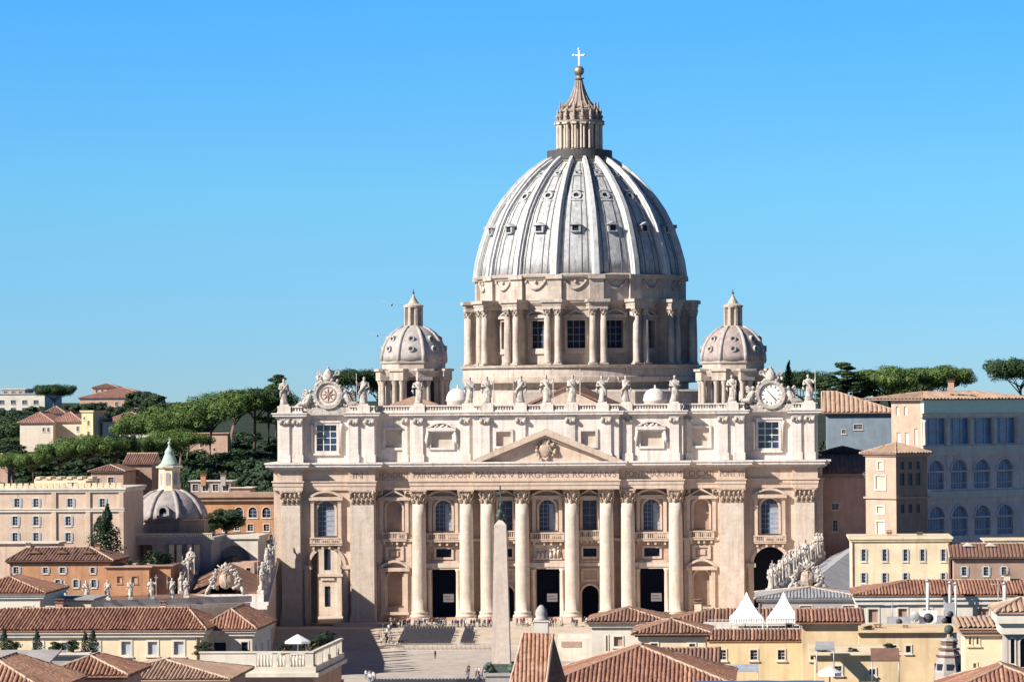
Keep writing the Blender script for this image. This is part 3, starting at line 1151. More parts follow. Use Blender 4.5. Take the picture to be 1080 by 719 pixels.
for k in range(16):       # standing lead seams
    a0 = 2 * PI * k / 16 - PI / 2
    if math.sin(a0) > .35:
        continue
    for f in (-.32, .32, -.62, .62):
        a = a0 + f * PI / 16
        pts = [(DX + (r + .04) * math.cos(a), DY + (r + .04) * math.sin(a), z) for r, z in prof[:-1]]
        m.tube(pts, .13, 4)
m.build('lead_seam', 'seam', dome)

# attic band of the dome with festoons
zt, zb = dz(293), dz(318)
r0 = 107.5 / SD
m = MB()
m.lathe([(r0 + .1, zb - .3), (r0 + .1, zt - 1.2), (r0 + .5, zt - 1.1), (r0 + .7, zt - .6), (112.5 / SD, zt - .5), (113.5 / SD, zt), (109 / SD, zt + .3)], (DX, DY, 0), 96, smooth=False)
band = m.build('dome_attic', 'drum', bas)
for k in range(16):
    a = 2 * PI * (k + .5) / 16 - PI / 2
    T = Matrix.Translation((DX, DY, 0)) @ Matrix.Rotation(a + PI / 2, 4, 'Z')
    m = MB(T)
    m.box(-1.7, 1.7, -r0 - .95, -r0 + .6, zb - .3, zt - 1.0)
    m.box(-2.0, 2.0, -r0 - 1.5, -r0 + .5, zt - 1.0, zt + .05)
    m.build('attic_pier', 'drum', band)
    a = 2 * PI * k / 16 - PI / 2
    if math.sin(a) > .35:
        continue
    T = Matrix.Translation((DX, DY, 0)) @ Matrix.Rotation(a + PI / 2, 4, 'Z')
    m = MB(T)
    zc = (zt + zb) / 2 + .3
    m.tube([(2.5 * t, -r0 - .25 + .0 * t, zc + 1.0 - 1.7 * (1 - t * t)) for t in [-1 + i / 6 for i in range(13)]], [.2 + .28 * (1 - abs(-1 + i / 6)) for i in range(13)], 6)
    for x in (-2.5, 0, 2.5):
        m.ball((x, -r0 - .3, zc + 1.0 - (.0 if x else .1)), .45, n=7)
    m.build('festoon', 'drum', band)

# drum with paired column buttresses and pedimented windows
z1, z0 = dz(319), dz(384)
rw, ro = 23.6, 28.6
m = MB()
NW = 16
for k in range(NW):
    a = 2 * PI * k / NW - PI / 2
    T = Matrix.Translation((DX, DY, 0)) @ Matrix.Rotation(a + PI / 2, 4, 'Z')
    m.M = T
    hw = rw * math.tan(PI / NW) + .02
    wall(m, -hw, hw, z0 - .2, z1 - .6, -rw, [(-2.15, 2.15, z0 + 3.6, z0 + 10.2, False)], 1.2)
m.M = Matrix.Translation((DX, DY, 0))
m.lathe([(rw - 1.3, z0 - .5), (rw - 1.3, z1)], (0, 0, 0), 32)
drum = m.build('drum', 'drum', bas)
m = MB()
m.lathe([(rw - .2, z1 - 2.4), (rw + .3, z1 - 2.35), (rw + .35, z1 - 1.4), (rw + .5, z1 - 1.3), (rw + 1.1, z1 - .6), (rw + 1.3, z1), (rw - 1, z1 + .25)], (DX, DY, 0), 96, smooth=False)
m.build('drum_cornice', 'drum', drum)
for k in range(NW):
    a = 2 * PI * k / NW - PI / 2
    if math.sin(a) > .5:
        continue
    T = Matrix.Translation((DX, DY, 0)) @ Matrix.Rotation(a + PI / 2, 4, 'Z')
    m = MB(T)
    h = (-2.15, 2.15, z0 + 3.6, z0 + 10.2, False)
    m.ring(outline(h, grow=.6), outline(h), -rw - .4, -rw - .003)
    seg_pediment(m, 0, 3.0, h[3] + 1.0, 1.7, -rw, 1.0, tri=(k % 2 == 0))
    m.box(-2.6, 2.6, -rw - .5, -rw - .004, h[2] - 1.3, h[2] - .6)
    w = m.build('drum_window', 'drum', bas)
    p = MB(T)
    pane(p, h, -rw + 1.0)
    p.build('pane', 'dark', w)
    p = MB(T)
    muntins(p, h, -rw + .98, 3, 4, .12)
    p.build('sash', 'bteal', w)
butt = None
for k in range(NW):
    a = 2 * PI * (k + .5) / NW - PI / 2
    rz = a + PI / 2
    if butt is None:
        m = LB()
        m.box(-1.15, 1.15, -ro + 1.4, -rw + .6, z0 - .2, z1 - .8)
        m.box(-2.25, 2.25, -ro - .1, -rw, z1 - 2.1, z1 - 1.3)
        m.box(-2.35, 2.35, -ro - .25, -rw - .01, z1 - 1.3, z1 - .6)
        m.box(-2.75, 2.75, -ro - .75, -rw - .02, z1 - .6, z1 + .15)
        butt = m.build('buttress', 'drum', bas)
        for s in (-1, 1):
            m = LB()
            hh = z1 - 2.1 - z0
            m.lathe([(1.0, 0), (1.0, .35), (.84, .5), (.84, hh * .4), (.72, hh - 1.7)], (s * 1.3, -ro + .75, z0), 14)
            capital(m, (s * 1.3, -ro + .75, z0 + hh - 1.7), .72, 1.7, 10, 6)
            m.box(s * 1.3 - 1.05, s * 1.3 + 1.05, -ro - .3, -ro + 1.8, z0 - .3, z0 - .002)
            m.build('column', 'drum', butt)
        butt.location = (DX, DY, 0)
        butt.rotation_euler = (0, 0, rz)
    else:
        dup(butt, (DX, DY, 0), rz)
m = MB()
zs0 = dz(398)
rb = 127 / SD
m.lathe([(rb - 3.2, zs0 - 9.0), (rb - 3.2, zs0 - 1.5), (rb - .5, zs0 - 1.3), (rb - .3, zs0 - .6), (rb - .2, zs0), (rb - .45, zs0 + .1), (rb - .5, z0 - 1.1), (rb + .1, z0 - 1.0), (rb + .3, z0 - .45), (rw, z0 - .28)], (DX, DY, 0), 96, smooth=False)
m.build('drum_base', 'drum', bas)
m = MB()
m.lathe([(37.5, 38), (37.5, zs0 - 3.6), (36.5, zs0 - 3.2), (24, zs0 - 3.0)], (DX, DY, 0), 8, phase=PI / 8, smooth=False)
m.build('dome_podium', 'drum', bas)
m = MB()
m.box(-52, 52, 118, 170, -3, 40)
m.build('transept', 'drum', bas)

# ---- lantern
m = MB()
zL = dz(170.5)
m.lathe([(7.6, zL - .8), (8.2, zL + .1), (7.3, zL + .3), (5.2, zL + .6), (5.0, dz(158)), (4.1, dz(157.5)), (4.1, dz(132)), (5.3, dz(131)), (6.1, dz(130)), (6.2, dz(128)), (4.9, dz(127.5)), (4.7, dz(119)), (5.0, dz(118.5)), (5.1, dz(117)), (4.6, dz(116)),
         (3.7, dz(113)), (2.75, dz(108)), (1.95, dz(101)), (1.35, dz(94)), (.95, dz(88)), (.7, dz(84)), (1.25, dz(83.5)), (1.3, dz(82.5)), (.6, dz(82)), (.5, dz(80))], (DX, DY, 0), 32, smooth=False)
lan = m.build('lantern', 'lantern', bas)
m = MB()
m.lathe([(8.0, zL + .3), (8.0, dz(159.5)), (7.8, dz(159.5)), (7.8, zL + .3)], (DX, DY, 0), 48, smooth=False)
m.build('gallery_railing', 'darkmetal', lan)
for k in range(16):
    a = 2 * PI * (k + .5) / 16 - PI / 2
    T = Matrix.Translation((DX, DY, 0)) @ Matrix.Rotation(a + PI / 2, 4, 'Z')
    m = MB(T)
    for s in (-1, 1):
        m.lathe([(.36, 0), (.30, .3), (.27, dz(132) - dz(157.5) - .7), (.42, dz(132) - dz(157.5))], (s * .36, -5.4, dz(157.5)), 8)
    m.box(-.75, .75, -6.15, -4.0, dz(132), dz(130))
    m.build('column', 'cream', lan)
    m = MB(T)
    m.lathe([(.42, 0), (.36, .5), (.22, .9), (.4, 1.3), (.15, 1.7), (.33, 2.2), (.05, 2.9)], (0, -5.35, dz(128)), 7)
    m.tube([(0, -5.2, dz(128)), (0, -5.6, dz(124)), (0, -4.7, dz(119))], [.3, .45, .25], 5)
    m.lathe([(.22, 0), (.15, .6), (.28, 1.0), (.08, 1.6), (.16, 1.9), (.02, 2.2)], (0, -4.75, dz(117)), 6)
    m.build('candelabrum', 'lantern', lan)
    m = MB(T)
    m.tube([(0, -(4.55), dz(116)), (0, -2.8, dz(108)), (0, -1.98, dz(101)), (0, -1.38, dz(94)), (0, -.75, dz(84))], [.26, .2, .17, .14, .1], 5)
    m.build('spire_rib', 'lantern', lan)
m = MB()
m.ball((DX, DY, dz(75)), 1.28, n=20)
m.lathe([(.5, 0), (.25, .4), (.3, .8)], (DX, DY, dz(80.2)), 10)
m.build('ball', 'gold', lan)
m = MB()
zc0, zc1 = dz(69.8), dz(52)
m.box(DX - .22, DX + .22, DY - .18, DY + .18, zc0, zc1)
zm = dz(58.5)
m.box(DX - 1.25, DX - .221, DY - .17, DY + .17, zm - .2, zm + .22)
m.box(DX + .221, DX + 1.25, DY - .17, DY + .17, zm - .2, zm + .22)
for x, z in ((DX - 1.3, zm), (DX + 1.3, zm), (DX, zc1)):
    m.ball((x, DY, z), .34, n=7)
m.build('cross', 'white', lan)

# ================================================================== minor domes
def minor_dome(px, matn, Y=84.0):
    x0 = PX(px, Y, 380)
    sc = S(Y)

    def z_(py):
        return PZ(py, Y, px) if True else 0
    pr = [(35, 381), (34.6, 374), (32.5, 366), (29, 359), (23.5, 352), (17.5, 347.5), (11, 344.5)]
    pr = [(r / sc, z_(p)) for r, p in pr]
    m = MB()
    m.lathe(pr, (x0, Y, 0), 8 * 6, phase=PI / 8)
    d = m.build('minor_dome', matn, bas)
    for k in range(8):
        a = 2 * PI * (k + .5) / 8 - PI / 2
        m = MB()
        m.tube([(x0 + (r + .05) * math.cos(a), Y + (r + .05) * math.sin(a), z) for r, z in pr], [.5, .5, .48, .45, .4, .34, .3], 6)
        m.build('rib', 'minor_pale', d)
    for k in range(8):
        a = 2 * PI * k / 8 - PI / 2
        if math.sin(a) > .3:
            continue
        T = Matrix.Translation((x0, Y, 0)) @ Matrix.Rotation(a + PI / 2, 4, 'Z')
        m = MB(T)
        for r, py in ((33.5, 368), (28.5, 357.5)):
            m.ring([(.75 * math.cos(q * PI / 5), z_(py) + .75 * math.sin(q * PI / 5)) for q in range(10)], [(.45 * math.cos(q * PI / 5), z_(py) + .45 * math.sin(q * PI / 5)) for q in range(10)], -r / sc - .35, -r / sc + 1.2)
        m.build('dormer', 'minor_pale', d)
    # attic ring, cornice, drum with paired columns
    m = MB()
    zt, zm, zb = z_(381), z_(391), z_(397)
    m.lathe([(35.0 / sc, zm), (35 / sc, zt - .5), (37 / sc, zt - .4), (37.3 / sc, zt), (34 / sc, zt + .2)], (x0, Y, 0), 8, phase=PI / 8, smooth=False)
    m.lathe([(34 / sc, zb - .2), (35.5 / sc, zb), (38 / sc, zm - .3), (38.5 / sc, zm), (30 / sc, zm + .1)], (x0, Y, 0), 8, phase=PI / 8, smooth=False)
    m.lathe([(26 / sc, 40), (26 / sc, zb)], (x0, Y, 0), 16, smooth=False)
    dr = m.build('minor_drum', 'drum', bas)
    for k in range(8):
        a = 2 * PI * (k + .5) / 8 - PI / 2
        T = Matrix.Translation((x0, Y, 0)) @ Matrix.Rotation(a + PI / 2, 4, 'Z')
        m = MB(T)
        rr_ = 37.5 / sc
        m.box(-1.15, 1.15, -rr_ + 1.3, -26 / sc + .3, 40, zb)
        m.box(-1.75, 1.75, -rr_ - .5, -26 / sc, zb - .9, zm - .1)
        m.box(-2.0, 2.0, -rr_ - .9, -26 / sc, zm - .1, zm + .45)
        for s in (-1, 1):
            hh = zb - .9 - 43
            m.lathe([(.62, 0), (.56, hh * .4), (.5, hh - 1.2), (.72, hh - .4), (.8, hh)], (s * .95, -rr_ + .4, 43), 10)
        m.build('column_pair', 'drum', dr)
        a = 2 * PI * k / 8 - PI / 2
        if math.sin(a) < .3:
            T = Matrix.Translation((x0, Y, 0)) @ Matrix.Rotation(a + PI / 2, 4, 'Z')
            m = MB(T)
            pane(m, (-1.5, 1.5, 44, zb - .9, True), -26 / sc - .12)
            m.build('opening', 'dark', dr)
    m = MB()
    zl0, zl1 = z_(345), z_(324)
    m.lathe([(11.5 / sc, zl0 - .4), (11.5 / sc, zl0 + .2), (7 / sc, zl0 + .5), (6.8 / sc, zl1 - .2), (10.5 / sc, zl1), (10.8 / sc, zl1 + .4), (8 / sc, zl1 + .7), (5.8 / sc, z_(320)), (2.8 / sc, z_(315)), (1.0 / sc, z_(311.5)), (.2 / sc, z_(308))], (x0, Y, 0), 16, smooth=False)
    la = m.build('minor_lantern', 'drum', bas)
    for k in range(8):
        a = 2 * PI * (k + .5) / 8 - PI / 2
        m = MB(Matrix.Translation((x0, Y, 0)) @ Matrix.Rotation(a + PI / 2, 4, 'Z'))
        m.box(-.28, .28, -10.0 / sc, -6 / sc, zl0, zl1)
        m.build('column', 'drum', la)
    m = MB()
    m.ball((x0, Y, z_(309)), .3, n=8)
    m.box(x0 - .08, x0 + .08, Y - .08, Y + .08, z_(309), z_(305))
    m.build('finial', 'darkmetal', la)


minor_dome(436.5, 'minor_pale')
minor_dome(773.5, 'minor')


def small_cupola(px, Y=30.0):
    x = PX(px, Y, 415)
    sc = S(Y)
    zb = PZ(430, Y, px)
    zt = PZ(404.5, Y, px)
    r = 12.5 / sc
    m = MB()
    m.lathe([(r * .95, 40), (r * .95, zb + 1.4), (r * 1.05, zb + 1.6), (r, zb + 1.9), (r * .95, zb + 2.7), (r * .78, zb + 3.5), (r * .45, zb + 4.05), (.25, zb + 4.25), (.18, zb + 4.6)], (x, Y, 0), 24)
    m.ball((x, Y, zb + 4.7), .25, n=8)
    m.build('small_cupola', 'attic', bas)


small_cupola(483)
small_cupola(691)
# little gable seen behind the parapet near the smaller dome
m = MB()
a, b = PX(412, 30, 420), PX(462, 30, 420)
m.prism([(a, 43.5), (b, 43.5), (b, 45.2), ((a + b) / 2, 47.0), (a, 45.2)], 28, 33, 'y')
m.build('chapel_gable', 'tile_tan', bas)
# ================================================================== statues on the parapet
def figure(m, H, seed, attr=None, mi=0, seated=False):
    """draped standing figure of height H, one continuous robed body with arms, head and attribute"""
    r_ = random.Random(seed)
    lean = r_.uniform(-.05, .05)
    tw = r_.uniform(-.5, .5)
    ph = r_.uniform(0, 6)
    side = 1 if r_.random() < .5 else -1
    prof_ = [(0, .150, .125), (.03, .158, .13), (.10, .142, .118), (.22, .132, .108), (.34, .130, .105), (.45, .128, .102), (.53, .122, .098), (.60, .112, .088), (.68, .122, .088), (.75, .132, .084),
             (.80, .128, .075), (.835, .085, .062), (.855, .046, .046), (.875, .042, .044)]
    n = 20
    vs_, fs = [], []
    for i, (z, a, b) in enumerate(prof_):
        cx = H * (lean * z + .03 * side * math.sin(z * 3.2))
        for k in range(n):
            t = 2 * PI * k / n
            fold = 1 + (.13 * max(0, .8 - z)) * math.sin(5 * t + ph + 3 * z * tw) + .05 * math.sin(3 * t - ph + z * 9)
            if z > .82:
                fold = 1
            vs_.append((cx + H * a * fold * math.cos(t), H * b * fold * math.sin(t), H * z))
    for i in range(len(prof_) - 1):
        for k in range(n):
            k2 = (k + 1) % n
            fs.append((i * n + k, i * n + k2, (i + 1) * n + k2, (i + 1) * n + k))
    fs.append(tuple(range(n - 1, -1, -1)))
    fs.append(tuple((len(prof_) - 1) * n + k for k in range(n)))
    m.add(vs_, fs, mi, True)
    hx = H * (lean * .93)
    m.ball((hx, -H * .008, H * .925), H * .062, (.82, .95, 1.18), 10, mi)
    m.ball((hx, -H * .045, H * .885), H * .032, (1, .8, 1.3), 7, mi)      # beard
    m.ball((hx, H * .02, H * .945), H * .062, (.95, .95, .95), 8, mi)     # hair
    # diagonal cloak
    m.tube([(-side * H * .13, -.02 * H, H * .78), (0, -H * .115, H * .62), (side * H * .13, -H * .09, H * .45), (side * H * .14, -.02 * H, H * .20)], [H * .05, H * .05, H * .06, H * .04], 7, mi)
    # arms
    for s in (-1, 1):
        sh = Vector((hx + s * H * .125, 0, H * .785))
        if attr == 'cross' and s == side or (attr in ('staff', 'raise') and s == side):
            el = sh + Vector((s * H * .10, -H * .05, -H * .10))
            ha = el + Vector((s * H * .05, -H * .07, H * .14))
        elif attr == 'bless' and s == side:
            el = sh + Vector((s * H * .11, -H * .04, -H * .02))
            ha = el + Vector((s * H * .06, -H * .05, H * .17))
        else:
            el = sh + Vector((s * H * .055, -H * .02, -H * .17))
            ha = el + Vector((-s * H * .08, -H * .10, H * .02 + r_.uniform(-.06, .04) * H))
        m.tube([sh, (sh + el) / 2, el, (el + ha) / 2, ha], [H * .05, H * .05, H * .045, H * .036, H * .026], 7, mi)
        m.ball(tuple(ha), H * .028, n=6, mi=mi)
        if s == side:
            hand = ha
        else:
            m.tube([el + Vector((0, 0, .02 * H)), el + Vector((s * .01 * H, 0, -.12 * H)), el + Vector((-s * .02 * H, .0, -.26 * H))], [H * .05, H * .06, H * .02], 6, mi)
    if attr == 'cross':
        x = hand.x
        m.box(x - .018 * H, x + .018 * H, hand.y - .018 * H, hand.y + .018 * H, 0, H * 1.22, mi)
        m.box(x - .12 * H, x + .12 * H, hand.y - .017 * H, hand.y + .017 * H, H * 1.04, H * 1.08, mi)
    elif attr == 'staff':
        m.tube([(hand.x, hand.y, 0), (hand.x, hand.y, H * 1.12)], H * .014, 6, mi)
    elif attr == 'book':
        m.box(hand.x - .06 * H, hand.x + .06 * H, hand.y - .03 * H, hand.y + .02 * H, hand.z - .02 * H, hand.z + .12 * H, mi)
    elif attr == 'saw':
        m.tube([(hand.x, hand.y, 0), (hand.x + side * .05 * H, hand.y, H * .62)], [H * .03, H * .02], 5, mi)


ST = [('cloaked stone saint at the corner of the parapet beyond the first clock', 'book', 1), ('stone saint with a staff standing just beside the bell clock', 'staff', 2),
      ('stone saint in front of the smaller dome with the pale roof', 'saw', 3), ('stone saint standing next to the little white cupola nearer the pale dome', 'book', 4),
      ('stone saint leaning on a staff under the shadowed drum edge', 'staff', 5), ('stone saint holding a tall staff at the foot of the nave gable', 'staff', 6),
      ('stone Christ figure with a cross above the pediment apex', 'cross', 7), ('stone figure gripping a slim tall cross beside the Christ figure', 'cross', 8),
      ('stone saint with one arm lifted over the pediment slope', 'bless', 9), ('stone saint raising a hand near the second white cupola', 'bless', 10),
      ('calm robed stone saint between the second white cupola and the tiled dome', 'book', 11), ('broad stone saint in front of the tiled smaller dome', 'saw', 12),
      ('bulky stone saint at the parapet corner behind the clock with a white dial', 'staff', 13)]
for (lab, attr, sd), x in zip(ST, STX):
    y = next((yy for a, b, yy in APATH if a <= x <= b), -1.5) + .45
    t = thing('saint_statue', lab, 'statue', (x, y, ZP + .05), 'statues standing along the parapet')
    m = LB()
    m.box(-.95, .95, -.75, .75, 0, .35)
    m.build('plinth', 'attic', t)
    m = LB(Matrix.Translation((0, 0, .35)))
    figure(m, 5.5 * (1.03 if attr == 'cross' else random.Random(sd).uniform(.96, 1.02)), sd * 13, attr)
    m.build('figure', 'statue', t)


# ================================================================== the two clocks
def clock(px, label, variant):
    x = PX(px, -2, 416)
    y = -1.3
    z0_ = ZP - 1.9
    t = thing('sculpted_clock', label, 'clock', (x, y, z0_), 'clocks crowning the ends of the front')
    r_ = random.Random(variant)
    zc = PZ(416, -2, px) - z0_
    m = LB()
    m.box(-4.4, 4.4, -.7, 1.0, 0, 1.6)
    m.box(-2.6, 2.6, -.6, .9, 1.6, zc - 1.5)
    m.build('pedestal', 'statue', t)
    m = LB()
    circ = lambda r, n=32: [(r * math.cos(2 * PI * k / n), zc + r * math.sin(2 * PI * k / n)) for k in range(n)]
    m.ring(circ(3.0), circ(2.45), -1.1, .6)
    m.ring(circ(2.45), circ(2.2), -.9, .6)
    m.prism(circ(2.3), .25, .5, 'y')
    fr = m.build('clock_frame', 'statue', t)
    m = LB()
    m.prism(circ(2.22), -.72, .2, 'y')
    face = m.build('dial', 'white' if variant == 2 else 'attic', t)
    m = LB()
    if variant == 2:
        for k in range(12):
            a = 2 * PI * k / 12
            m.tube([(1.55 * math.cos(a), -.76, zc + 1.55 * math.sin(a)), (2.0 * math.cos(a), -.76, zc + 2.0 * math.sin(a))], .09, 4)
        m.tube([(-.7, -.8, zc + .8), (1.1, -.8, zc - 1.2)], [.07, .13], 4)
    else:
        m.ring(circ(1.7), circ(1.45), -.82, -.723)
        for k in range(8):
            a = 2 * PI * k / 8
            m.tube([(.3 * math.cos(a), -.76, zc + .3 * math.sin(a)), (1.4 * math.cos(a), -.76, zc + 1.4 * math.sin(a))], [.25, .05], 4)
        m.ball((0, -.75, zc), .6, (1, .5, 1), 8)
    m.build('hands_and_numerals', 'letters' if variant == 2 else 'niche', face)
    # scrolls, garlands and shells around the dial
    for s in (-1, 1):
        m = LB()
        pts, rad = [], []
        for k in range(15):
            a = -.6 + k * .42
            rr_ = 1.5 - k * .085
            pts.append((s * (3.9 + rr_ * math.cos(a)), -.4, zc - 1.9 + rr_ * math.sin(a)))
            rad.append(.5 - k * .018)
        m.tube(pts, rad, 7)
        for k in range(16):
            a = R(r_.uniform(-60, 80))
            m.ball((s * 3.1 * math.cos(a), -.6 + r_.uniform(-.3, .2), zc + 3.1 * math.sin(a)), r_.uniform(.25, .5), n=6)
        m.build('scrollwork', 'statue', t)
    # papal tiara with crossed keys on top
    m = LB()
    m.lathe([(.95, 0), (1.15, .3), (1.05, .5), (1.2, .9), (1.05, 1.1), (1.05, 1.5), (.75, 1.9), (.35, 2.4), (.12, 2.6)], (0, -.2, zc + 2.9), 12)
    m.ball((0, -.2, zc + 5.65), .28, n=7)
    for s in (-1, 1):
        m.tube([(s * -.9, -.7, zc + 2.4), (s * 1.9, -.6, zc + 4.4)], .2, 6)
        m.ring([(s * 1.9 + .55 * math.cos(q * PI / 5), zc + 4.5 + .55 * math.sin(q * PI / 5)) for q in range(10)], [(s * 1.9 + .25 * math.cos(q * PI / 5), zc + 4.5 + .25 * math.sin(q * PI / 5)) for q in range(10)], -.75, -.45)
        for k in range(7):
            m.ball((s * r_.uniform(.8, 2.4), -.3 + r_.uniform(-.3, .3), zc + 2.6 + r_.uniform(-.3, 1.3)), r_.uniform(.3, .55), n=6)
    m.build('tiara_and_keys', 'statue', t)
    # reclining angels
    for s in (-1, 1):
        m = LB()
        b = Vector((s * 4.0, -.7, 1.6))
        hip = b + Vector((s * .6, 0, .7))
        che = b + Vector((-s * .25, 0, 2.4))
        m.tube([b + Vector((s * 3.0, 0, .1)), b + Vector((s * 1.9, -.2, .8)), hip, (hip + che) / 2, che, che + Vector((-s * .05, 0, .5))], [.2, .42, .72, .6, .62, .22], 9)
        m.ball(tuple(che + Vector((-s * .1, -.1, .95))), .42, n=9)
        m.tube([che + Vector((-s * .4, 0, .2)), che + Vector((-s * 1.0, -.3, .1)), che + Vector((-s * 1.5, -.2, .7))], [.25, .2, .13], 6)
        m.tube([che + Vector((s * .4, 0, .2)), che + Vector((s * .9, -.2, -.6)), che + Vector((s * 1.3, -.3, -1.0))], [.25, .2, .13], 6)
        for k in range(4):
            m.tube([che + Vector((s * .3, .45, .3 - .3 * k)), che + Vector((s * (1.1 + .2 * k), .6, 1.3 - .5 * k)), che + Vector((s * (1.7 + .1 * k), .6, .9 - .7 * k))], [.3, .26, .08], 5)
        m.build('angel', 'statue', t)


clock(346, 'bell clock with carved rosette dial, angels and papal tiara above the arch with daylight', 1)
clock(813, 'sculpted clock with white dial, angels and papal tiara above the dark archway', 2)

# banners hanging in the portals
for k, (cx, lab) in enumerate(((-21.7, 'white notice hanging in the portal behind the chair rows'), (0, 'white notice hanging in the central portal'), (21.7, 'white notice hanging in the portal near the tents'))):
    m = MB()
    m.box(cx - .3, cx + 1.9, 1.6, 1.66, 3.9, 5.6)
    m.box(cx - .1, cx + 1.7, 1.585, 1.6, 4.3, 4.6, 1)
    m.box(cx - .1, cx + 1.2, 1.585, 1.6, 4.9, 5.2, 1)
    o = m.build('notice', ['white', 'shutter'])
    tag(o, lab, 'notice', 'notices hanging in the portals')

# ================================================================== ground, hill, square
def prof_ground(y):
    pts_ = [(-150, -5.2), (-120, -4.8), (-70, -4.1), (-48, -3.0), (-14, -.6), (-6, -.62), (10, -.62)]
    if y <= pts_[0][0]:
        return pts_[0][1]
    for (a, za), (b, zb_) in zip(pts_, pts_[1:]):
        if a <= y <= b:
            return za + (zb_ - za) * (y - a) / (b - a)
    return pts_[-1][1]


m = MB()
m.add([(-9000, -1500, -8.2), (9000, -1500, -8.2), (9000, 12000, -8.2), (-9000, 12000, -8.2)], [(0, 1, 2, 3)])
g = m.build('ground', 'ground', fix=False, kind='structure')
m = MB()
ys = [-260, -200, -150, -120, -70, -48]
v, f = [], []
for i, y in enumerate(ys):
    v += [(-95, y, prof_ground(y)), (95, y, prof_ground(y))]
    if i:
        f.append((2 * i - 2, 2 * i - 1, 2 * i + 1, 2 * i))
m.add(v, f)
m.build('square', 'paving', kind='structure')
m = MB()      # broad stepped terrace leading up to the doors
n = 20
for k in range(n):
    ya, yb = -48 + 34.0 * k / n, -48 + 34.0 * (k + 1) / n
    z = prof_ground(yb)
    m.box(-60, 60, ya, -6 if k == n - 1 else yb + .02, -7, z)
for k in range(4):
    m.box(-44, 44, -10 + k * .9, 6, -.62 + k * .15 - .001, -.62 + .15 * (k + 1))
m.build('steps', 'step', kind='structure')


def hill_h(x, y):
    pts_ = [(60, -9), (100, -2), (150, 14), (260, 24), (330, 29), (420, 30), (560, 35), (700, 42), (900, 45), (1200, 47), (2500, 40)]
    z = pts_[-1][1]
    for (a, za), (b, zb_) in zip(pts_, pts_[1:]):
        if a <= y <= b:
            z = za + (zb_ - za) * (y - a) / (b - a)
            break
    return z + 2.0 * mnoise.noise(Vector((x * .012, y * .012, 3.1)))


m = MB()
nx, ny = 70, 60
v, f = [], []
for j in range(ny + 1):
    y = 60 + (2500 - 60) * (j / ny) ** 1.7
    for i in range(nx + 1):
        x = -520 + 1000 * i / nx
        v.append((x, y, hill_h(x, y) if j else -9))
for j in range(ny):
    for i in range(nx):
        a = j * (nx + 1) + i
        f.append((a, a + 1, a + nx + 2, a + nx + 1))
m.add(v, f, 0, True)
m.build('hill', 'hill', kind='structure')

# ================================================================== obelisk
OY = -136.0
ox = PX(528.5, OY, 640)
ob = thing('obelisk', 'tall pinkish granite obelisk topped by a green bronze cross in the square', 'obelisk', (ox, OY, -5.1))


def oz(py):
    return PZ(py, OY, 528) + 5.1


m = LB()
s0, s1 = 9.8 / S(OY), 6.2 / S(OY)
za, zb, zc_ = oz(699), oz(553), oz(546)
v = [(-s0, -s0, za), (s0, -s0, za), (s0, s0, za), (-s0, s0, za), (-s1, -s1, zb), (s1, -s1, zb), (s1, s1, zb), (-s1, s1, zb), (0, 0, zc_)]
m.add(v, [(3, 2, 1, 0), (0, 1, 5, 4), (1, 2, 6, 5), (2, 3, 7, 6), (3, 0, 4, 7), (4, 5, 8), (5, 6, 8), (6, 7, 8), (7, 4, 8)])
m.build('shaft', 'granite', ob)
m = LB()
m.box(-3.4, 3.4, -3.4, 3.4, 0, 1.0)
m.box(-2.6, 2.6, -2.6, 2.6, 1.0, za - 2.0)
m.box(-2.9, 2.9, -2.9, 2.9, za - 2.0, za - 1.5)
m.build('pedestal', 'bgrey', ob)
m = LB()
for sx in (-1, 1):
    for sy in (-1, 1):
        c = Vector((sx * 1.9, sy * 1.9, za - .9))
        m.ball(tuple(c), .75, (1.2, 1.2, .75), 8)
        m.ball(tuple(c + Vector((sx * .6, sy * .6, .45))), .5, n=8)
        m.tube([c, c + Vector((sx * .9, sy * .9, -.4))], [.35, .18], 6)
        m.ball(tuple(c + Vector((0, 0, .7))), .45, n=6)
m.box(-1.9, 1.9, -1.9, 1.9, za - 1.5, za - .002)
m.build('bronze_lions', 'bronze', ob)
m = LB()
for k in range(3):
    a = 2 * PI * k / 3
    m.ball((.45 * math.cos(a), .45 * math.sin(a), zc_ + .2 + .1 * k), .6, (1, 1, .9), 8)
m.ball((0, 0, zc_ + 1.0), .62, n=9)
m.tube([(0, 0, zc_ + 1.4), (0, 0, zc_ + 2.2), (0, 0, zc_ + 2.5)], [.35, .2, .3], 7)
for k in range(8):
    a = 2 * PI * k / 8
    m.tube([(0, 0, zc_ + 2.5), (.65 * math.cos(a), 0, zc_ + 2.5 + .65 * math.sin(a))], [.12, .05], 4)
m.box(-.12, .12, -.1, .1, zc_ + 2.4, zc_ + 5.6)
m.box(-.85, -.121, -.09, .09, zc_ + 4.3, zc_ + 4.55)
m.box(.121, .85, -.09, .09, zc_ + 4.3, zc_ + 4.55)
m.build('bronze_cross', 'bronze', ob)

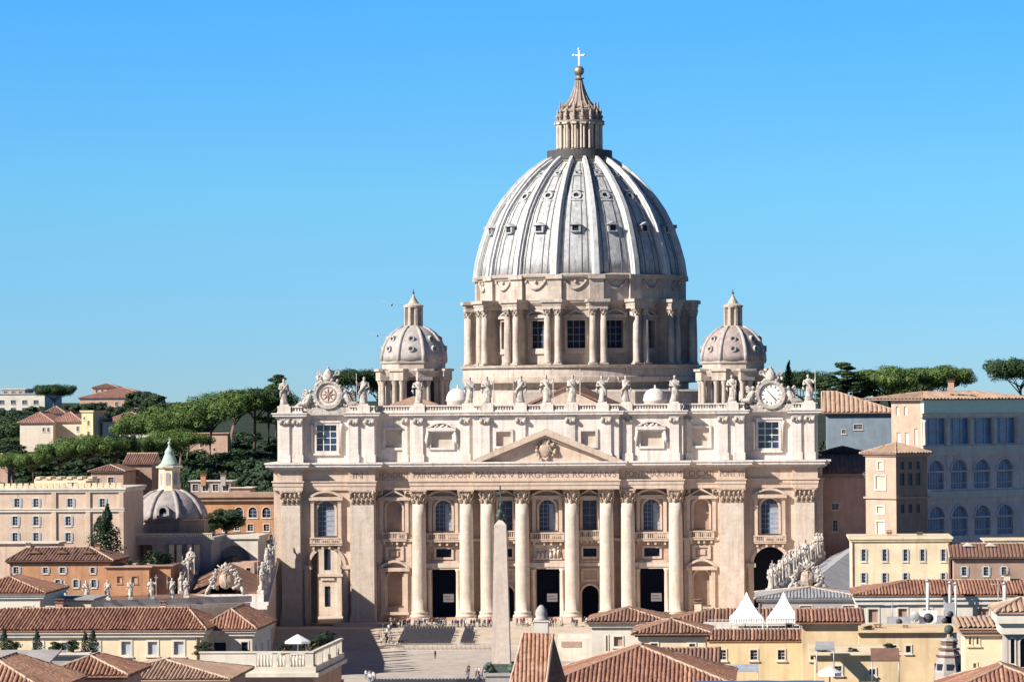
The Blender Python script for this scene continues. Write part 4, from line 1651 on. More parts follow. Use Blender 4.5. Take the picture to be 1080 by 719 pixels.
# ================================================================== people
def person_mesh(seed):
    r_ = random.Random(seed)
    me = bpy.data.meshes.new('person_skel')
    st = r_.uniform(.02, .28)
    arm = r_.uniform(.02, .16)
    V = [(0, 0, .95), (0, 0, 1.15), (0, .0, 1.40), (0, 0, 1.50), (0, -.01, 1.57), (0, -.01, 1.70),
         (.10, 0, .90), (.12, -st * .6, .50), (.12, -st * .3, .07), (.13, -st * .3 - .12, .04),
         (-.10, 0, .90), (-.12, st * .5, .50), (-.12, st * .9, .08), (-.13, st * .9 - .12, .04),
         (.19, 0, 1.40), (.24, arm * .3, 1.12), (.23, -.08 - arm, .88),
         (-.19, 0, 1.40), (-.24, -arm * .3, 1.12), (-.23, -.04 + arm * .2, .86)]
    E = [(0, 1), (1, 2), (2, 3), (3, 4), (4, 5), (0, 6), (6, 7), (7, 8), (8, 9), (0, 10), (10, 11), (11, 12), (12, 13), (2, 14), (14, 15), (15, 16), (2, 17), (17, 18), (18, 19)]
    rad = [(.15, .11), (.14, .10), (.15, .10), (.06, .06), (.09, .10), (.085, .10), (.095, .095), (.065, .065), (.045, .045), (.035, .03), (.095, .095), (.065, .065), (.045, .045), (.035, .03),
           (.07, .065), (.05, .05), (.035, .035), (.07, .065), (.05, .05), (.035, .035)]
    me.from_pydata(V, E, [])
    o = bpy.data.objects.new('person_skel', me)
    COL.objects.link(o)
    md = o.modifiers.new('skin', 'SKIN')
    for i, q in enumerate(me.skin_vertices[0].data):
        q.radius = rad[i]
        q.use_root = (i == 0)
    sb = o.modifiers.new('sub', 'SUBSURF')
    sb.levels = 1
    dg = bpy.context.evaluated_depsgraph_get()
    out = bpy.data.meshes.new_from_object(o.evaluated_get(dg))
    bpy.data.objects.remove(o)
    for p in out.polygons:
        p.use_smooth = True
    return out


def dress(me, top, legs, skirt=False):
    me = me.copy()
    me.materials.clear()
    for k in (top, legs, 'skin', 'hair'):
        me.materials.append(M[k])
    for p in me.polygons:
        z, x, y = p.center.z, abs(p.center.x), p.center.y
        if z > 1.66 or (z > 1.55 and y > .03):
            p.material_index = 3
        elif z > 1.47 or (z < .93 and x > .19):
            p.material_index = 2
        elif z > .93:
            p.material_index = 0
        else:
            p.material_index = 1
    return me


pm = [person_mesh(s) for s in range(4)]
PEOPLE = [dress(pm[i % 4], 'cloth_' + a, 'cloth_' + b) for i, (a, b) in enumerate((('red', 'jean'), ('navy', 'khaki'), ('pale', 'jean'), ('black', 'black'), ('khaki', 'navy'), ('pale', 'khaki'), ('navy', 'black'), ('black', 'jean')))]
PCOL = ['red top', 'navy top', 'white shirt', 'black clothes', 'khaki jacket', 'white top and khaki trousers', 'dark navy clothes', 'black jacket and jeans']


def person(x, y, z, k, label, group, rz):
    o = bpy.data.objects.new('person', PEOPLE[k])
    COL.objects.link(o)
    o.location = (x, y, z)
    o.rotation_euler = (0, 0, rz)
    tag(o, label, 'person', group)


r_ = random.Random(21)
for i in range(95):
    px = r_.choice([r_.uniform(408, 520), r_.uniform(415, 520), r_.uniform(545, 640)])
    y = r_.uniform(-13, -8.5)
    k = r_.randrange(8)
    person(PX(px, y, 655), y, prof_ground(y) + (.15 * max(0, min(4, int((y + 10) / .9) + 1)) if y > -10 else 0), k, 'visitor in %s among the crowd on the basilica steps' % PCOL[k], 'visitors in %s on the basilica steps' % PCOL[k], r_.uniform(0, 6.28))
for i in range(16):
    px = r_.uniform(400, 414)
    y = r_.uniform(-44, -14)
    k = r_.randrange(8)
    person(PX(px, y, 670), y, prof_ground(y + 1.7), k, 'visitor in %s queuing along the terrace shadow edge' % PCOL[k], 'visitors in %s queuing beside the chairs' % PCOL[k], r_.uniform(0, 6.28))
for i in range(18):
    px = r_.uniform(492, 520)
    y = r_.uniform(-118, -92)
    k = r_.randrange(8)
    person(PX(px, y, 700), y, prof_ground(y), k, 'visitor in %s walking near the foot of the obelisk' % PCOL[k], 'visitors in %s near the obelisk' % PCOL[k], r_.uniform(0, 6.28))
for i in range(7):
    y = r_.uniform(-112, -104)
    person(PX(r_.uniform(384, 396), y, 714), y, prof_ground(y), 2, 'visitor in a white shirt standing in the shaded edge of the square', 'visitors in the shaded edge of the square', r_.uniform(0, 6.28))
person(PX(459, -62, 694), -62, prof_ground(-62), 3, 'lone visitor in black crossing the bare paving between two blocks of chairs', None, 1.0)

# ================================================================== chairs laid out in the square
def chair_geo(m, x, y, z):
    m.box(x - .21, x + .21, y - .2, y + .2, z + .42, z + .46)
    m.box(x - .21, x + .21, y - .24, y - .2, z + .46, z + .86)
    for sx in (-.19, .16):
        for sy in (-.22, .17):
            m.box(x + sx, x + sx + .03, y + sy, y + sy + .03, z, z + .42)


m = LB()
chair_geo(m, 0, 0, 0)
cp = m.build('chair', 'seat', fix=False)
tag(cp, 'grey plastic chair in the chair rows nearest the obelisk', 'chair', 'chairs in the rows nearest the obelisk')
spots = []
for row in range(14):
    y = -128 + row * 1.15
    for c in range(24):
        for px0 in (433, 487):
            x = PX(px0, -110, 712) + c * .62
            if px0 == 433 and c > 21 or px0 == 487 and c > 13:
                continue
            spots.append((x, y))
spots = spots[::-1]
first = True
for x, y in spots[:300]:
    if first:
        cp.location = (x, y, prof_ground(y))
        first = False
        continue
    c = cp.copy()
    COL.objects.link(c)
    c.location = (x, y, prof_ground(y))
m = MB()
for x, y in spots[300:]:
    chair_geo(m, x, y, prof_ground(y))
for row in range(24):
    y = -40 + row * 1.05
    if y > -17:
        break
    z = prof_ground(math.ceil((y + 48) / 1.7) * 1.7 - 48)
    x0, x1 = PX(421 + row * .35, y, 676), PX(500, y, 676)
    x = x0
    while x < x1:
        if abs(x - (x0 + 11)) > .8:
            chair_geo(m, x, y, z)
        x += .62
for row in range(14):
    y = -128 + row * 1.15
    x = PX(398, -110, 712)
    while x < PX(431, -110, 712):
        chair_geo(m, x, y, prof_ground(y))
        x += .62
o = m.build('rows_of_chairs', 'seat', fix=False, kind='stuff')
o['label'] = 'dark blocks of grey chairs set out on the terrace before the basilica'
m = MB()
for k, (a, b, y) in enumerate(((417, 500, -41), (505, 528, -41), (417, 528, -44.5))):
    for i in range(30):
        pass
# crowd barriers in front of the terrace chairs
bar = None
for k in range(22):
    y = -47.0
    x = PX(419 + k * 5.0, y, 683)
    if bar is None:
        q = LB()
        q.tube([(-.42, 0, .05), (-.42, 0, 1.1), (.42, 0, 1.1), (.42, 0, .05)], .035, 5)
        q.tube([(-.42, 0, .25), (.42, 0, .25)], .025, 4)
        for j in range(6):
            q.tube([(-.35 + j * .14, 0, .25), (-.35 + j * .14, 0, 1.08)], .018, 4)
        for sx in (-.3, .3):
            q.box(sx - .03, sx + .03, -.25, .25, 0, .05)
        bar = q.build('crowd_barrier', 'steel', fix=False)
        tag(bar, 'steel crowd barrier in the line below the terrace chairs', 'barrier', 'crowd barriers below the terrace chairs')
        bar.location = (x, y, prof_ground(-46.3))
    else:
        c = bar.copy()
        COL.objects.link(c)
        c.location = (x, y, prof_ground(-46.3))

# low white stage with a banner seen between the roofs
t = thing('stage', 'low white stage wall with a lettered band beside the steep tiled roof', 'stage', (PX(615, -66, 675), -66, -4.1))
m = MB()
xa, xb = PX(588, -66, 675), PX(655, -66, 675)
m.box(xa, xb, -66, -60, -4.2, PZ(673, -66, 615))
m.box(xa, xb, -64, -60, PZ(673, -66, 615) + .002, PZ(668, -64, 615))
m.build('wall', 'bwhite', t)
m = MB()
m.box(PX(592, -66, 675), PX(613, -66, 675), -66.08, -66.003, PZ(682, -66, 615), PZ(676, -66, 615))
m.build('banner', 'niche', t)
m = MB()
for k in range(6):
    x = PX(626 + k * 3.2, -66, 675)
    m.box(x - .25, x + .25, -66.9, -66.3, -4.1, PZ(674 + (k % 2) * 2, -66, 615))
m.build('loudspeaker', 'cloth_navy', t)

# ================================================================== wings of the square with their statues
def wing(s, label, ya=-104.0, yb=-1.5):
    """covered corridor running from the front to the colonnade; s = -1 / +1 side"""
    def xi(y):      # inner face
        return s * (57.3 - (0 - y) * .11)
    t = thing('corridor_wing', label, 'corridor building', (xi(ya), ya, -6))
    wd = 15.5
    zt = 12.6
    K = Matrix.Identity(4)
    K[2][1] = .031
    m = MB(K)
    a = [(xi(ya), ya), (xi(yb), yb), (xi(yb) + s * wd, yb), (xi(ya) + s * wd, ya)]
    m.prism(a, -8, zt, 'z')
    m.build('wall', 'peach', t)
    m = MB(K)
    b = [(xi(ya) - s * .7, ya - .7), (xi(yb) - s * .7, yb), (xi(yb) + s * (wd + .7), yb), (xi(ya) + s * (wd + .7), ya - .7)]
    m.prism(b, zt - 1.2, zt - .5, 'z')
    m.prism([(p[0] - s * .25 if i < 2 else p[0] + s * .25, p[1]) for i, p in enumerate(b)], zt - .499, zt + .1, 'z')
    m.build('cornice', 'attic', t)
    m = MB(K)
    n = 22
    for i in range(n):          # pilasters and window bays on the inner face
        y = ya + (yb - ya) * (i + .5) / n
        x = xi(y)
        m.box(min(x - s * .35, x + s * .3), max(x - s * .35, x + s * .3), y - .7, y + .7, -7, zt - 1.22)
    m.build('pilasters', 'peach', t)
    m = MB(K)
    for off in (0.0, wd - .5):
        a0, b0 = xi(ya) + s * off, xi(yb) + s * off
        m.prism([(a0, ya), (b0, yb), (b0 + s * .5, yb), (a0 + s * .5, ya)], zt + .1, zt + 1.5, 'z')
    m.prism([(xi(ya) + s * .51, ya), (xi(ya) + s * (wd - .51), ya), (xi(ya) + s * (wd - .51), ya + .5), (xi(ya) + s * .51, ya + .5)], zt + .1, zt + 1.5, 'z')
    m.build('parapet', 'attic', t)
    m = MB(K)
    mid = wd / 2
    e0, e1, r0_, r1_ = xi(ya) + s * 1.2, xi(yb) + s * 1.2, xi(ya) + s * mid, xi(yb) + s * mid
    f0, f1 = xi(ya) + s * (wd - 1.2), xi(yb) + s * (wd - 1.2)
    A, B = ((e1, yb, zt + .3), (e0, ya, zt + .3)) if s < 0 else ((e0, ya, zt + .3), (e1, yb, zt + .3))
    tile_roof(m, [(e0, ya + 1, zt + .3), (e1, yb, zt + .3), (r1_, yb, zt + 3.2), (r0_, ya + 1, zt + 3.2)], .6, .12, 3)
    tile_roof(m, [(f1, yb, zt + .3), (f0, ya + 1, zt + .3), (r0_, ya + 1, zt + 3.2), (r1_, yb, zt + 3.2)], .6, .12, 3)
    m.build('roof', 'slate' if s > 0 else 'tile_b', t)
    return xi, wd, zt


SMALL = []
for k, at in enumerate(('staff', 'book', 'bless', 'saw', None, 'cross')):
    q = LB()
    q.box(-.55, .55, -.5, .5, 0, .5)
    q.M = Matrix.Translation((0, 0, .5))
    figure(q, 3.3, 100 + k * 7, at)
    o = q.build('saint_statue', 'statue', fix=True)
    SMALL.append(o)
used_small = [False] * 6


def small_statue(x, y, z, rz, k, label, group, sc=1.0):
    o = SMALL[k]
    if used_small[k]:
        o = o.copy()
        COL.objects.link(o)
    used_small[k] = True
    o.location = (x, y, z)
    o.rotation_euler = (0, 0, rz)
    o.scale = (sc, sc, sc)
    tag(o, label, 'statue', group)


r_ = random.Random(5)
for s, lab in ((-1, 'long corridor wing with statues on both parapets beside the daylight archway'), (1, 'long corridor wing with grey roof and statues beside the dark archway')):
    xi, wd, zt = wing(s, lab)
    side = 'daylight archway' if s < 0 else 'dark archway'
    for off, row in ((.3, 'inner'), (wd - .3, 'outer')):
        n = 21
        for i in range(n):
            y = -103 + 96 * i / (n - 1) + r_.uniform(-1.2, 1.2)
            if s > 0 and row == 'inner' and y > -1:
                continue
            small_statue(xi(y) + s * off, y, zt + 1.5 + .031 * y, r_.uniform(-.7, .7) - s * (.9 if row == 'inner' else -.9), r_.randrange(6), 'weathered saint statue on the %s parapet of the wing by the %s' % (row, side),
                         'saint statues on the %s parapet by the %s' % (row, side), r_.uniform(1.0, 1.38))

# carved crest on the near end of the wing
xi = lambda y: -(57.3 - (0 - y) * .11)
t = thing('carved_crest', 'large carved stone coat of arms on the end parapet of the statue lined wing', 'coat of arms', (xi(-104) - 7.0, -103.6, 10.9))
m = LB()
rr = random.Random(8)
m.lathe([(.2, .9), (.9, 1.3), (1.25, 2.2), (1.15, 3.3), (.4, 3.9)], (0, -.1, 0), 14, sy=.4)
m.tube([(-.9, -.42, 3.0), (0, -.62, 2.4), (.9, -.42, 1.8)], .14, 5)
m.box(-.12, .12, -.66, -.3, 1.2, 3.8)
m.build('shield', 'capital', t)
m = LB()
for k in range(60):
    a = rr.uniform(-.5, PI + .5)
    m.ball((2.1 * math.cos(a) * rr.uniform(.85, 1.25), rr.uniform(-.5, .3), 2.3 + 2.4 * math.sin(a) * rr.uniform(.85, 1.15)), rr.uniform(.14, .38), (1, 1, rr.uniform(.7, 1.8)), n=6)
m.lathe([(.5, 0), (.68, .4), (.5, .8), (.6, .9), (.35, 1.3), (.1, 1.6)], (0, 0, 4.2), 10, sy=.7)
for s in (-1, 1):
    m.tube([(s * -.7, -.3, 3.6), (s * 1.5, -.3, 5.3)], .12, 5)
    m.tube([(s * 1.3, -.2, 1.0), (s * 2.6, -.3, 1.6), (s * 2.9, -.2, 2.6), (s * 2.3, -.2, 3.1), (s * 1.9, -.2, 2.6)], [.3, .34, .3, .22, .12], 6)
    m.tube([(s * 1.5, -.2, 3.4), (s * 2.3, -.3, 3.9), (s * 1.9, -.2, 4.6), (s * 1.2, -.2, 4.3)], [.3, .28, .2, .1], 6)
for s in (-1, 1):
    m.tube([(s * 3.4, 0, 0), (s * 3.1, -.2, 1.0), (s * 2.5, 0, 2.0)], [.5, .4, .2], 7)
m.build('scrollwork', 'statue', t)

dup(t, (-xi(-104) + 7.0, -103.6, 10.9), label='large carved stone coat of arms on the grey roofed wing beside the dark archway')

# colonnade arm curving away from the wing, statues along its parapet
t = thing('colonnade', 'curved colonnade arm with tiled roof and statues in front of the orange houses', 'colonnade', (PX(150, -130, 640), -130, -6))
pts_ = []
xs0, ys0 = xi(-104) + .5, -104.5
for k in range(13):
    a = k / 12
    pts_.append((xs0 - 2 - a * 68, ys0 - 30 * math.sin(a * 1.5) * .9))
m = MB()
q = MB()
c_ = MB()
rf = MB()
for (xa, ya_), (xb, yb_) in zip(pts_, pts_[1:]):
    poly = [(xa, ya_), (xb, yb_), (xb, yb_ + 16), (xa, ya_ + 16)]
    m.prism([(xa, ya_ + 1), (xb, yb_ + 1), (xb, yb_ + 15), (xa, ya_ + 15)], 5.6, 8.6, 'z')
    m.prism([(xa, ya_ + .3), (xb, yb_ + .3), (xb, yb_ + 15.7), (xa, ya_ + 15.7)], 8.6, 9.4, 'z')
    q.prism([(xa, ya_ + .9), (xb, yb_ + .9), (xb, yb_ + 1.4), (xa, ya_ + 1.4)], 9.4, 10.6, 'z')
    for f_ in (.25, .75):
        c_.lathe([(.85, 0), (.7, .4), (.62, 9.4), (.85, 10.7)], (xa + (xb - xa) * f_, ya_ + (yb_ - ya_) * f_ + 1.9, -5.2), 10)
    rf.add([(xa, ya_ + 1.6, 9.6), (xb, yb_ + 1.6, 9.6), (xb, yb_ + 8, 11.0), (xa, ya_ + 8, 11.0), (xb, yb_ + 15, 9.6), (xa, ya_ + 15, 9.6)], [(0, 1, 2, 3), (3, 2, 4, 5)])
m.build('entablature', 'peach', t)
q.build('parapet', 'bgrey', t)
for_cols = c_.build('columns', 'cream', t)
rf.build('roof', 'tile_b', t)
for i, px in enumerate((48, 68, 90, 113, 136, 158, 181, 196)):
    x = PX(px, -118, 632)
    y = -118
    for (xa, ya_), (xb, yb_) in zip(pts_, pts_[1:]):
        if xb <= x <= xa:
            y = ya_ + (yb_ - ya_) * (x - xa) / (xb - xa)
            x = PX(px, y, 632)
    small_statue(x, y + 1.2, 10.6, r_.uniform(-.6, .6), i % 6, ['bent saint statue', 'pinkish robed saint statue', 'slender saint statue', 'dark weathered saint statue', 'saint statue in shade', 'saint statue with wide cloak', 'saint statue by the brown wall', 'saint statue beside the clustered wing statues'][i]
                 + ' on the colonnade parapet, ' + ['first', 'second', 'third', 'fourth', 'fifth', 'sixth', 'seventh', 'last'][i] + ' of the row', 'statues on the colonnade parapet', .95)
# ================================================================== houses
def house(name, label, cat, px0, px1, ye, yb, Y, depth, wallm, roof=None, wins=(), zb=-8.0, over=.5, corn='bwhite', group=None, shutters=None, winframe='bwhite',
          glassm='glass', corn_h=.6, dz_=.0, rot=0.0, sidewins=0, pitch=.5, side_wallm=None, arch=False, frame_w=.14):
    """px0..px1: extent of the front, ye: eave height, yb: only used when zb is None; all surveyed at depth Y. wins: (px, py, w px, h px[, arched])"""
    x0, x1 = PX(px0, Y, ye), PX(px1, Y, ye)
    pm_ = (px0 + px1) / 2
    zt = PZ(ye, Y, pm_)
    if Y > 90:
        pitch = .55
    if zb is None:
        zb = PZ(yb, Y, pm_)
    t = thing(name, label, cat, (x0, Y, zb), group)
    T = None
    if rot:
        T = Matrix.Translation((x0, Y, 0)) @ Matrix.Rotation(rot, 4, 'Z') @ Matrix.Translation((-x0, -Y, 0))
    hs = []
    for w in wins:
        cx, hw, hh = PX(w[0], Y, w[1]), w[2] / 2 / S(Y), w[3] / 2 / S(Y)
        cz = PZ(w[1], Y, w[0])
        hs.append((cx - hw, cx + hw, max(cz - hh, zb + .05), min(cz + hh, zt - .1), arch or (len(w) > 4 and w[4])))
    m = MB(T)
    wall(m, x0, x1, zb, zt, Y, hs, .35, 0, n=8)
    yb_ = Y + depth
    m.add([(x0, Y, zb), (x0, Y, zt), (x0, yb_, zt), (x0, yb_, zb)], [(0, 1, 2, 3)], 1)
    m.add([(x1, Y, zb), (x1, Y, zt), (x1, yb_, zt), (x1, yb_, zb)], [(0, 1, 2, 3)], 1)
    m.add([(x0, yb_, zb), (x0, yb_, zt), (x1, yb_, zt), (x1, yb_, zb)], [(0, 1, 2, 3)], 0)
    m.add([(x0, Y, zt - .01), (x0, yb_, zt - .01), (x1, yb_, zt - .01), (x1, Y, zt - .01)], [(0, 1, 2, 3)], 0)
    m.build('wall', [wallm, side_wallm or wallm], t, fix=False)
    for h in hs:
        m = MB(T)
        fw = frame_w * (1 if h[1] - h[0] < 2 else 1.4)
        m.ring(outline(h, 8, grow=fw), outline(h, 8), Y - .07, Y - .003)
        m.box(h[0] - fw * 1.6, h[1] + fw * 1.6, Y - .16, Y - .004, h[2] - fw - .12, h[2] - fw)
        w = m.build('window', winframe, t, fix=False)
        m = MB(T)
        pane(m, h, Y + .22)
        m.build('pane', glassm, w, fix=False)
        if h[1] - h[0] > .5 and glassm == 'glass':
            m = MB(T)
            muntins(m, h, Y + .215, 2, 3, .05)
            m.build('sash', 'bwhite', w, fix=False)
        if shutters:
            hw = (h[1] - h[0]) / 2
            for s in (-1, 1):
                a = h[1] + .02 if s > 0 else h[0] - .02 - hw
                m = MB(T)
                m.box(a, a + hw, Y - .10, Y - .075, h[2], h[3])
                for k in range(5):
                    zz = h[2] + (h[3] - h[2]) * (k + .5) / 5
                    m.box(a + .04, a + hw - .04, Y - .12, Y - .101, zz - .05, zz + .05)
                m.build('shutter', shutters, w, fix=False)
    if x1 - x0 > 7 and Y < 0 and not rot:
        for f_ in ((.985,) if x1 - x0 < 14 else (.012, .985)):
            xp = x0 + (x1 - x0) * f_
            m = MB(T)
            m.tube([(xp, Y - .12, zb), (xp, Y - .12, zt)], .08, 6)
            m.build('downpipe', 'tile_b', t, fix=False)
    if sidewins:
        for k in range(sidewins):
            yy = Y + depth * (k + .6) / sidewins
            zc_ = zt - 2.2
            for xx, nm in ((x1 + .003, 1), ):
                m = MB(T)
                m.box(xx, xx + .06, yy - .6, yy + .6, zc_ - .9, zc_ + .9)
                w = m.build('window', 'shutter', t, fix=False)
    if corn:
        m = MB(T)
        m.box(x0 - over * .6, x1 + over * .6, Y - over * .6, yb_ + over * .6, zt, zt + corn_h * .5)
        m.box(x0 - over, x1 + over, Y - over, yb_ + over, zt + corn_h * .5 + .001, zt + corn_h)
        m.build('cornice', corn, t, fix=False)
        zt += corn_h
    if roof:
        kind, rise, rm = roof[:3]
        build_roof(t, kind, rise, rm, x0 - over - .15, x1 + over + .15, Y - over - .15, yb_ + over + .15, zt + .02, T, pitch, roof[3] if len(roof) > 3 else None)
    return t, (x0, x1, zt, zb, T)


def build_roof(t, kind, rise, rm, xa, xb, ya, yb, z, T=None, pitch=.5, opt=None):
    d, wdt = yb - ya, xb - xa
    zr = z + rise
    ym, xm = (ya + yb) / 2, (xa + xb) / 2
    near = pitch < .45
    A, B, C, D = (xa, ya, z), (xb, ya, z), (xb, yb, z), (xa, yb, z)
    polys, ridges = [], []
    if kind == 'hip':
        if wdt >= d:
            hl = opt[0] if opt else d / 2
            hr = opt[1] if opt else d / 2
            E, F = (xa + hl, ym, zr), (xb - hr, ym, zr)
            polys = [[A, B, F, E], [C, D, E, F]]
            if hr > .01:
                polys.append([B, C, F])
            if hl > .01:
                polys.append([D, A, E])
            ridges = [(E, F), (B, F), (C, F), (A, E), (D, E)]
        else:
            E, F = (xm, ya + wdt / 2, zr), (xm, yb - wdt / 2, zr)
            polys = [[A, B, E], [B, C, F, E], [C, D, F], [D, A, E, F]]
            ridges = [(E, F), (A, E), (B, E), (C, F), (D, F)]
    elif kind == 'pyr':
        E = (xm, ym, zr)
        polys = [[A, B, E], [B, C, E], [C, D, E], [D, A, E]]
        ridges = [(q, E) for q in (A, B, C, D)]
    elif kind == 'gable':        # ridge along x
        E, F = (xa, ym, zr), (xb, ym, zr)
        polys = [[A, B, F, E], [C, D, E, F]]
        ridges = [(E, F)]
    elif kind == 'front':        # ridge along y, gable faces the viewer
        E, F = (xm, ya, zr), (xm, yb, zr)
        polys = [[B, C, F, E], [D, A, E, F]]
        ridges = [(E, F)]
    elif kind == 'shed':
        E, F = (xa, yb, zr), (xb, yb, zr)
        polys = [[A, B, F, E]]
    m = MB(T)
    for i, p_ in enumerate(polys):
        if near:
            tile_roof(m, p_, pitch, pitch * .42, 1.2, seed=i, ridges_mi=1)
        else:
            tile_roof(m, p_, pitch, pitch * .26 if pitch < 1.5 else .03, 2.5, sub=3, seed=i, ridges_mi=1 if .45 <= pitch < .8 else 0)
        slab(m, p_, .12)
    r = m.build('roof', [rm, 'tile_c' if rm in ('tile', 'tile_b') else rm], t, fix=False)
    if ridges:
        m = MB(T)
        for a, b in ridges:
            a, b = Vector(a), Vector(b)
            k = max(2, int((b - a).length / .6))
            m.tube([a.lerp(b, i / k) + Vector((0, 0, .03 + .03 * (i % 2))) for i in range(k + 1)], .13 if near else .2, 5)
        m.build('ridge', 'ridge', r, fix=False)
    if kind == 'gable' or kind == 'front':
        m = MB(T)
        if kind == 'gable':
            for x in (xa + .35, xb - .35):
                m.prism([(ya + .3, z), (yb - .3, z), (ym, zr - .15)], x - .1, x + .1, 'x')
        else:
            m.prism([(xa + .3, z), (xb - .3, z), (xm, zr - .15)], ya + .3, ya + .5, 'y')
        m.build('gable', 'bcream', t, fix=False)
    return r


def chimney(px, yt, yb_, Y, w, label, matn='bwhite', cap=True, group=None, name='chimney'):
    x, zt, zb = PX(px, Y, yt), PZ(yt, Y, px), PZ(yb_, Y, px)
    t = thing(name, label, 'chimney', (x, Y, zb), group)
    m = MB()
    m.box(x - w / 2, x + w / 2, Y - w / 2, Y + w / 2, zb, zt - (.25 if cap else 0))
    m.build('stack', matn, t, fix=False)
    if cap:
        m = MB()
        m.box(x - w * .65, x + w * .65, Y - w * .65, Y + w * .65, zt - .249, zt - .1)
        for s in (-1, 1):
            m.box(x + s * w * .3 - .06, x + s * w * .3 + .06, Y - w * .4, Y + w * .4, zt - .1, zt + .12)
        m.box(x - w * .6, x + w * .6, Y - w * .6, Y + w * .6, zt + .121, zt + .2)
        m.build('cap', 'tile_b', t, fix=False)
    return t


def row(px0, px1, n, py, w, h, *a):
    return [(px0 + (px1 - px0) * i / max(1, n - 1), py, w, h, *a) for i in range(n)]


# ---------------------------------------------------------------- far hill, on the pale side of the basilica
house('apartment_block', 'white flat roofed apartment block on the far ridge by the round tree', 'building', -12, 47, 416, 0, 820, 40, 'bwhite', None, row(2, 38, 4, 424, 5, 4) + row(2, 38, 4, 432, 5, 4), zb=30, corn='bwhite', corn_h=.5, winframe='shutter')
house('apartment_block', 'small grey upper storey of flats peeping over the far ridge', 'building', 2, 26, 411, 0, 850, 20, 'bgrey', None, row(6, 22, 3, 414, 4, 3), zb=35, corn='bwhite', corn_h=.5, winframe='shutter')
house('villa', 'pink villa with a wide red hipped roof on the hilltop', 'building', 84, 162, 420.5, 0, 720, 30, 'bpink', ('hip', 4.2, 'tile_far'), row(112, 156, 5, 426, 3.2, 4.5), zb=30, pitch=1.2, corn='bwhite', corn_h=.4)
house('villa_tower', 'little look-out storey with a dark roof rising above the red villa roof', 'building', 98, 124, 409.5, 0, 738, 9, 'bpink', ('hip', 1.6, 'tile_dark'), row(102, 120, 4, 412.5, 2.6, 3.6), zb=42, pitch=1.0, corn='bwhite', corn_h=.3)
house('cream_house', 'large cream house with blank walls and a brick red roof on the hill', 'building', 21, 56, 447, 0, 430, 26, 'bpale', ('hip', 3.4, 'tile_far'), [(46, 453, 2.2, 4), (51, 453, 2.2, 4)], zb=14, pitch=1.0, corn='bwhite', corn_h=.4)
house('cream_house', 'cream house wing with shaded end beside the yellow tower', 'building', 57, 86, 446, 0, 436, 20, 'bpale', ('hip', 3.2, 'tile_far'), [(64, 462, 2.4, 3.6), (82, 452, 2.6, 5)], zb=14, pitch=1.0, corn='bwhite', corn_h=.4)
house('upper_storey', 'low upper storey with a brown roof behind the cream house', 'building', 46, 68, 436, 0, 462, 10, 'bwhite', ('hip', 2.4, 'tile_dark'), row(50, 64, 3, 438.5, 2.2, 2.6), zb=25, pitch=1.0, corn=None)
house('yellow_tower', 'square yellow tower house with small dark windows on the hill', 'tower', 86, 99, 435, 0, 424, 9, 'byellow', None, [(94, 446, 2.4, 5), (94, 458, 2.6, 6), (89, 441, 1.5, 3)], zb=14, corn='byellow', corn_h=.7, rot=R(-14), sidewins=1)
house('white_house', 'white house with red hipped roof and a shaded loggia above the pines', 'building', 108, 160, 445.5, 0, 428, 16, 'bwhite', ('hip', 3.0, 'tile_far'), [(123, 452, 3, 7), (139, 452.5, 12, 8), (152, 452, 3, 7)], zb=14, pitch=1.0, corn='bwhite', corn_h=.4)
house('brick_house', 'brownish house half hidden under the umbrella pines', 'building', 96, 130, 497, 0, 110, 18, 'bpink', ('hip', 1.5, 'tile_dark'), [(117, 507, 6, 8), (104, 507, 3, 6)], zb=-5, pitch=.9, corn=None)
house('brick_house', 'brown house with a dark roof and a tall pale end pillar behind the palace', 'building', 132, 160, 489, 0, 128, 14, 'bbrown', ('gable', 2.4, 'tile_dark'), [(145, 500, 3, 5)], zb=0, pitch=.9, corn=None)
house('pink_house', 'flat pink wall glimpsed between the pine trunks', 'building', 200, 240, 458, 0, 300, 10, 'bpink', None, [(212, 470, 2, 3.5), (226, 474, 2, 3.5)], zb=20, corn='bpink', corn_h=.5)
house('garden_house', 'small house with a red roof at the very edge of the garden', 'building', -8, 8, 486, 0, 240, 10, 'bpink', ('hip', 2, 'tile_far'), [(2, 491, 2, 3)], zb=5, pitch=.9, corn=None)
t = thing('garden_wall', 'pale parapet wall above the long palace roof', 'wall', (PX(60, -10, 510), -10, 20))
m = MB()
m.box(PX(36, -10, 510), PX(98, -10, 510), -10, -4, 10, PZ(505, -10, 60))
for k in range(6):
    x = PX(40 + k * 11, -10, 505)
    m.box(x - .5, x + .5, -10.2, -4.2, PZ(505, -10, 60), PZ(505, -10, 60) + .5)
m.build('parapet', 'bcream', t)

# ---------------------------------------------------------------- long palace and the church beside it
w = [(18, 530, 5, 9), (38, 530, 5, 9), (74, 530, 5, 9), (108, 530, 5, 9), (16, 549, 5, 9.5), (38, 549, 5, 9.5), (72, 549, 5, 9.5)] + [(16, 566, 5, 9), (38, 566, 5, 9), (72, 566, 5, 9)]
pal, (x0, x1, zt, zb, _) = house('long_palace', 'long peach coloured palace with shuttered windows and a strong string course', 'palace', -14, 130, 519, 0, -60, 24, 'bpalace', None, w, over=.6, corn='bwhite', corn_h=.9, shutters='shutter', frame_w=.2)
m = MB()
m.box(x0 - .2, x1 + .2, -60.35, -60.003, PZ(539.5, -60, 60), PZ(537, -60, 60))
m.box(x0 - .3, x1 + .3, -60.5, -60.004, PZ(537, -60, 60) + .002, PZ(536, -60, 60))
m.build('string_course', 'bwhite', pal)
m = MB()
for px in (57, 93, 128):
    x = PX(px, -60, 540)
    m.box(x - .45, x + .45, -60.3, -60.005, -8, zt - .9)
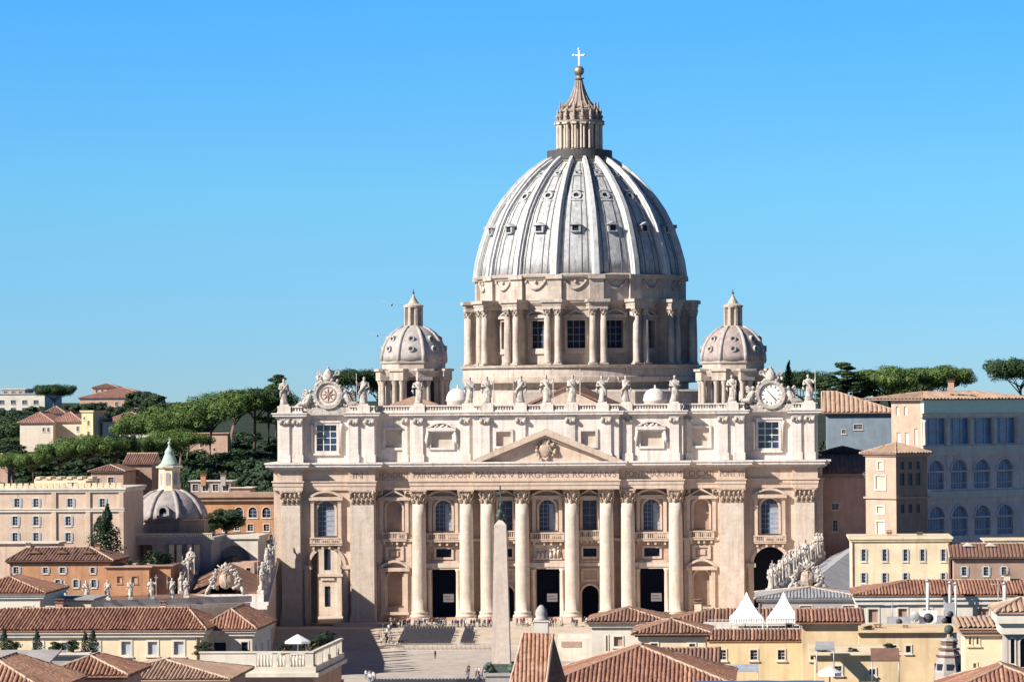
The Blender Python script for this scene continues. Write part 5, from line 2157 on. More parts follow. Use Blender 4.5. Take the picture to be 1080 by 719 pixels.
m.build('pilasters', 'bpalace', pal)
m = MB()
for k in range(22):
    x = x0 + (x1 - x0) * (k + .5) / 22
    m.box(x - .55, x + .35, -60.3, -59.9, zt, zt + .9)
m.box(x0, x1, -60.2, -60.0, zt, zt + .3)
m.build('balustrade', 'bcream', pal)
house('roof_terrace_house', 'cream rooftop block with a shaded opening standing on the long palace', 'building', 36, 92, 507, 0, -52, 8, 'bcream', None, [(76, 511, 10, 5)], zb=PZ(520, -52, 60), corn=None, glassm='dark')

CY = -22.0
cx = PX(179, CY, 540)
ch = thing('domed_church', 'church with a ribbed grey dome and a green topped lantern beside the palace', 'church', (cx, CY, -8))


def cz(py):
    return PZ(py, CY, 179)


s_ = S(CY)
m = MB()
m.lathe([(42 / s_, cz(562)), (42 / s_, cz(549)), (44 / s_, cz(548.5)), (44.5 / s_, cz(547)), (41 / s_, cz(546.5))], (cx, CY, 0), 8, phase=PI / 8, smooth=False)
m.box(cx - 42 / s_, cx + 40 / s_, CY - 5, CY + 12, -8, cz(562))
m.build('wall', 'bbrown', ch)
m = MB()
m.lathe([(39.5 / s_, cz(547)), (38 / s_, cz(540)), (34 / s_, cz(532)), (28 / s_, cz(525)), (20 / s_, cz(519.5)), (13 / s_, cz(516.5))], (cx, CY, 0), 40)
dm = m.build('dome', 'church', ch)
for k in range(8):
    a = 2 * PI * (k + .5) / 8
    m = MB()
    m.tube([(cx + r / s_ * math.cos(a), CY + r / s_ * math.sin(a), cz(p)) for r, p in ((39.8, 547), (38.4, 540), (34.5, 532), (28.5, 525), (20.5, 519.5), (13, 516.5))], [.55, .5, .5, .45, .4, .3], 6)
    m.build('rib', 'church', dm)
m = MB()
h = (cx - 5 / s_, cx + 3 / s_, cz(543), cz(534), True)
m.ring(outline(h, grow=.5), outline(h), CY - 41 / s_, CY - 25 / s_)
pane(m, h, CY - 38 / s_, 1)
m.build('dormer', ['bgrey', 'dark'], dm)
m = MB()
m.lathe([(15 / s_, cz(517)), (13 / s_, cz(515.5)), (12 / s_, cz(515)), (11.5 / s_, cz(494)), (14.5 / s_, cz(493)), (15 / s_, cz(491.5)), (12.5 / s_, cz(491))], (cx, CY, 0), 8, phase=PI / 8, smooth=False)
la = m.build('lantern', 'bcream', ch)
for k in range(8):
    a = 2 * PI * k / 8 - PI / 2
    T = Matrix.Translation((cx, CY, 0)) @ Matrix.Rotation(a + PI / 2, 4, 'Z')
    m = MB(T)
    pane(m, (-.42, .42, cz(511), cz(498), True), -11.5 / s_ * .93 - .12)
    m.build('opening', 'bgrey', la)
m = MB()
m.lathe([(12.5 / s_, cz(491)), (9 / s_, cz(488)), (6 / s_, cz(481)), (4.5 / s_, cz(478)), (5.2 / s_, cz(477)), (4.0 / s_, cz(474.5)), (1.8 / s_, cz(471.5)), (.8 / s_, cz(468)), (.3 / s_, cz(465))], (cx, CY, 0), 16)
m.ball((cx, CY, cz(467)), .35, n=8)
m.box(cx - .07, cx + .07, CY - .07, CY + .07, cz(466), cz(461))
m.box(cx - .4, cx + .4, CY - .06, CY + .06, cz(463.5), cz(463))
m.build('spire', 'verdigris', ch)
# entablature terrace in front of the church, with balustrade
t = thing('church_portico', 'weathered portico with a balustraded terrace in front of the domed church', 'portico', (PX(180, -45, 570), -45, -8))
m = MB()
xa, xb = PX(128, -45, 568), PX(224, -45, 568)
m.box(xa, xb, -45, -28, PZ(574, -45, 180), PZ(569, -45, 180))
m.box(xa - .4, xb + .4, -45.5, -27.5, PZ(569, -45, 180) + .002, PZ(566.5, -45, 180))
m.box(xa + 6, xb - .4, -44, -28, -8, PZ(574, -45, 180) - .002)
m.build('wall', 'bgrey', t)
m = MB()
n = 46
for k in range(n):
    x = xa + (xb - xa) * (k + .5) / n
    m.box(x - .12, x + .12, -45.2, -44.9, PZ(566.5, -45, 180) + .001, PZ(563, -45, 180))
m.box(xa, xb, -45.3, -44.8, PZ(563, -45, 180), PZ(562, -45, 180))
m.build('balustrade', 'bcream', t)
m = MB()
for px in (181, 189, 200, 207):
    m.box(PX(px - 2.6, -45.6, 590), PX(px + 2.6, -45.6, 590), -45.6, -44.01, -8, PZ(574, -45, 180) - .02)
m.build('pilasters', 'bcream', t)

# orange arcaded range behind
w = row(252, 281, 3, 540, 9, 11, True) + [(250, 556, 5, 6), (264, 556, 6, 7), (281, 556, 6, 7), (237, 558, 4, 5)]
house('arcaded_range', 'orange arcaded building with a flat roof between church and basilica', 'building', 205, 292, 528, 0, 40, 16, 'borange', None, w, over=1.2, corn='tile_tan', corn_h=1.6, frame_w=.15)
# rooftop structures with scaffold on the far flat roof
house('rooftop_block', 'white scaffolded rooftop structure above the orange range', 'building', 201, 243, 508, 0, 58, 8, 'bgrey', None, row(206, 238, 4, 514, 6, 7), zb=PZ(524, 58, 220), corn='bwhite', corn_h=.3)
house('rooftop_block', 'low brown rooftop parapet with pale railings above the orange range', 'building', 244, 264, 515, 0, 56, 8, 'bbrown', None, [], zb=PZ(524, 56, 250), corn='bwhite', corn_h=.3)
chimney(214.5, 500, 512, 58, 1.1, 'slim reddish chimney on the scaffolded rooftop structure', 'borange')
chimney(235.5, 500, 512, 58, 1.1, 'slim pale chimney on the scaffolded rooftop structure', 'bgrey')
# white wall with a lunette window
t = thing('lunette_wall', 'pale end wall with a big half round shaded window behind the wing statues', 'building', (PX(250, -30, 580), -30, -8))
m = MB()
xa, xb = PX(221, -30, 580), PX(272, -30, 580)
zz = PZ(568, -30, 250)
h = (PX(230, -30, 580), PX(264, -30, 580), PZ(592, -30, 250), PZ(575.5, -30, 250), True)
h = (h[0], h[1], PZ(592, -30, 250), PZ(592, -30, 250) + (h[1] - h[0]) / 2 + .02, True)
wall(m, xa, xb, -8, zz, -30, [h], 1.6)
m.box(xa, xa + .3, -29.99, -14, -8, zz)
m.box(xb - .3, xb, -29.99, -14, -8, zz)
m.box(xa + .31, xb - .31, -29.98, -14, zz - .4, zz - .02)
m.build('wall', 'bwhite', t)
m = MB()
pane(m, h, -28.5)
m.build('window', 'bgrey', t)
m = MB()
m.box(xa - .3, xb + .3, -30.4, -13.5, zz, zz + .6)
m.build('cornice', 'bwhite', t)
house('pink_annex', 'pink annex wall under the lunette window behind the carved crest', 'building', 244, 268, 593, 0, -50, 10, 'bpink', None, [(262, 603, 5, 9)], corn=None, glassm='dark')

# ---------------------------------------------------------------- orange houses behind the colonnade
w = [(17, 601, 5, 7), (48, 601, 4.5, 6), (66, 601, 5, 6), (98, 601, 4, 6), (43, 615, 4.5, 8), (61, 615, 4.5, 8), (80, 615, 4.5, 8), (99, 615, 4.5, 8)]
oh, _ = house('orange_house', 'orange house with a long dark brown roof and grey shutters', 'house', 10, 116, 594, 0, -100, 18, 'borange', ('hip', 2.1, 'tile_dark', (2.5, 6.0)), w, corn='tile_b', corn_h=.5, shutters='shutter', pitch=.6, over=.6)
for k, px in enumerate((37, 66, 94)):
    x, z = PX(px, -96, 586), PZ(588.5, -96, px)
    m = MB()
    m.box(x - .9, x + .9, -96.5, -93.5, z, z + 1.0)
    m.prism([(x - 1.2, z + 1.0), (x + 1.2, z + 1.0), (x, z + 1.6)], -96.8, -93, 'y')
    d_ = m.build('dormer', 'tile_b', oh)
    m = MB()
    m.box(x - .6, x + .6, -96.56, -96.503, z + .15, z + .85)
    m.build('pane', 'dark', d_)
house('orange_annex', 'lower orange annex with a plant covered terrace beside the brown roofed house', 'house', 112, 158, 599, 0, -101, 14, 'borange', None, [(126, 611, 5, 7), (142, 611, 6, 7)], corn='bpink', corn_h=.4, winframe='borange', glassm='bpink')
house('brown_block', 'plain reddish brown block with plants on its roof beside the church portico', 'house', 158, 180, 597.5, 0, -99, 10, 'borange', None, [], corn='bbrown', corn_h=.3)
house('low_pink_wall', 'blank ochre wall in front of the long palace', 'building', -10, 60, 574, 0, -76, 8, 'bpalace', None, [], corn='bwhite', corn_h=.4)

# ---------------------------------------------------------------- foreground roofs on that side
house('hip_roof_house', 'white house under a terracotta hip roof at the picture edge behind the long tiled roof', 'house', -40, 44, 631, 0, -300, 16, 'bwhite', ('hip', 1.9, 'tile', (8, 9)), [(29, 642, 10, 6), (53, 642, 8, 5)], corn='bwhite', corn_h=.7, pitch=.42, over=.5, glassm='bbrown')
house('plaster_house', 'rounded cream rooftop wall with a brown opening between two tiled roofs', 'house', 50, 96, 634, 0, -290, 10, 'bcream', None, [(69, 640, 7, 5)], corn='bgrey', corn_h=.4, glassm='bbrown')
w = [(133, 683, 10, 14), (161, 683, 10, 13.5), (188.5, 683, 10.5, 14), (100, 684, 10, 14), (70, 684, 10, 14), (40, 684, 10, 14)]
house('long_roof_house', 'long cream house with a terracotta roof and grey blinds in white frames', 'house', -60, 212, 671.5, 0, -390, 15, 'bcream', ('hip', 1.9, 'tile', (6, 3.2)), w, corn='bwhite', corn_h=.75, pitch=.36, over=.55, glassm='shutter', frame_w=.2)
house('hipped_house', 'white house under a hipped terracotta roof behind the balustraded terrace', 'house', 215, 266, 670, 0, -384, 15.5, 'bwhite', ('hip', 2.0, 'tile', (.01, 6.0)), [(232, 683, 13, 12), (258, 684, 7, 15)], corn='bwhite', corn_h=.7, pitch=.36, over=.5, sidewins=3, glassm='dark')
# terrace with balustrade, parasol and planting
Yt = -425.0
xa, xb = PX(211, Yt, 690), PX(330, Yt, 690)
zt = PZ(702.5, Yt, 270)
t = thing('terrace_house', 'pink house with a balustraded roof terrace carrying a parasol', 'house', (xa, Yt, -8))
m = MB()
dT = 21.0
xr = PX(360, Yt + 21.0, 673) - xb
m.prism([(xa, Yt), (xb, Yt), (xb + xr, Yt + dT), (xa, Yt + dT)], -8, zt - 1.0)
m.build('wall', 'bpink', t)
m = MB()
m.prism([(xa - .6, Yt - .6), (xb + .6, Yt - .6), (xb + xr + .6, Yt + dT), (xa - .6, Yt + dT)], zt - .9995, zt - .6)
m.prism([(xa - .3, Yt - .3), (xb + .3, Yt - .3), (xb + xr + .3, Yt + dT), (xa - .3, Yt + dT)], zt - .5995, zt)
m.build('cornice', 'bwhite', t)
m = MB()
hb = 1.45
m.box(xa, xa + (xb - xa) * .5, Yt - .1, Yt + .15, zt + .001, zt + hb - .12)
m.box(xa - .1, xb + .1, Yt - .2, Yt + .25, zt + hb - .119, zt + hb + .05)
for k in range(15):
    x = xa + (xb - xa) * (.52 + .4 * k / 14)
    if k in (5, 9):
        m.box(x - .22, x + .22, Yt - .1, Yt + .15, zt + .001, zt + hb - .12)
    else:
        m.lathe([(.10, 0), (.14, .3), (.06, .75), (.11, 1.1)], (x, Yt, zt + .001), 6)
m.box(xb - (xb - xa) * .07, xb + .05, Yt - .1, Yt + .15, zt + .002, zt + hb - .12)
for k in range(20):
    f_ = (k + .5) / 20
    x, y = xb + xr * f_, Yt + dT * f_
    w_ = .3 if k % 5 == 0 else .12
    m.box(x - .12, x + .12, y - w_, y + w_, zt + .003, zt + hb - .12)
m.prism([(xb - .2, Yt + .26), (xb + .2, Yt + .26), (xb + xr + .2, Yt + dT), (xb + xr - .2, Yt + dT)], zt + hb - .118, zt + hb + .05)
m.build('balustrade', 'bwhite', t)
for k in range(5):
    yy = Yt + 3 + k * 4.6
    m = MB()
    xx = xb + xr * (yy - Yt) / dT
    m.box(xx + .002, xx + .12, yy - .55, yy + .55, zt - 5.2, zt - 2.8)
    m.build('window', 'bbrown', t)
for px in (232, 292):
    m = MB()
    m.box(PX(px - 9, Yt, 712), PX(px + 9, Yt, 712), Yt - .1, Yt - .003, PZ(712.5, Yt, px), PZ(709, Yt, px))
    m.build('lintel', 'tile_b', t)


def parasol(name, px, yt, ye, Y, wpx, label, cat, zfloor, open_sides=True):
    x, z1, z0_ = PX(px, Y, yt), PZ(yt, Y, px), PZ(ye, Y, px)
    t = thing(name, label, cat, (x, Y, zfloor))
    r = wpx / 2 / S(Y)
    m = MB()
    m.lathe([(r, z0_ - .22), (r, z0_), (r * .5, (z0_ + z1) / 2 + .03), (.06, z1)], (x, Y, 0), 8, phase=PI / 8, smooth=False)
    m.build('canopy', 'gasket', t, fix=False)
    m = MB()
    m.tube([(x, Y, zfloor), (x, Y, z1)], .05, 6)
    m.lathe([(.4, 0), (.4, .12), (.08, .16)], (x, Y, zfloor), 10)
    m.build('pole', 'steel', t)
    return t


parasol('parasol', 314, 668.5, 675.5, Yt + 10, 28, 'white square parasol open on the balustraded terrace', 'parasol', zt + .01)
house('low_roof_hut', 'grey low parapet wall in front of the long cream house', 'wall', -30, 90, 692, 0, -445, 3, 'bgrey', None, [], corn='bwhite', corn_h=.35)
house('grey_hut', 'small grey box hut at the lower picture corner', 'hut', -10, 40, 703, 0, -500, 6, 'bgrey', ('shed', .9, 'bgrey'), [(32, 708, 6, 4)], corn=None, pitch=2.0, glassm='white')
house('tile_roof_house', 'terracotta roof with a pale mortar ridge in the bottom corner by the flat brown roof', 'house', 50, 128, 716, 0, -515, 9, 'bpink', ('hip', 1.2, 'tile', (4.0, 4.0)), [], corn='tile_b', corn_h=.3, pitch=.3)
house('flat_brown_roof', 'shallow brown pantile roof in front of the long cream house', 'house', 92, 236, 720, 0, -490, 13, 'bpink', ('hip', 1.15, 'tile_tan', (4.4, 6.4)), [], corn='tile_b', corn_h=.3, pitch=.3)
house('pale_tile_roof', 'pale ribbed tile roof sloping out of the bottom picture corner', 'house', -70, 42, 734, 0, -540, 14, 'bpink', ('hip', 1.9, 'tile_c', (6, 6)), [], corn='tile_b', corn_h=.3, pitch=.32)

# ---------------------------------------------------------------- middle foreground
Yc = -545.0
xa, xb = PX(533, Yc, 735), PX(594, Yc, 735)
za = PZ(738, Yc, 560)
t = thing('steep_roof', 'steep narrow roof of coarse pale tiles with one shade-darkened side in front of the obelisk square', 'roof', ((xa + xb) / 2, Yc, -8))
Et, Ft = P(552, 667, Yc + 2.4), P(583, 668, Yc + 2.4)
A, B = Vector((xa, Yc, za)), Vector((PX(574, Yc, 738), Yc, za))
C_, D_ = Vector((xb + .2, Yc + 5, za)), Vector((xa, Yc + 5, za))
m = MB()
tile_roof(m, [A, B, Ft, Et], .27, .10, .9)
slab(m, [A, B, Ft, Et], .15)
m.build('front_slope', 'tile_c', t, fix=False)
m = MB()
m.add([B, C_, Ft], [(0, 1, 2)])
m.add([C_, D_, Et, Ft], [(0, 1, 2, 3)])
m.add([D_, A, Et], [(0, 1, 2)])
m.build('side_slope', 'tile_b', t, fix=False)  # browner tiles put part of the shade into this side's colour
m = MB()
m.tube([B + (Ft - B) * (i / 12) for i in range(13)], .12, 6)
m.tube([A + (Et - A) * (i / 12) for i in range(13)], .10, 6)
m.build('ridge', 'ridge', t)
m = MB()
m.prism([(A.x + .3, Yc + .3), (B.x - .2, Yc + .3), (C_.x - .4, Yc + 4.8), (A.x + .3, Yc + 4.8)], -8, za - .05)
m.build('wall', 'bpink', t)
Yf = -541.0
x = PX(571, Yf, 655)
t = thing('finial_pedestal', 'square white pedestal with a stone pine cone finial above the steep roof', 'finial', (x, Yf, PZ(672, Yf, 571)))
s_ = S(Yf)
m = MB()
m.box(x - 7.5 / s_, x + 7.5 / s_, Yf - .5, Yf + .5, PZ(676, Yf, 571), PZ(655, Yf, 571))
m.box(x - 8.4 / s_, x + 8.4 / s_, Yf - .57, Yf + .57, PZ(655, Yf, 571) + .001, PZ(653.5, Yf, 571))
m.build('pedestal', 'bwhite', t)
m = MB()
zz = PZ(653.5, Yf, 571)
m.lathe([(.5, 0), (.5, .12), (.36, .2), (.42, .4), (.38, .65), (.22, .9), (.08, 1.02)], (x, Yf, zz), 14)
m.build('cone', 'bgrey', t)

house('hip_roof_house', 'white house with a low terracotta hip roof in front of the basilica columns', 'house', 624, 700, 661, 0, -370, 11, 'bwhite', ('hip', 1.25, 'tile_b', (6.0, .01)), [(652, 676, 9, 10), (640, 678, 1.6, 16)], corn='bwhite', corn_h=.6, pitch=.40, over=.5, glassm='bbrown')
house('long_tiled_house', 'long low house with brown striped tiles behind the two white tents', 'house', 702, 905, 662, 0, -372, 11, 'bwhite', ('hip', 1.2, 'tile_b', (6.0, .01)), row(750, 890, 6, 672, 8, 9), corn='bwhite', corn_h=.6, pitch=.40, over=.5, glassm='shutter')
house('small_hip_house', 'small house under a grey brown pyramid shaped tile roof', 'house', 673, 744, 671, 0, -440, 9, 'bcream', ('hip', 1.05, 'tile_b'), [(690, 681, 7, 6), (730, 682, 6, 7)], corn='tile_b', corn_h=.3, pitch=.34, over=.5)
Yg = -530.0
house('wide_orange_roof', 'wide terracotta hip roof with pale hip ridges at the bottom centre of the view', 'house', 580, 766, 727, 0, Yg, 15, 'bpink', ('hip', 2.3, 'tile', (7.0, 4.6)), [], corn='tile_b', corn_h=.3, pitch=.30, over=.5)
house('cream_dormer_house', 'cream house with a low dark roof just behind the wide terracotta roof', 'house', 700, 752, 700, 0, -470, 10, 'bcream', ('gable', 1.0, 'tile_b'), [(716, 708, 5, 6), (736, 708, 5, 6)], corn=None, pitch=.34)
# terrace slab with the two tents
Yp = -400.0
house('terrace_block', 'ochre house whose flat terrace carries the two white tents', 'house', 745, 852, 673, 0, Yp - 8, 14, 'byellow', None, [(762, 690, 7, 10), (795, 690, 7, 10), (824, 690, 7, 10)], corn='bwhite', corn_h=.9, over=.5)
zt_ = PZ(673, Yp - 8, 800) + .9


def tent(px, label):
    Y = Yp - 4
    s_ = S(Y)
    x = PX(px, Y, 650)
    t = thing('pagoda_tent', label, 'tent', (x, Y, zt_), 'pagoda tents on the terrace')
    hw = 18.0 / s_
    ze, zp = PZ(651, Y, px), PZ(624, Y, px)
    m = MB()
    prof_ = [(1.0, 0), (.72, .20), (.46, .42), (.25, .66), (.10, .86), (.02, 1.0)]
    v, f = [], []
    for r, q in prof_:
        for sx, sy in ((-1, -1), (0, -1), (1, -1), (1, 0), (1, 1), (0, 1), (-1, 1), (-1, 0)):
            k = .94 if 0 in (sx, sy) and q > 0 else 1.0
            v.append((x + sx * hw * r * k, Y + sy * hw * r * k, ze + (zp - ze) * q))
    for i in range(len(prof_) - 1):
        for k in range(8):
            f.append((i * 8 + k, i * 8 + (k + 1) % 8, i * 8 + 8 + (k + 1) % 8, i * 8 + 8 + k))
    f.append(tuple(range(40, 48)))
    m.add(v, f, 0, False)
    m.ring([(x - hw, ze - .35), (x + hw, ze - .35), (x + hw, ze + .01), (x - hw, ze + .01)], [(x - hw + .03, ze - .349), (x + hw - .03, ze - .349), (x + hw - .03, ze), (x - hw + .03, ze)], Y - hw, Y + hw)
    for k in range(14):
        xx = x - hw + 2 * hw * (k + .5) / 14
        m.box(xx - hw / 14 * .8, xx + hw / 14 * .8, Y - hw - .02, Y - hw + .02, ze - .45, ze - .01)
    m.build('canopy', 'gasket', t, fix=False)
    for sx in (-1, 1):
        for sy in (-1, 1):
            m = MB()
            m.tube([(x + sx * (hw - .1), Y + sy * (hw - .1), zt_), (x + sx * (hw - .1), Y + sy * (hw - .1), ze)], .08, 6)
            m.build('pole', 'white', t)


tent(787.5, 'white pagoda tent nearer the pilaster, first of the pair on the terrace')
tent(826.5, 'white pagoda tent in front of the dark archway, second of the pair')
t = thing('patio_heater', 'dark lamp stand with three heads under the first white tent', 'lamp', (PX(786, Yp - 5, 660), Yp - 5, zt_))
m = MB()
x = PX(786, Yp - 5, 660)
m.tube([(x, Yp - 5, zt_), (x, Yp - 5, zt_ + .95)], .05, 6)
for s in (-1, 0, 1):
    m.lathe([(.3, 0), (.26, .15), (.08, .3)], (x + s * .75, Yp - 5, zt_ + .7), 8)
    m.tube([(x, Yp - 5, zt_ + .9), (x + s * .75, Yp - 5, zt_ + .95)], .03, 5)
m.build('lamp_stand', 'cloth_black', t)
house('pergola', 'narrow tiled strip below the tent terrace on the ochre wall', 'canopy', 748, 860, 675, 0, -425, 3.0, 'byellow', ('shed', .8, 'tile_b'), [], zb=PZ(678, -425, 800), corn=None, pitch=.36)

# ochre houses further along
house('ochre_house', 'large ochre house with a tiled strip and blank wall next to the tents', 'house', 846, 905, 659, 0, -432, 7, 'bocher', ('shed', .75, 'tile'), [(858, 690, 6, 10), (893, 690, 9, 5)], corn='bocher', corn_h=.3, pitch=.36)
house('ochre_house', 'lower ochre house with a dark triangular gap in its roofline', 'house', 860, 946, 692, 0, -470, 12, 'bocher', None, [(884, 706, 7, 8), (920, 708, 6, 6)], corn='bcream', corn_h=.3)
house('ochre_house', 'plain orange ochre wall behind the dark turret', 'house', 906, 1006, 668, 0, -415, 12, 'bocher', None, [(936, 684, 5, 7), (958, 684, 5, 7)], corn='bocher', corn_h=.3)
house('tarp_shelter', 'low shelter with a blue tarpaulin roof at the bottom of the view', 'shelter', 742, 860, 728.5, 0, -560, 5, 'bgrey', ('shed', .22, 'blue'), [], corn=None, pitch=2.5)
parasol('parasol', 875, 702, 708.5, -555, 26, 'pale garden parasol over a table in front of the ochre wall', 'parasol', PZ(724, -555, 875))
m = MB()
x0_, z0_ = PX(905, -540, 724), PZ(730, -540, 905)

# white house with chimneys
w = [(921, 649, 10, 14), (952, 648, 9, 13), (978, 647, 9, 10), (1000, 646, 8, 8), (1037, 645, 12, 7)]
house('white_house', 'white house with a terracotta hip roof, tall flues and dish aerials', 'house', 905, 1090, 637, 0, -345, 15, 'bwhite', ('hip', 1.35, 'tile', (7.0, .01)), w, corn='bwhite', corn_h=1.1, pitch=.38, over=.55, glassm='bbrown', frame_w=.2)
for k, (px, yt) in enumerate(((978.5, 614), (1002, 616), (1008, 617), (1059.5, 617))):
    x = PX(px, -347, 630)
    t = thing('flue_pipe', 'white flue pipe rising past the eave of the white house, %s along the row' % ['first', 'second', 'third', 'last'][k], 'flue pipe', (x, -347, PZ(660, -347, px)), 'flue pipes on the white house')
    m = MB()
    m.tube([(x, -347, PZ(660, -347, px)), (x, -347, PZ(yt, -347, px))], .2 if k != 2 else .12, 8)
    m.build('pipe', 'white' if k != 1 else 'steel', t)
    m = MB()
    m.lathe([(.22, 0), (.34, .1), (.05, .35)], (x, -347, PZ(yt, -347, px) + .12), 8)
    m.build('cowl', 'steel', t)
house('roof_platform', 'grey roof platform crowded with air units in front of the white house', 'building', 926, 1006, 666, 0, -375, 9, 'bgrey', None, [], zb=PZ(700, -375, 960), corn='bgrey', corn_h=.4)
zf = PZ(666, -375, 960) + .4


def dish(px, py, Y, r, label):
    x, z = PX(px, Y, py), PZ(py, Y, px)
    t = thing('satellite_dish', label, 'dish', (x, Y, zf), 'dish aerials on the roof platform')
    m = MB(Matrix.Translation((x, Y, z)) @ Matrix.Rotation(R(-70), 4, 'X') @ Matrix.Rotation(R(20), 4, 'Y'))
    m.lathe([(.02, -.18 * r), (r * .5, -.12 * r), (r * .85, 0.02 * r), (r, .14 * r), (r * .98, .18 * r), (r * .5, -.06 * r), (.03, -.12 * r)], (0, 0, 0), 20)
    m.build('reflector', 'steel', t, fix=False)
    m = MB()
    m.tube([(x, Y + .1, zf), (x, Y + .1, z)], .06, 6)
    m.tube([(x, Y - .1, z - r * .5), (x, Y - r * .9, z + .1)], .03, 5)
    m.ball((x, Y - r * .9, z + .1), .09, n=6)
    m.build('mast', 'steel', t)


dish(964.5, 650, -373, .62, 'large pale dish aerial in front of the white house')
dish(931, 662, -373, .42, 'smaller tilted dish aerial at the end of the roof platform')
dish(987, 657, -373, .36, 'small dish aerial between the air units and the turret')
for k, (px, w_, h_) in enumerate(((979, 2.0, 1.8), (948, 2.6, 1.1), (996, 1.6, 1.2), (1002, 1.1, 2.6))):
    x = PX(px, -372, 664)
    t = thing('air_unit', ['white box air unit with round fan grille beside the large dish', 'long low grey air unit under the large dish', 'small grey air unit near the flue pipes', 'tall narrow grey cabinet behind the dark turret'][k], 'air conditioner', (x, -372, zf), 'air units on the roof platform')
    m = MB()
    m.box(x - w_ / 2, x + w_ / 2, -372.6, -371.6, zf + .15, zf + h_)
    for s in (-1, 1):
        m.box(x + s * w_ * .4 - .06, x + s * w_ * .4 + .06, -372.5, -371.7, zf, zf + .15)
    m.build('casing', 'steel' if k else 'white', t)
    m = MB()
    m.lathe([(min(w_, h_) * .3, -.02), (min(w_, h_) * .3, .02)], (0, 0, 0), 14)
    m.M = None
    q = MB(Matrix.Translation((x, -372.62, zf + h_ * .55)) @ Matrix.Rotation(PI / 2, 4, 'X'))
    q.lathe([(min(w_, h_) * .3, -.02), (min(w_, h_) * .3, .02)], (0, 0, 0), 14)
    q.build('fan_grille', 'darkmetal', t)
for k, (px, yt) in enumerate(((1053, 612), (996, 632), (941, 634))):
    x = PX(px, -370, 650)
    t = thing('aerial_mast', ['thin television mast by the last flue pipe', 'thin television mast behind the dark turret', 'thin television mast beside the large dish'][k], 'aerial', (x, -370, zf), 'television masts on the roofs')
    m = MB()
    zt2 = PZ(yt, -370, px)
    m.tube([(x, -370, zf), (x, -370, zt2)], .05, 5)
    m.tube([(x - .9, -370, zt2 - .4), (x + .9, -370, zt2 - .4)], .03, 4)
    for j in range(6):
        m.tube([(x - .8 + j * .32, -370.3, zt2 - .4), (x - .8 + j * .32, -369.7, zt2 - .4)], .018, 4)
    m.build('aerial', 'steel', t)

# dark turret with ball finial
Yk = -440.0
x = PX(1001, Yk, 690)
s_ = S(Yk)
t = thing('roof_turret', 'small tiered turret with dark rims and a ball on top among the ochre walls', 'turret', (x, Yk, PZ(719, Yk, 1001)))
zq = lambda py: PZ(py, Yk, 1001)
m = MB()
m.lathe([(19 / s_, zq(735)), (17 / s_, zq(708)), (15 / s_, zq(700)), (13.5 / s_, zq(692)), (10.5 / s_, zq(686))], (x, Yk, 0), 8, phase=PI / 8, smooth=False)
m.build('body', 'bgrey', t)
m = MB()
for r, a in ((14.5, 692), (11.8, 685), (9.5, 679)):
    m.lathe([(r * .8 / s_, zq(a) - .02), (r / s_, zq(a)), (r * 1.02 / s_, zq(a - 1.6)), (r * .7 / s_, zq(a - 2.6))], (x, Yk, 0), 8, phase=PI / 8, smooth=False)
m.build('rim', 'tile_dark', t)
m = MB()
m.lathe([(8.5 / s_, zq(683)), (8 / s_, zq(677)), (10.5 / s_, zq(675)), (9 / s_, zq(673.5)), (2.5 / s_, zq(671.5)), (1.8 / s_, zq(668))], (x, Yk, 0), 8, phase=PI / 8, smooth=False)
m.build('cap', 'bgrey', t)
m = MB()
m.ball((x, Yk, zq(663.5)), 5.0 / s_, n=14)
m.build('ball', 'bronze', t)
for k in range(8):
    a = 2 * PI * k / 8 - PI / 2
    m = MB(Matrix.Translation((x, Yk, 0)) @ Matrix.Rotation(a + PI / 2, 4, 'Z'))
    m.box(-.32, .32, -15.2 / s_, -12 / s_, zq(707), zq(699))
    m.build('opening', 'dark', t)

# cream building with terracotta top and the church corner beside it
house('cream_house', 'cream house with slit windows and a terracotta topped cornice behind the red corner roof', 'house', 1018, 1064, 670, 0, -455, 8, 'bcream', ('shed', .45, 'tile_tan'), [(1023, 675, 2.2, 8), (1031, 675, 2.2, 8), (1028, 703, 3, 8)], corn='tile_tan', corn_h=.7, pitch=.4, winframe='bcream', glassm='shutter')
house('church_corner', 'pale columned church corner with a dark arched opening at the picture edge', 'church', 1062, 1100, 668, 0, -462, 7, 'bgrey', ('pyr', 1.0, 'tile_tan'), [(1068, 686, 4, 26, True), (1080, 688, 8, 30, True)], corn='bwhite', corn_h=1.9, over=.9, pitch=.5, glassm='dark')
house('red_corner_roof', 'reddish tiled roof sloping across the bottom corner in front of the cream house', 'house', 1004, 1120, 736, 0, -560, 10, 'bpink', ('hip', 1.45, 'tile', (4.5, .01)), [], corn='tile_b', corn_h=.25, pitch=.28)

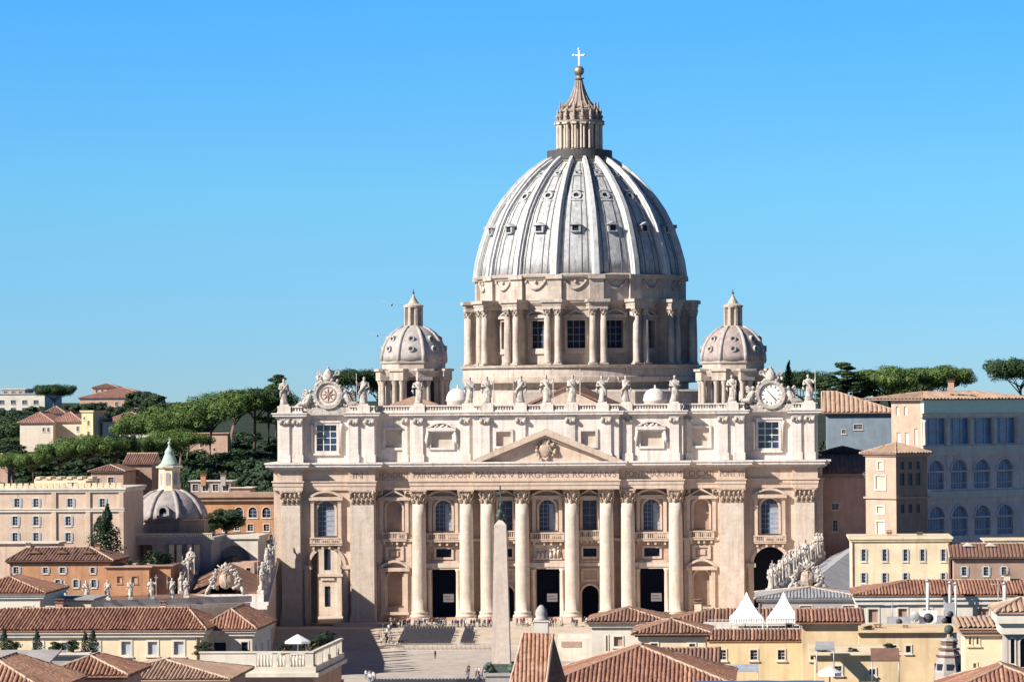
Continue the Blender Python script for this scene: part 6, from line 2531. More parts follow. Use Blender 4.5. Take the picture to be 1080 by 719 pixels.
# ---------------------------------------------------------------- yellow house, brown roofed house
w = row(911, 962, 4, 585, 6, 13) + [(993, 585, 6, 13)] + row(911, 962, 4, 609, 6, 10) + [(993, 609, 6, 10)]
w = [(911, 585, 3.6, 12), (933, 585, 3.6, 12), (955, 585, 3.6, 12), (973, 585, 3.6, 12), (995, 585, 3.6, 12), (911, 609, 3.6, 10), (933, 609, 3.6, 10), (955, 609, 3.6, 10), (995, 609, 3.6, 10)]
house('yellow_house', 'pale yellow house with two rows of white shuttered windows', 'house', 898, 1002, 570.5, 0, -160, 16, 'bcream', None, w, corn='bcream', corn_h=.7, shutters='shutter', frame_w=.18)
bh, _ = house('brown_roof_house', 'grey plastered house with a brown roof and two white dormers beside the yellow house', 'house', 1006, 1092, 590, 0, -165, 11, 'bbrown', ('hip', 2.0, 'tile_dark', (.01, .01)), [(1017, 602, 4.5, 9), (1040, 602, 4.5, 9), (1059, 602, 4.5, 9)], corn='tile_b', corn_h=.4, shutters='shutter', pitch=.6, over=.6)
for px in (1021, 1045):
    x, z = PX(px, -161, 580), PZ(582.5, -161, px)
    m = MB()
    m.box(x - .7, x + .7, -161.5, -158.5, z, z + 1.1)
    m.prism([(x - .95, z + 1.1), (x + .95, z + 1.1), (x, z + 1.6)], -161.8, -158, 'y')
    d_ = m.build('dormer', 'bwhite', bh)
    m = MB()
    m.box(x - .4, x + .4, -161.56, -161.503, z + .2, z + .95)
    m.build('pane', 'dark', d_)
house('rear_block', 'ochre rooftop strip behind the brown roofed house', 'house', 1040, 1096, 571, 0, -120, 10, 'bocher', None, [], corn='bcream', corn_h=.4)

# ---------------------------------------------------------------- the big palace with glazed loggias
YA = -6.0
ROTA = R(43)
ca, sa = math.cos(ROTA), math.sin(ROTA)
xc = PX(972, YA, 500)
ap = thing('loggia_palace', 'tall palace with rows of glazed arches and a green band under the eaves', 'palace', (xc, YA, -8))
TA = Matrix.Translation((xc, YA, 0)) @ Matrix.Rotation(ROTA, 4, 'Z')


def az(py):
    return PZ(py, YA, 980)


sA = S(YA) * ca
L = 125 / sA
m = MB(TA)
hol = []
for k in range(5):
    c = (20 + 36.0 * k) / sA if False else (15.5 + 25.5 * k) / sA
    hol.append((c - 8.8 / sA, c + 8.8 / sA, az(516), az(485.5), True))
    hol.append((c - 8.8 / sA, c + 8.8 / sA, az(566), az(534.5), True))
hb_ = []
for k in range(5):
    c = (14.5 + 26 * k) / sA
    hb_.append((c - 12.3 / sA, c + 12.3 / sA, az(468.5), az(441), False))
allh = [h for h in hol + hb_ if h[1] < L]
wall(m, 0, L, -8, az(436), 0, allh, .9)
m.add([(L, 0, -8), (L, 0, az(436)), (L, 16, az(436)), (L, 16, -8)], [(0, 1, 2, 3)])
m.build('wall', 'loggia', ap, fix=False)
for h in allh:
    m = MB(TA)
    pane(m, h, .6)
    g = m.build('window', 'loggia_glass', ap, fix=False)
    m = MB(TA)
    muntins(m, h, .58, 6 if h[4] else 3, 2 if h[4] else 2, .10)
    m.build('sash', 'bgrey', g, fix=False)
    if h[4]:
        m = MB(TA)
        m.box(h[0], h[1], .2, .3, h[2] + 1.1, h[2] + 1.25)
        m.box(h[0] - .35, h[1] + .35, -.25, -.003, h[3] - (h[1] - h[0]) / 2 - .2, h[3] - (h[1] - h[0]) / 2 + .15)
        m.ring(outline(h, grow=.35, grow_bottom=0)[2:], outline(h)[2:], -.2, -.004)
        m.build('surround', 'loggia', g, fix=False)
m = MB(TA)
for pa, pb, d_ in ((481, 470.5, .5), (526, 518.5, .5), (440, 436, .35)):
    m.box(-.02, L, -d_, -.005, az(pa) + .02, az(pb))
for k in range(6):
    c = (1.5 + 26 * k) / sA
    m.box(c - .5, c + .5, -.4, -.006, az(470), az(441))
    m.lathe([(.5, 0), (.38, .3), (.33, 4.6), (.5, 5.2)], (c, -.55, az(469.5)), 8)
m.build('cornice', 'bwhite', ap, fix=False)
m = MB(TA)
m.box(-.1, L, -.9, -.02, az(435.5), az(421.5))
m.build('green_band', 'green', ap, fix=False)
# corner block: its lit side runs away from the corner
Lc = 30 / (S(YA) * sa)
m = MB(TA @ Matrix.Rotation(R(-90), 4, 'Z') @ Matrix.Translation((-Lc, 0, 0)))
hc = [((8) / 5.0, (9.6) / 5.0 + .35, az(448), az(441), False)]
kx = Lc / 29.0
hs = [(6 * kx - .5, 6 * kx + .5, az(438), az(428), True), (14 * kx - .5, 14 * kx + .5, az(438), az(428), True), (7 * kx - .6, 7 * kx + .6, az(469), az(456), False), (15 * kx - .6, 15 * kx + .6, az(469), az(456), False), (24 * kx - .5, 24 * kx + .5, az(469), az(452), False)]
TB = TA @ Matrix.Rotation(R(-90), 4, 'Z') @ Matrix.Translation((-Lc, 0, 0))
wall(m, 0, Lc, -8, az(421.5), 0, hs, .4)
m.build('corner_wall', 'bpink', ap, fix=False)
for h in hs:
    m = MB(TB)
    pane(m, h, .25)
    m.build('blind_window', 'bwhite', ap, fix=False)
build_roof(ap, 'hip', 1.5, 'tile_tan', -1.2, L + .5, -1.6, 17, az(421), TA, 1.0)

# middle tower: shaded face coloured darker than the lit one
YM = -32.0
xm_ = PX(945, YM, 500)
TM = Matrix.Translation((xm_, YM, 0)) @ Matrix.Rotation(ROTA, 4, 'Z')
mt = thing('corner_tower', 'narrow ochre tower with small windows and a tiled cap in front of the loggia palace', 'tower', (xm_, YM, -8))


def mz(py):
    return PZ(py, YM, 940)


sM = S(YM)
La, Lb = 34 / (sM * ca), 31 / (sM * sa)
m = MB(TM)
hs = [(La * f_ - .55, La * f_ + .55, mz(b), mz(a), False) for f_ in (.2, .45, .7) for a, b in ((487, 495), (532, 541))] + [(La * f_ - .7, La * f_ + .7, mz(512), mz(499), False) for f_ in (.2, .45, .7)]
wall(m, 0, La, -8, mz(479), 0, hs, .4)
m.build('wall', 'bbrown', mt, fix=False)  # darker plaster paints shade onto this face
for h in hs:
    m = MB(TM)
    pane(m, h, .25)
    m.build('window', 'glass', mt, fix=False)
TL = TM @ Matrix.Rotation(R(-90), 4, 'Z') @ Matrix.Translation((-Lb, 0, 0))
m = MB(TL)
hl = [(Lb * .42, Lb * .58, mz(495), mz(487), False), (Lb * .34, Lb * .66, mz(516), mz(502), False), (Lb * .38, Lb * .6, mz(541), mz(534), False), (Lb * .36, Lb * .62, mz(564), mz(550), False)]
wall(m, 0, Lb, -8, mz(479), 0, hl, .35)
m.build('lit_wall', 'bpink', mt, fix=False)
for h in hl:
    m = MB(TL)
    m.ring(outline(h, grow=.3), outline(h), -.15, -.003)
    w_ = m.build('window', 'bwhite', mt, fix=False)
    m = MB(TL)
    pane(m, h, .2)
    m.build('pane', 'bcream', w_, fix=False)
m = MB(TM)
for pa, pb in ((481, 478), (526, 524)):
    m.box(-.4, La + .3, -.4, Lb + .3, mz(pa), mz(pb))
m.build('cornice', 'bpink', mt, fix=False)
build_roof(mt, 'hip', 2.0, 'tile_tan', -1.0, La + .8, -1.0, Lb + .8, mz(478) + .01, TM, .8)

# building with tan roof and wall coloured for bluish shade between basilica and palace
house('tan_roof_hall', 'hall with a sloping tan roof and bluish shade-tinted wall behind the basilica corner', 'building', 872, 946, 437, 0, 42, 13, 'bteal', ('hip', 4.6, 'tile_tan', (.01, 14.0)), [(905, 450, 9, 5), (890, 455, 4, 4)], corn='bgrey', corn_h=.4, pitch=1.0, over=.8)
house('dark_roof_block', 'dark roofed block with small openings below the bluish shade-tinted wall', 'building', 868, 912, 478, 0, 18, 16, 'bbrown', ('hip', 1.3, 'tile_dark'), [(905, 488, 5, 8)], corn=None, pitch=.9, over=.5)
house('brown_wing', 'plain brown wing with a moulded ledge beside the basilica corner', 'building', 866, 916, 504, 0, 4.5, 12, 'bpink', ('shed', 3.5, 'tile_tan'), [(881, 534, 7, 6), (881, 554, 5, 12, True)], corn='bbrown', corn_h=.9, pitch=.9, over=.5)

# ---------------------------------------------------------------- small roofs that sit on the far wing
house('colonnade_block', 'low grey colonnade roof with white vents in front of the wing statues', 'colonnade', 800, 912, 634, 0, -215, 18, 'bgrey', ('hip', 1.2, 'slate', (4, 4)), row(850, 895, 2, 640, 12, 3), corn='bwhite', corn_h=.5, pitch=.5)

# ---------------------------------------------------------------- chimneys, awnings and rooftop clutter
for px, yt, yb, Y, w_, lab, mt_ in ((63, 633, 648, -382, .8, 'stubby plastered chimney on the long terracotta roof over the clipped cone', 'bpink'),
                               (172, 635, 648, -382, .7, 'small plastered chimney near the hip of the long terracotta roof', 'bcream'),
                               (736, 633, 645, -366, .8, 'plastered chimney on the brown striped roof in front of the pilaster', 'bcream'),
                               (703, 647, 662, -436, .55, 'thin chimney on the grey brown pyramid roof', 'bpink'),
                               (866, 650, 664, -426, .7, 'ochre chimney behind the tiled strip of the ochre house', 'bocher'),
                               (926, 660, 674, -410, .7, 'ochre chimney on the plain orange ochre wall near the large dish', 'bocher'),
                               (955, 661, 674, -410, .5, 'narrow ochre chimney between two windows of the orange ochre wall', 'bcream'),
                               (30, 573, 586, -91, .9, 'plastered chimney on the dark brown roof nearer the picture edge', 'bcream'),
                               (103, 574, 586, -91, .9, 'plastered chimney on the dark brown roof by the conical cypress', 'borange'),
                               (1003, 401, 414, 4, 1.2, 'pinkish chimney on the ridge of the loggia palace', 'bpink'),
                               (938, 560, 572, -152, .8, 'brownish chimney on the flat roof of the pale yellow house', 'bbrown'),
                               (970, 562, 572, -152, .8, 'second smaller chimney on the flat roof of the pale yellow house', 'bpalace'),
                               (1062, 604, 620, -338, .7, 'white chimney on the terracotta roof beside the last flue pipe', 'bwhite')):
    chimney(px, yt, yb, Y, w_, lab, mt_)


def awning(px0, px1, ya, yb, Y, dep, matn, label):
    x0, x1, z1, z0_ = PX(px0, Y, ya), PX(px1, Y, ya), PZ(ya, Y, px0), PZ(yb, Y, px0)
    t = thing('awning', label, 'awning', (x0, Y, z0_))
    m = MB()
    m.add([(x0, Y - dep, z0_), (x1, Y - dep, z0_), (x1, Y, z1), (x0, Y, z1), (x0, Y - dep, z0_ - .08), (x1, Y - dep, z0_ - .08), (x1, Y, z1 - .08), (x0, Y, z1 - .08)],
          [(0, 1, 2, 3), (4, 5, 6, 7), (0, 1, 5, 4), (1, 2, 6, 5), (0, 3, 7, 4)])
    m.build('canopy', matn, t, fix=False)
    for x in (x0 + .08, x1 - .08):
        m = MB()
        m.tube([(x, Y - dep + .1, z0_), (x, Y - dep + .1, z0_ - 2.0)], .05, 5)
        m.build('post', 'steel', t)


awning(918, 948, 683, 694, -481, 2.0, 'tile_dark', 'dark brown slab added for the dark gap on the lower ochre house below the dishes')  # dark slab added in place of a dark gap
awning(860, 880, 676, 683, -471, 1.5, 'slate', 'small grey awning on the lower ochre house by the pale parasol')
awning(770, 800, 700, 706, -413, 1.4, 'blind', 'pale awning on the ochre house under the first tent')
# railing along the tent terrace
t = thing('terrace_railing', 'thin steel railing along the front of the tent terrace', 'railing', (PX(748, Yp - 8, 665), Yp - 7.8, zt_))
m = MB()
xa, xb = PX(747, Yp - 8, 665), PX(851, Yp - 8, 665)
for zz in (.55, 1.0):
    m.tube([(xa, Yp - 7.8, zt_ + zz), (xb, Yp - 7.8, zt_ + zz)], .03, 5)
for k in range(15):
    x = xa + (xb - xa) * k / 14
    m.tube([(x, Yp - 7.8, zt_), (x, Yp - 7.8, zt_ + 1.0)], .03, 5)
m.build('rails', 'steel', t)
# ================================================================== trees
def leaf_cloud(m, puffs, size, seed, per=1.0, flat=.0):
    """puffs: (cx, cy, cz, rx, ry, rz, n): leaf sized faces spread through each clump, facing outwards"""
    r_ = random.Random(seed)
    V, F = [], []
    for cx, cy, cz_, rx, ry, rz, n in puffs:
        for _ in range(int(n * per)):
            while True:
                d = Vector((r_.gauss(0, 1), r_.gauss(0, 1), r_.gauss(0, 1)))
                if d.length > 1e-3:
                    break
            d.normalize()
            rr_ = r_.uniform(.55, 1.0) ** .5 * (1 + .18 * math.sin(d.x * 5 + seed) * math.cos(d.y * 4 + cz_))
            p = Vector((cx + d.x * rx * rr_, cy + d.y * ry * rr_, cz_ + d.z * rz * rr_))
            nrm = Vector((d.x / rx, d.y / ry, d.z / rz)).normalized()
            nrm = (nrm + Vector((r_.gauss(0, .3), r_.gauss(0, .3), r_.gauss(0, .3)))).normalized()
            u = nrm.cross(Vector((r_.gauss(0, 1), r_.gauss(0, 1), r_.gauss(0, 1)))).normalized()
            w = nrm.cross(u)
            s = size * r_.uniform(.6, 1.25)
            b = len(V)
            V += [p - u * s, p - w * s * .55, p + u * s, p + w * s * .55]
            F.append((b, b + 1, b + 2, b + 3))
    m.add(V, F)


def pine_proto(seed, matn='pine', spread=8.0, height=17.0, thick=2.0, dens=1.35):
    r_ = random.Random(seed)
    m = LB()
    t0 = [(0, 0, -2), (r_.uniform(-.3, .3), r_.uniform(-.3, .3), height * .3), (r_.uniform(-.7, .7), r_.uniform(-.6, .6), height * .62)]
    m.tube(t0, [.48, .40, .30], 8)
    top = Vector(t0[-1])
    puffs = []
    nb = 9
    for k in range(nb):
        a = 2 * PI * k / nb + r_.uniform(-.3, .3)
        rr_ = spread * r_.uniform(.45, .82)
        e = Vector((top.x + rr_ * math.cos(a), top.y + rr_ * math.sin(a), height * r_.uniform(.82, .90)))
        mid = top.lerp(e, .55) + Vector((0, 0, -.5))
        m.tube([top - Vector((0, 0, r_.uniform(0, 2.5))), mid, e], [.2, .14, .07], 5)
        puffs.append((e.x, e.y, e.z + thick * .2, spread * .36, spread * .36, thick * r_.uniform(.55, .9), 300))
        for _ in range(3):
            q = e + Vector((r_.uniform(-1, 1) * spread * .3, r_.uniform(-1, 1) * spread * .3, r_.uniform(-.1, .5) * thick))
            puffs.append((q.x, q.y, q.z, spread * .2, spread * .2, thick * .45, 130))
    for _ in range(7):
        a, rr_ = r_.uniform(0, 2 * PI), spread * r_.uniform(0, .5)
        puffs.append((top.x + rr_ * math.cos(a), top.y + rr_ * math.sin(a), height * .93 + thick * r_.uniform(.0, .35), spread * .3, spread * .3, thick * .6, 240))
    t = thing('umbrella_pine', 'x', 'tree', (0, 0, 0))
    m.build('trunk', 'bark', t)
    m = LB()
    leaf_cloud(m, puffs, .30, seed, dens * 1.6)
    m.build('crown', matn, t, fix=False)
    return t


def round_proto(seed, matn, w=5.0, h=9.0, name='evergreen_tree', n=260, size=.42):
    r_ = random.Random(seed)
    t = thing(name, 'x', 'tree', (0, 0, 0))
    m = LB()
    m.tube([(0, 0, -2), (.1, .1, h * .3), (.2, -.1, h * .6)], [.4, .32, .18], 7)
    for k in range(5):
        a = 2 * PI * k / 5
        m.tube([(.1, 0, h * .35), (w * .4 * math.cos(a), w * .4 * math.sin(a), h * .62)], [.16, .06], 5)
    m.build('trunk', 'bark', t)
    puffs = []
    for _ in range(17):
        a, rr_, z = r_.uniform(0, 2 * PI), r_.uniform(.1, .72), r_.uniform(.3, .88)
        k = math.sqrt(max(.1, 1 - ((z - .55) / .5) ** 2))
        s = r_.uniform(.26, .46)
        puffs.append((w * rr_ * k * math.cos(a), w * rr_ * k * math.sin(a), h * z, w * s, w * s, h * s * .38, n))
    m = LB()
    leaf_cloud(m, puffs, size, seed)
    m.build('crown', matn, t, fix=False)
    return t


def cedar_proto(seed):
    r_ = random.Random(seed)
    t = thing('cedar', 'x', 'tree', (0, 0, 0))
    H = 20.0
    m = LB()
    m.tube([(0, 0, -2), (.1, 0, H * .5), (0, .1, H * .97)], [.5, .35, .06], 8)
    puffs = []
    for k in range(40):
        z = H * r_.uniform(.30, .98)
        ln = (1.08 - z / H) * 11 + .8
        a = r_.uniform(0, 2 * PI)
        e = Vector((ln * math.cos(a) * r_.uniform(.7, 1), ln * math.sin(a) * r_.uniform(.7, 1), z + r_.uniform(-.4, .6)))
        m.tube([(0, 0, z - .6), tuple(e)], [.14, .05], 5)
        for f_ in (.45, .75, 1.0):
            puffs.append((e.x * f_, e.y * f_, z + .2, 1.9 + .6 * (1 - f_), 1.9 + .6 * (1 - f_), .55, 170))
    m.build('trunk', 'bark', t)
    m = LB()
    leaf_cloud(m, puffs, .36, seed)
    m.build('crown', 'pine_dark', t, fix=False)
    return t


def cone_proto(seed, w, h, name, matn='cypress', n=1500, size=.3):
    r_ = random.Random(seed)
    t = thing(name, 'x', 'tree', (0, 0, 0))
    m = LB()
    m.tube([(0, 0, -.5), (0, 0, h * .5)], [w * .12, w * .05], 6)
    m.build('trunk', 'bark', t)
    puffs = []
    k = 12
    for i in range(k):
        z = (i + .6) / k
        rr_ = w * (1 - z) ** .8 * (.6 + .4 * min(1, z * 5))
        puffs.append((r_.uniform(-.1, .1) * w, r_.uniform(-.1, .1) * w, h * z, rr_ + .02, rr_ + .02, h / k * 1.1, n // k))
    m = LB()
    leaf_cloud(m, puffs, size, seed)
    m.build('crown', matn, t, fix=False)
    return t


USED = {}


def plant(proto, px, ytop, Y, hpx=None, H=17.0, label='', group=None, rz=0, zbase=None, wide=1.0):
    """stand a tree so its top shows at (px, ytop) at depth Y; the trunk foot goes into the ground below"""
    top = P(px, ytop, Y)
    if zbase is None:
        zbase = hill_h(top.x, Y)
    if hpx is not None:
        sc = hpx / S(Y) / H
        zbase = top.z - H * sc
    else:
        sc = max(.35, (top.z - zbase) / H)
    if USED.get(proto.name):
        o = dup(proto)
    else:
        o = proto
        USED[proto.name] = True
    o.location = (top.x, Y, zbase)
    o.rotation_euler = (0, 0, rz)
    o.scale = (sc * wide, sc * wide, sc)
    o['label'] = label
    if group:
        o['group'] = group
    elif 'group' in o:
        del o['group']
    return o


r_ = random.Random(31)
PA, PB, PC = pine_proto(1, 'pine', 10.0, 16.0, 3.6), pine_proto(2, 'pine', 11.0, 16.2, 3.8), pine_proto(3, 'pine_dark', 10.0, 16.0, 4.0)
RA, RB, RC = round_proto(4, 'oak', 5.5, 10), round_proto(5, 'pine_dark', 5.0, 9.5), round_proto(6, 'oak', 6.0, 9)
CE = cedar_proto(9)
# (proto, px, ytop, Y, height px, label)
G = 'umbrella pines on the hillside'
pines = [
    (PB, 92, 462, 150, 52, 'broad umbrella pine in front of the cream house, over the palace roof', 1.15),
    (PA, 62, 468, 145, 48, 'umbrella pine at the foot of the cream house wall', 1.0),
    (PC, 122, 462, 160, 50, 'dark umbrella pine above the brown house', 1.0),
    (PB, 150, 442, 215, 56, 'tall umbrella pine beside the white house with a loggia', 1.1),
    (PA, 172, 436, 240, 60, 'leaning umbrella pine whose crown touches the green lantern', 1.2),
    (PB, 196, 429, 255, 62, 'wide umbrella pine in the middle of the row with bare trunks below', 1.25),
    (PA, 222, 424, 275, 58, 'umbrella pine with several bare trunks showing over the pink wall', 1.2),
    (PB, 245, 416, 300, 58, 'high umbrella pine on the skyline nearer the basilica', 1.1),
    (PC, 268, 413, 305, 58, 'dark umbrella pine behind the spreading cedar', 1.1),
    (PA, 283, 411, 312, 52, 'umbrella pine crowded against the basilica corner', 1.0),
    (PA, 158, 462, 175, 46, 'low umbrella pine over the brown house with the end pillar', 1.0),
    (PB, 190, 455, 200, 48, 'low umbrella pine just above the green lantern', 1.0),
    (PA, 35, 478, 140, 42, 'small umbrella pine over the pale parapet wall', .9),
    (PB, 12, 480, 150, 42, 'umbrella pine at the edge of the view behind the palace', 1.0),
]
for i, (p_, px, yt, Y, hp, lab, wd) in enumerate(pines):
    plant(p_, px, yt, Y, hp, 17.0, lab, G, rz=i * 1.3, wide=wd)
plant(CE, 291, 396, 330, 72, 20, 'spreading cedar behind the first parapet statue', None, wide=.75)
for i, (px, yt, Y, hp, lab, wd) in enumerate(((57, 407, 640, 34, 'big round crowned pine on the skyline next to the white flats', 1.2), (375, 392, 300, 52, 'umbrella pine crown showing between clock and pale smaller dome', 1.1), (398, 398, 305, 50, 'low pine crown right against the pale smaller dome', .9))):
    plant(PC, px, yt, Y, hp, 17, lab, None, rz=i * 2.0, wide=wd)
# trees on the far ridge
for i, (px, yt, Y, hp) in enumerate(((150, 412, 620, 26), (164, 414, 600, 26), (178, 420, 560, 28), (192, 425, 520, 26), (140, 412, 650, 22), (206, 424, 500, 20), (120, 428, 600, 24), (134, 428, 610, 22), (150, 426, 580, 24), (102, 424, 610, 22),
                                     (84, 425, 620, 22), (70, 424, 630, 24), (38, 428, 600, 24), (24, 434, 560, 28), (10, 432, 560, 28), (-2, 434, 560, 30), (172, 432, 540, 26), (186, 436, 500, 24), (214, 422, 470, 18))):
    plant((RA, RB, RC)[i % 3], px, yt, Y, hp, 10, 'dark bushy tree on the far ridge below the villas', 'bushy trees on the far ridge', rz=i * 1.1, wide=r_.uniform(1.1, 1.7))
for i in range(26):
    px = r_.uniform(-4, 60)
    Y = r_.uniform(330, 560)
    plant((RA, RB, RC)[i % 3], px if i % 3 else r_.uniform(104, 190), 0, Y, None, 10, 'dense dark tree on the slope around the cream house', 'dense trees around the cream house', rz=i, wide=r_.uniform(.9, 1.3)) if False else None
for i in range(24):
    Y = r_.uniform(440, 560)
    px = r_.uniform(-5, 24) if i < 10 else r_.uniform(60, 215)
    z = hill_h(PX(px, Y, 450), Y)
    top = P(px, 427, Y)
    x = top.x
    p_ = (RA, RB, RC)[i % 3]
    o = dup(p_) if USED.get(p_.name) else p_
    o.location = (x, Y, z)
    s = r_.uniform(.8, 1.1)
    o.scale = (s * 1.3, s * 1.3, s)
    tag(o, 'dense dark tree on the slope behind the cream and white houses', 'tree', 'dense trees on the slope behind the houses')
# shaded wood between the pines and the basilica, and bushes under the pines
for i in range(46):
    Y = r_.uniform(90, 235)
    px = r_.uniform(196, 300)
    x = PX(px, Y, 480)
    z = hill_h(x, Y)
    p_ = (RA, RB, RC)[i % 3]
    o = dup(p_)
    o.location = (x, Y, z)
    s = r_.uniform(.75, 1.35)
    o.scale = (s * 1.25, s * 1.25, s)
    o.rotation_euler = (0, 0, i)
    tag(o, 'dark evergreen tree in the shaded wood beside the basilica', 'tree', 'trees of the shaded wood beside the basilica')
for i in range(26):
    Y = r_.uniform(85, 150)
    px = r_.uniform(-6, 190)
    x = PX(px, Y, 490)
    z = hill_h(x, Y)
    p_ = (RA, RB, RC)[i % 3]
    o = dup(p_)
    o.location = (x, Y, z)
    s = r_.uniform(.45, .8)
    o.scale = (s * 1.5, s * 1.5, s)
    o.rotation_euler = (0, 0, i)
    tag(o, 'low dark bush growing under the umbrella pines', 'bush', 'bushes under the umbrella pines')
for i in range(170):
    Y = 100 + 300 * r_.random() ** .8
    px = r_.uniform(-8, 292)
    if 96 < px < 165 and 100 < Y < 150:
        continue
    x = PX(px, Y, 470)
    z = hill_h(x, Y)
    py_top = 427 + (45 - (z + 6)) * S(Y)
    if py_top < (462 if px < 120 else 458 if px < 205 else 436):
        continue
    o = dup((RA, RB, RC)[i % 3])
    o.location = (x, Y, z - .8)
    s = r_.uniform(.5, .8)
    o.scale = (s * 1.7, s * 1.7, s)
    o.rotation_euler = (0, 0, i)
    tag(o, 'dark undergrowth tree between the bare pine trunks on the slope', 'tree', 'undergrowth trees between the pine trunks')
# other side of the basilica
plant(CE, 893, 383, 250, 64, 20, 'tall layered cedar above the tan roofed hall', None, rz=2.0, wide=1.1)
plant(CE, 908, 392, 262, 56, 20, 'second cedar leaning against the tall layered cedar', None, rz=4.0, wide=1.0)
plant(CE, 876, 396, 240, 52, 20, 'smaller cedar close to the clock with the white dial', None, rz=.7, wide=.9)
for i, (p_, px, yt, hp, wd, lab) in enumerate(((PB, 938, 390, 58, 1.05, 'umbrella pine between the cedars and the palace corner'), (PA, 968, 389, 60, 1.15, 'umbrella pine behind the palace roof ridge'), (PB, 996, 389, 56, .85, 'umbrella pine with a chimney in front of it'),
                                              (PC, 925, 396, 52, 1.0, 'darker umbrella pine close behind the cedars'), (PA, 982, 393, 56, .85, 'umbrella pine half hidden between two larger crowns'), (PC, 1076, 381, 62, .95, 'lone dark umbrella pine standing above the far end of the palace roof'),
                                              (PB, 950, 408, 46, 1.0, 'low umbrella pine filling the gap beside the palace corner'), (PC, 845, 394, 60, .9, 'pine crown behind the clock with the white dial'))):
    plant(p_, px, yt, 260 + 9 * i, hp, 17, lab, 'umbrella pines beyond the palace', rz=i * 1.7, wide=wd)
for i in range(14):
    Y = r_.uniform(180, 250)
    px = r_.uniform(866, 965)
    x = PX(px, Y, 430)
    o = dup((RA, RB, RC)[i % 3])
    o.location = (x, Y, hill_h(x, Y))
    s = r_.uniform(1.2, 2.0)
    o.scale = (s, s, s)
    tag(o, 'dark bushy tree beneath the cedars behind the tan roofed hall', 'tree', 'bushy trees beneath the cedars')
TC = cone_proto(12, 2.4, 9, 'cypress', n=1400, size=.3)
plant(TC, 832, 381, 180, 26, 9, 'slim dark cypress tip behind the clock with the white dial', None)
BC = cone_proto(13, 4.2, 12.5, 'conical_cypress', n=5000, size=.26)
plant(BC, 111, 536, -75, 68, 12.5, 'large conical dark green cypress in front of the long palace', None, wide=1.35)
plant(RA, 238, 536, 10, 30, 10, 'rounded green tree in front of the orange arcaded building', None, wide=1.5)
plant(RB, 222, 540, 6, 26, 10, 'smaller dark tree between the church dome and the arcaded building', None, wide=1.2)
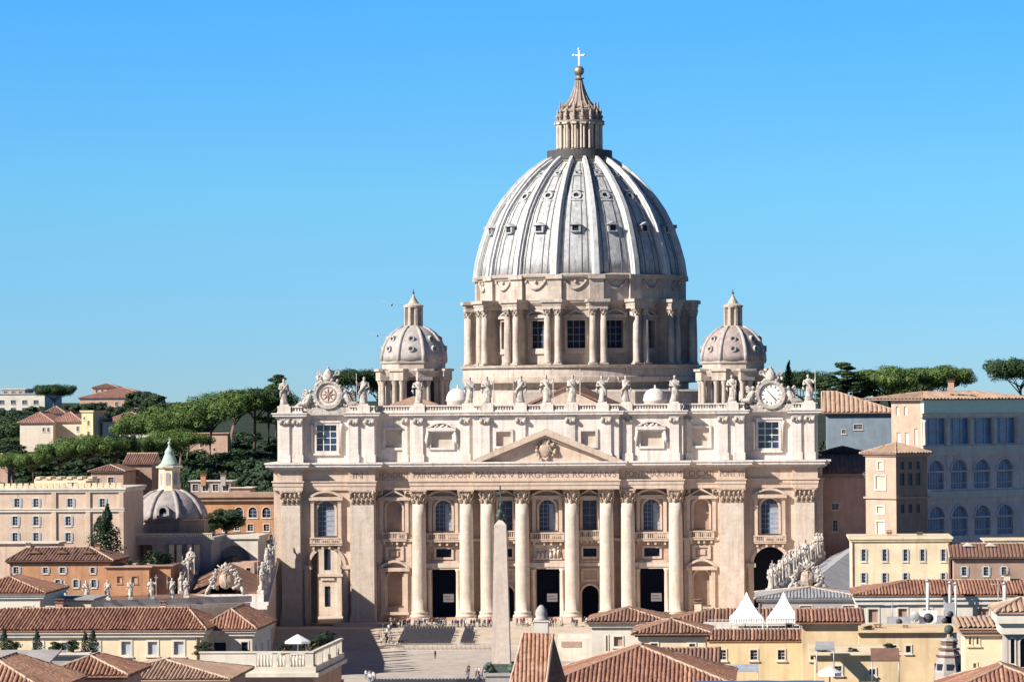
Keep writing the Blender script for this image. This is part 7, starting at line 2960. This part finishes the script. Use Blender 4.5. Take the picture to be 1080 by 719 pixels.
# topiary and pots on the roof terraces
TP = cone_proto(15, .75, 2.2, 'topiary_cone', n=1200, size=.09)
zt2 = PZ(692, -445, 60) + .35
for i, (px, h_) in enumerate(((3.5, 24), (38, 23), (89, 21), (97, 24))):
    x = PX(px, -444, 690)
    o = TP if i == 0 else dup(TP)
    o.location = (x, -443.6, zt2)
    sc = h_ / S(-444) / 2.2
    o.scale = (sc, sc, sc)
    tag(o, ['clipped conical shrub at the picture edge on the grey parapet', 'stout clipped conical shrub alone in the middle of the grey parapet', 'clipped conical shrub, shorter one of the close pair on the parapet', 'clipped conical shrub, taller one of the close pair on the parapet'][i], 'shrub', 'clipped conical shrubs on the grey parapet')
SH = round_proto(17, 'cypress', 1.0, 1.5, 'potted_shrub', n=60, size=.10)
for i, (px, py, Y, sc, lab) in enumerate(((14, 688, -444, .8, 'round shrub beside the first clipped cone on the parapet'), (60, 690, -444, .7, 'low round shrub between the clipped cones'), (76, 690, -444, .8, 'low wide shrub next to the pair of clipped cones'),
                                          (329, 672, -408, 1.3, 'bushy green shrub beside the white parasol'), (338, 675, -404, 1.2, 'leafy shrub in the corner of the balustraded terrace'), (345, 671, -402, 1.4, 'taller leafy shrub at the end of the balustraded terrace'),
                                          (166, 583, -94, 2.2, 'shaggy shrub on the reddish brown block'), (150, 594, -96, 1.0, 'small shrub on the orange annex terrace'), (136, 595, -96, .9, 'low plant on the orange annex terrace'), (172, 590, -93, 1.8, 'second shaggy shrub on the reddish brown block'),
                                          (300, 683, -409, .9, 'small dark plant behind the balustrade'), (215, 681, -412, 1.1, 'dark potted plant under the hipped roof'),
                                          (868, 690, -468, .6, 'bushy pot plant on the lower ochre roof by the small grey awning'), (900, 691, -468, .5, 'round pot plant in the middle of the lower ochre roof'), (938, 690, -468, .7, 'spreading pot plant at the end of the lower ochre roof'),
                                          (915, 668, -413, .6, 'leafy pot plant on the orange ochre roof near the smaller dish'), (832, 663, -404, .45, 'pot plant beside the second white tent'))):
    x = PX(px, Y, py)
    o = SH if i == 0 else dup(SH)
    zb = zt2 if Y == -444 else (zt + .01 if Y > -413 and Y < -400 and px < 400 else PZ(598, Y, px) if Y > -200 else zt_ if Y == -404 else PZ(py, Y, px))
    o.location = (x, Y, zb)
    o.scale = (sc * 1.2, sc * 1.2, sc)
    o.rotation_euler = (0, 0, i)
    tag(o, lab, 'shrub', 'shrubs on the roof terraces')

# ================================================================== gulls
def gull(px, py, Y, span, label, bank):
    p = P(px, py, Y)
    t = thing('gull', label, 'bird', tuple(p))
    m = LB(Matrix.Rotation(bank, 4, 'Y'))
    m.tube([(0, -.5, 0), (0, -.25, .02), (0, .1, 0), (0, .55, .0), (0, .8, .02)], [.03, .12, .15, .08, .02], 8)
    m.ball((0, -.5, .03), .09, n=7)
    m.tube([(0, -.58, .02), (0, -.7, 0)], [.03, .01], 5)
    for s in (-1, 1):
        v = []
        for k in range(7):
            f_ = k / 6
            x = s * (.1 + span / 2 * f_)
            z = .05 + .35 * math.sin(f_ * 2.2) * .5
            c = .22 * (1 - f_ * .75)
            v += [(x, -c + .18 * f_ - .1, z), (x, c + .22 * f_ - .1, z), (x, .05 + .2 * f_ - .1, z + .04)]
        f = []
        for k in range(6):
            a = 3 * k
            f += [(a, a + 3, a + 5, a + 2), (a + 2, a + 5, a + 4, a + 1), (a + 1, a + 4, a + 3, a)]
        m.add(v, f, 0, True)
    m.add([(-.12, .7, .01), (.12, .7, .01), (.18, 1.05, .02), (-.18, 1.05, .02)], [(0, 1, 2, 3)])
    m.build('body', 'shutter', t, fix=False)


gull(413, 321.5, -350, 2.3, 'gull gliding in the sky just beside the pale smaller dome lantern', R(12))
gull(398, 354, -300, 2.0, 'gull gliding low beside the pale smaller dome', R(6))
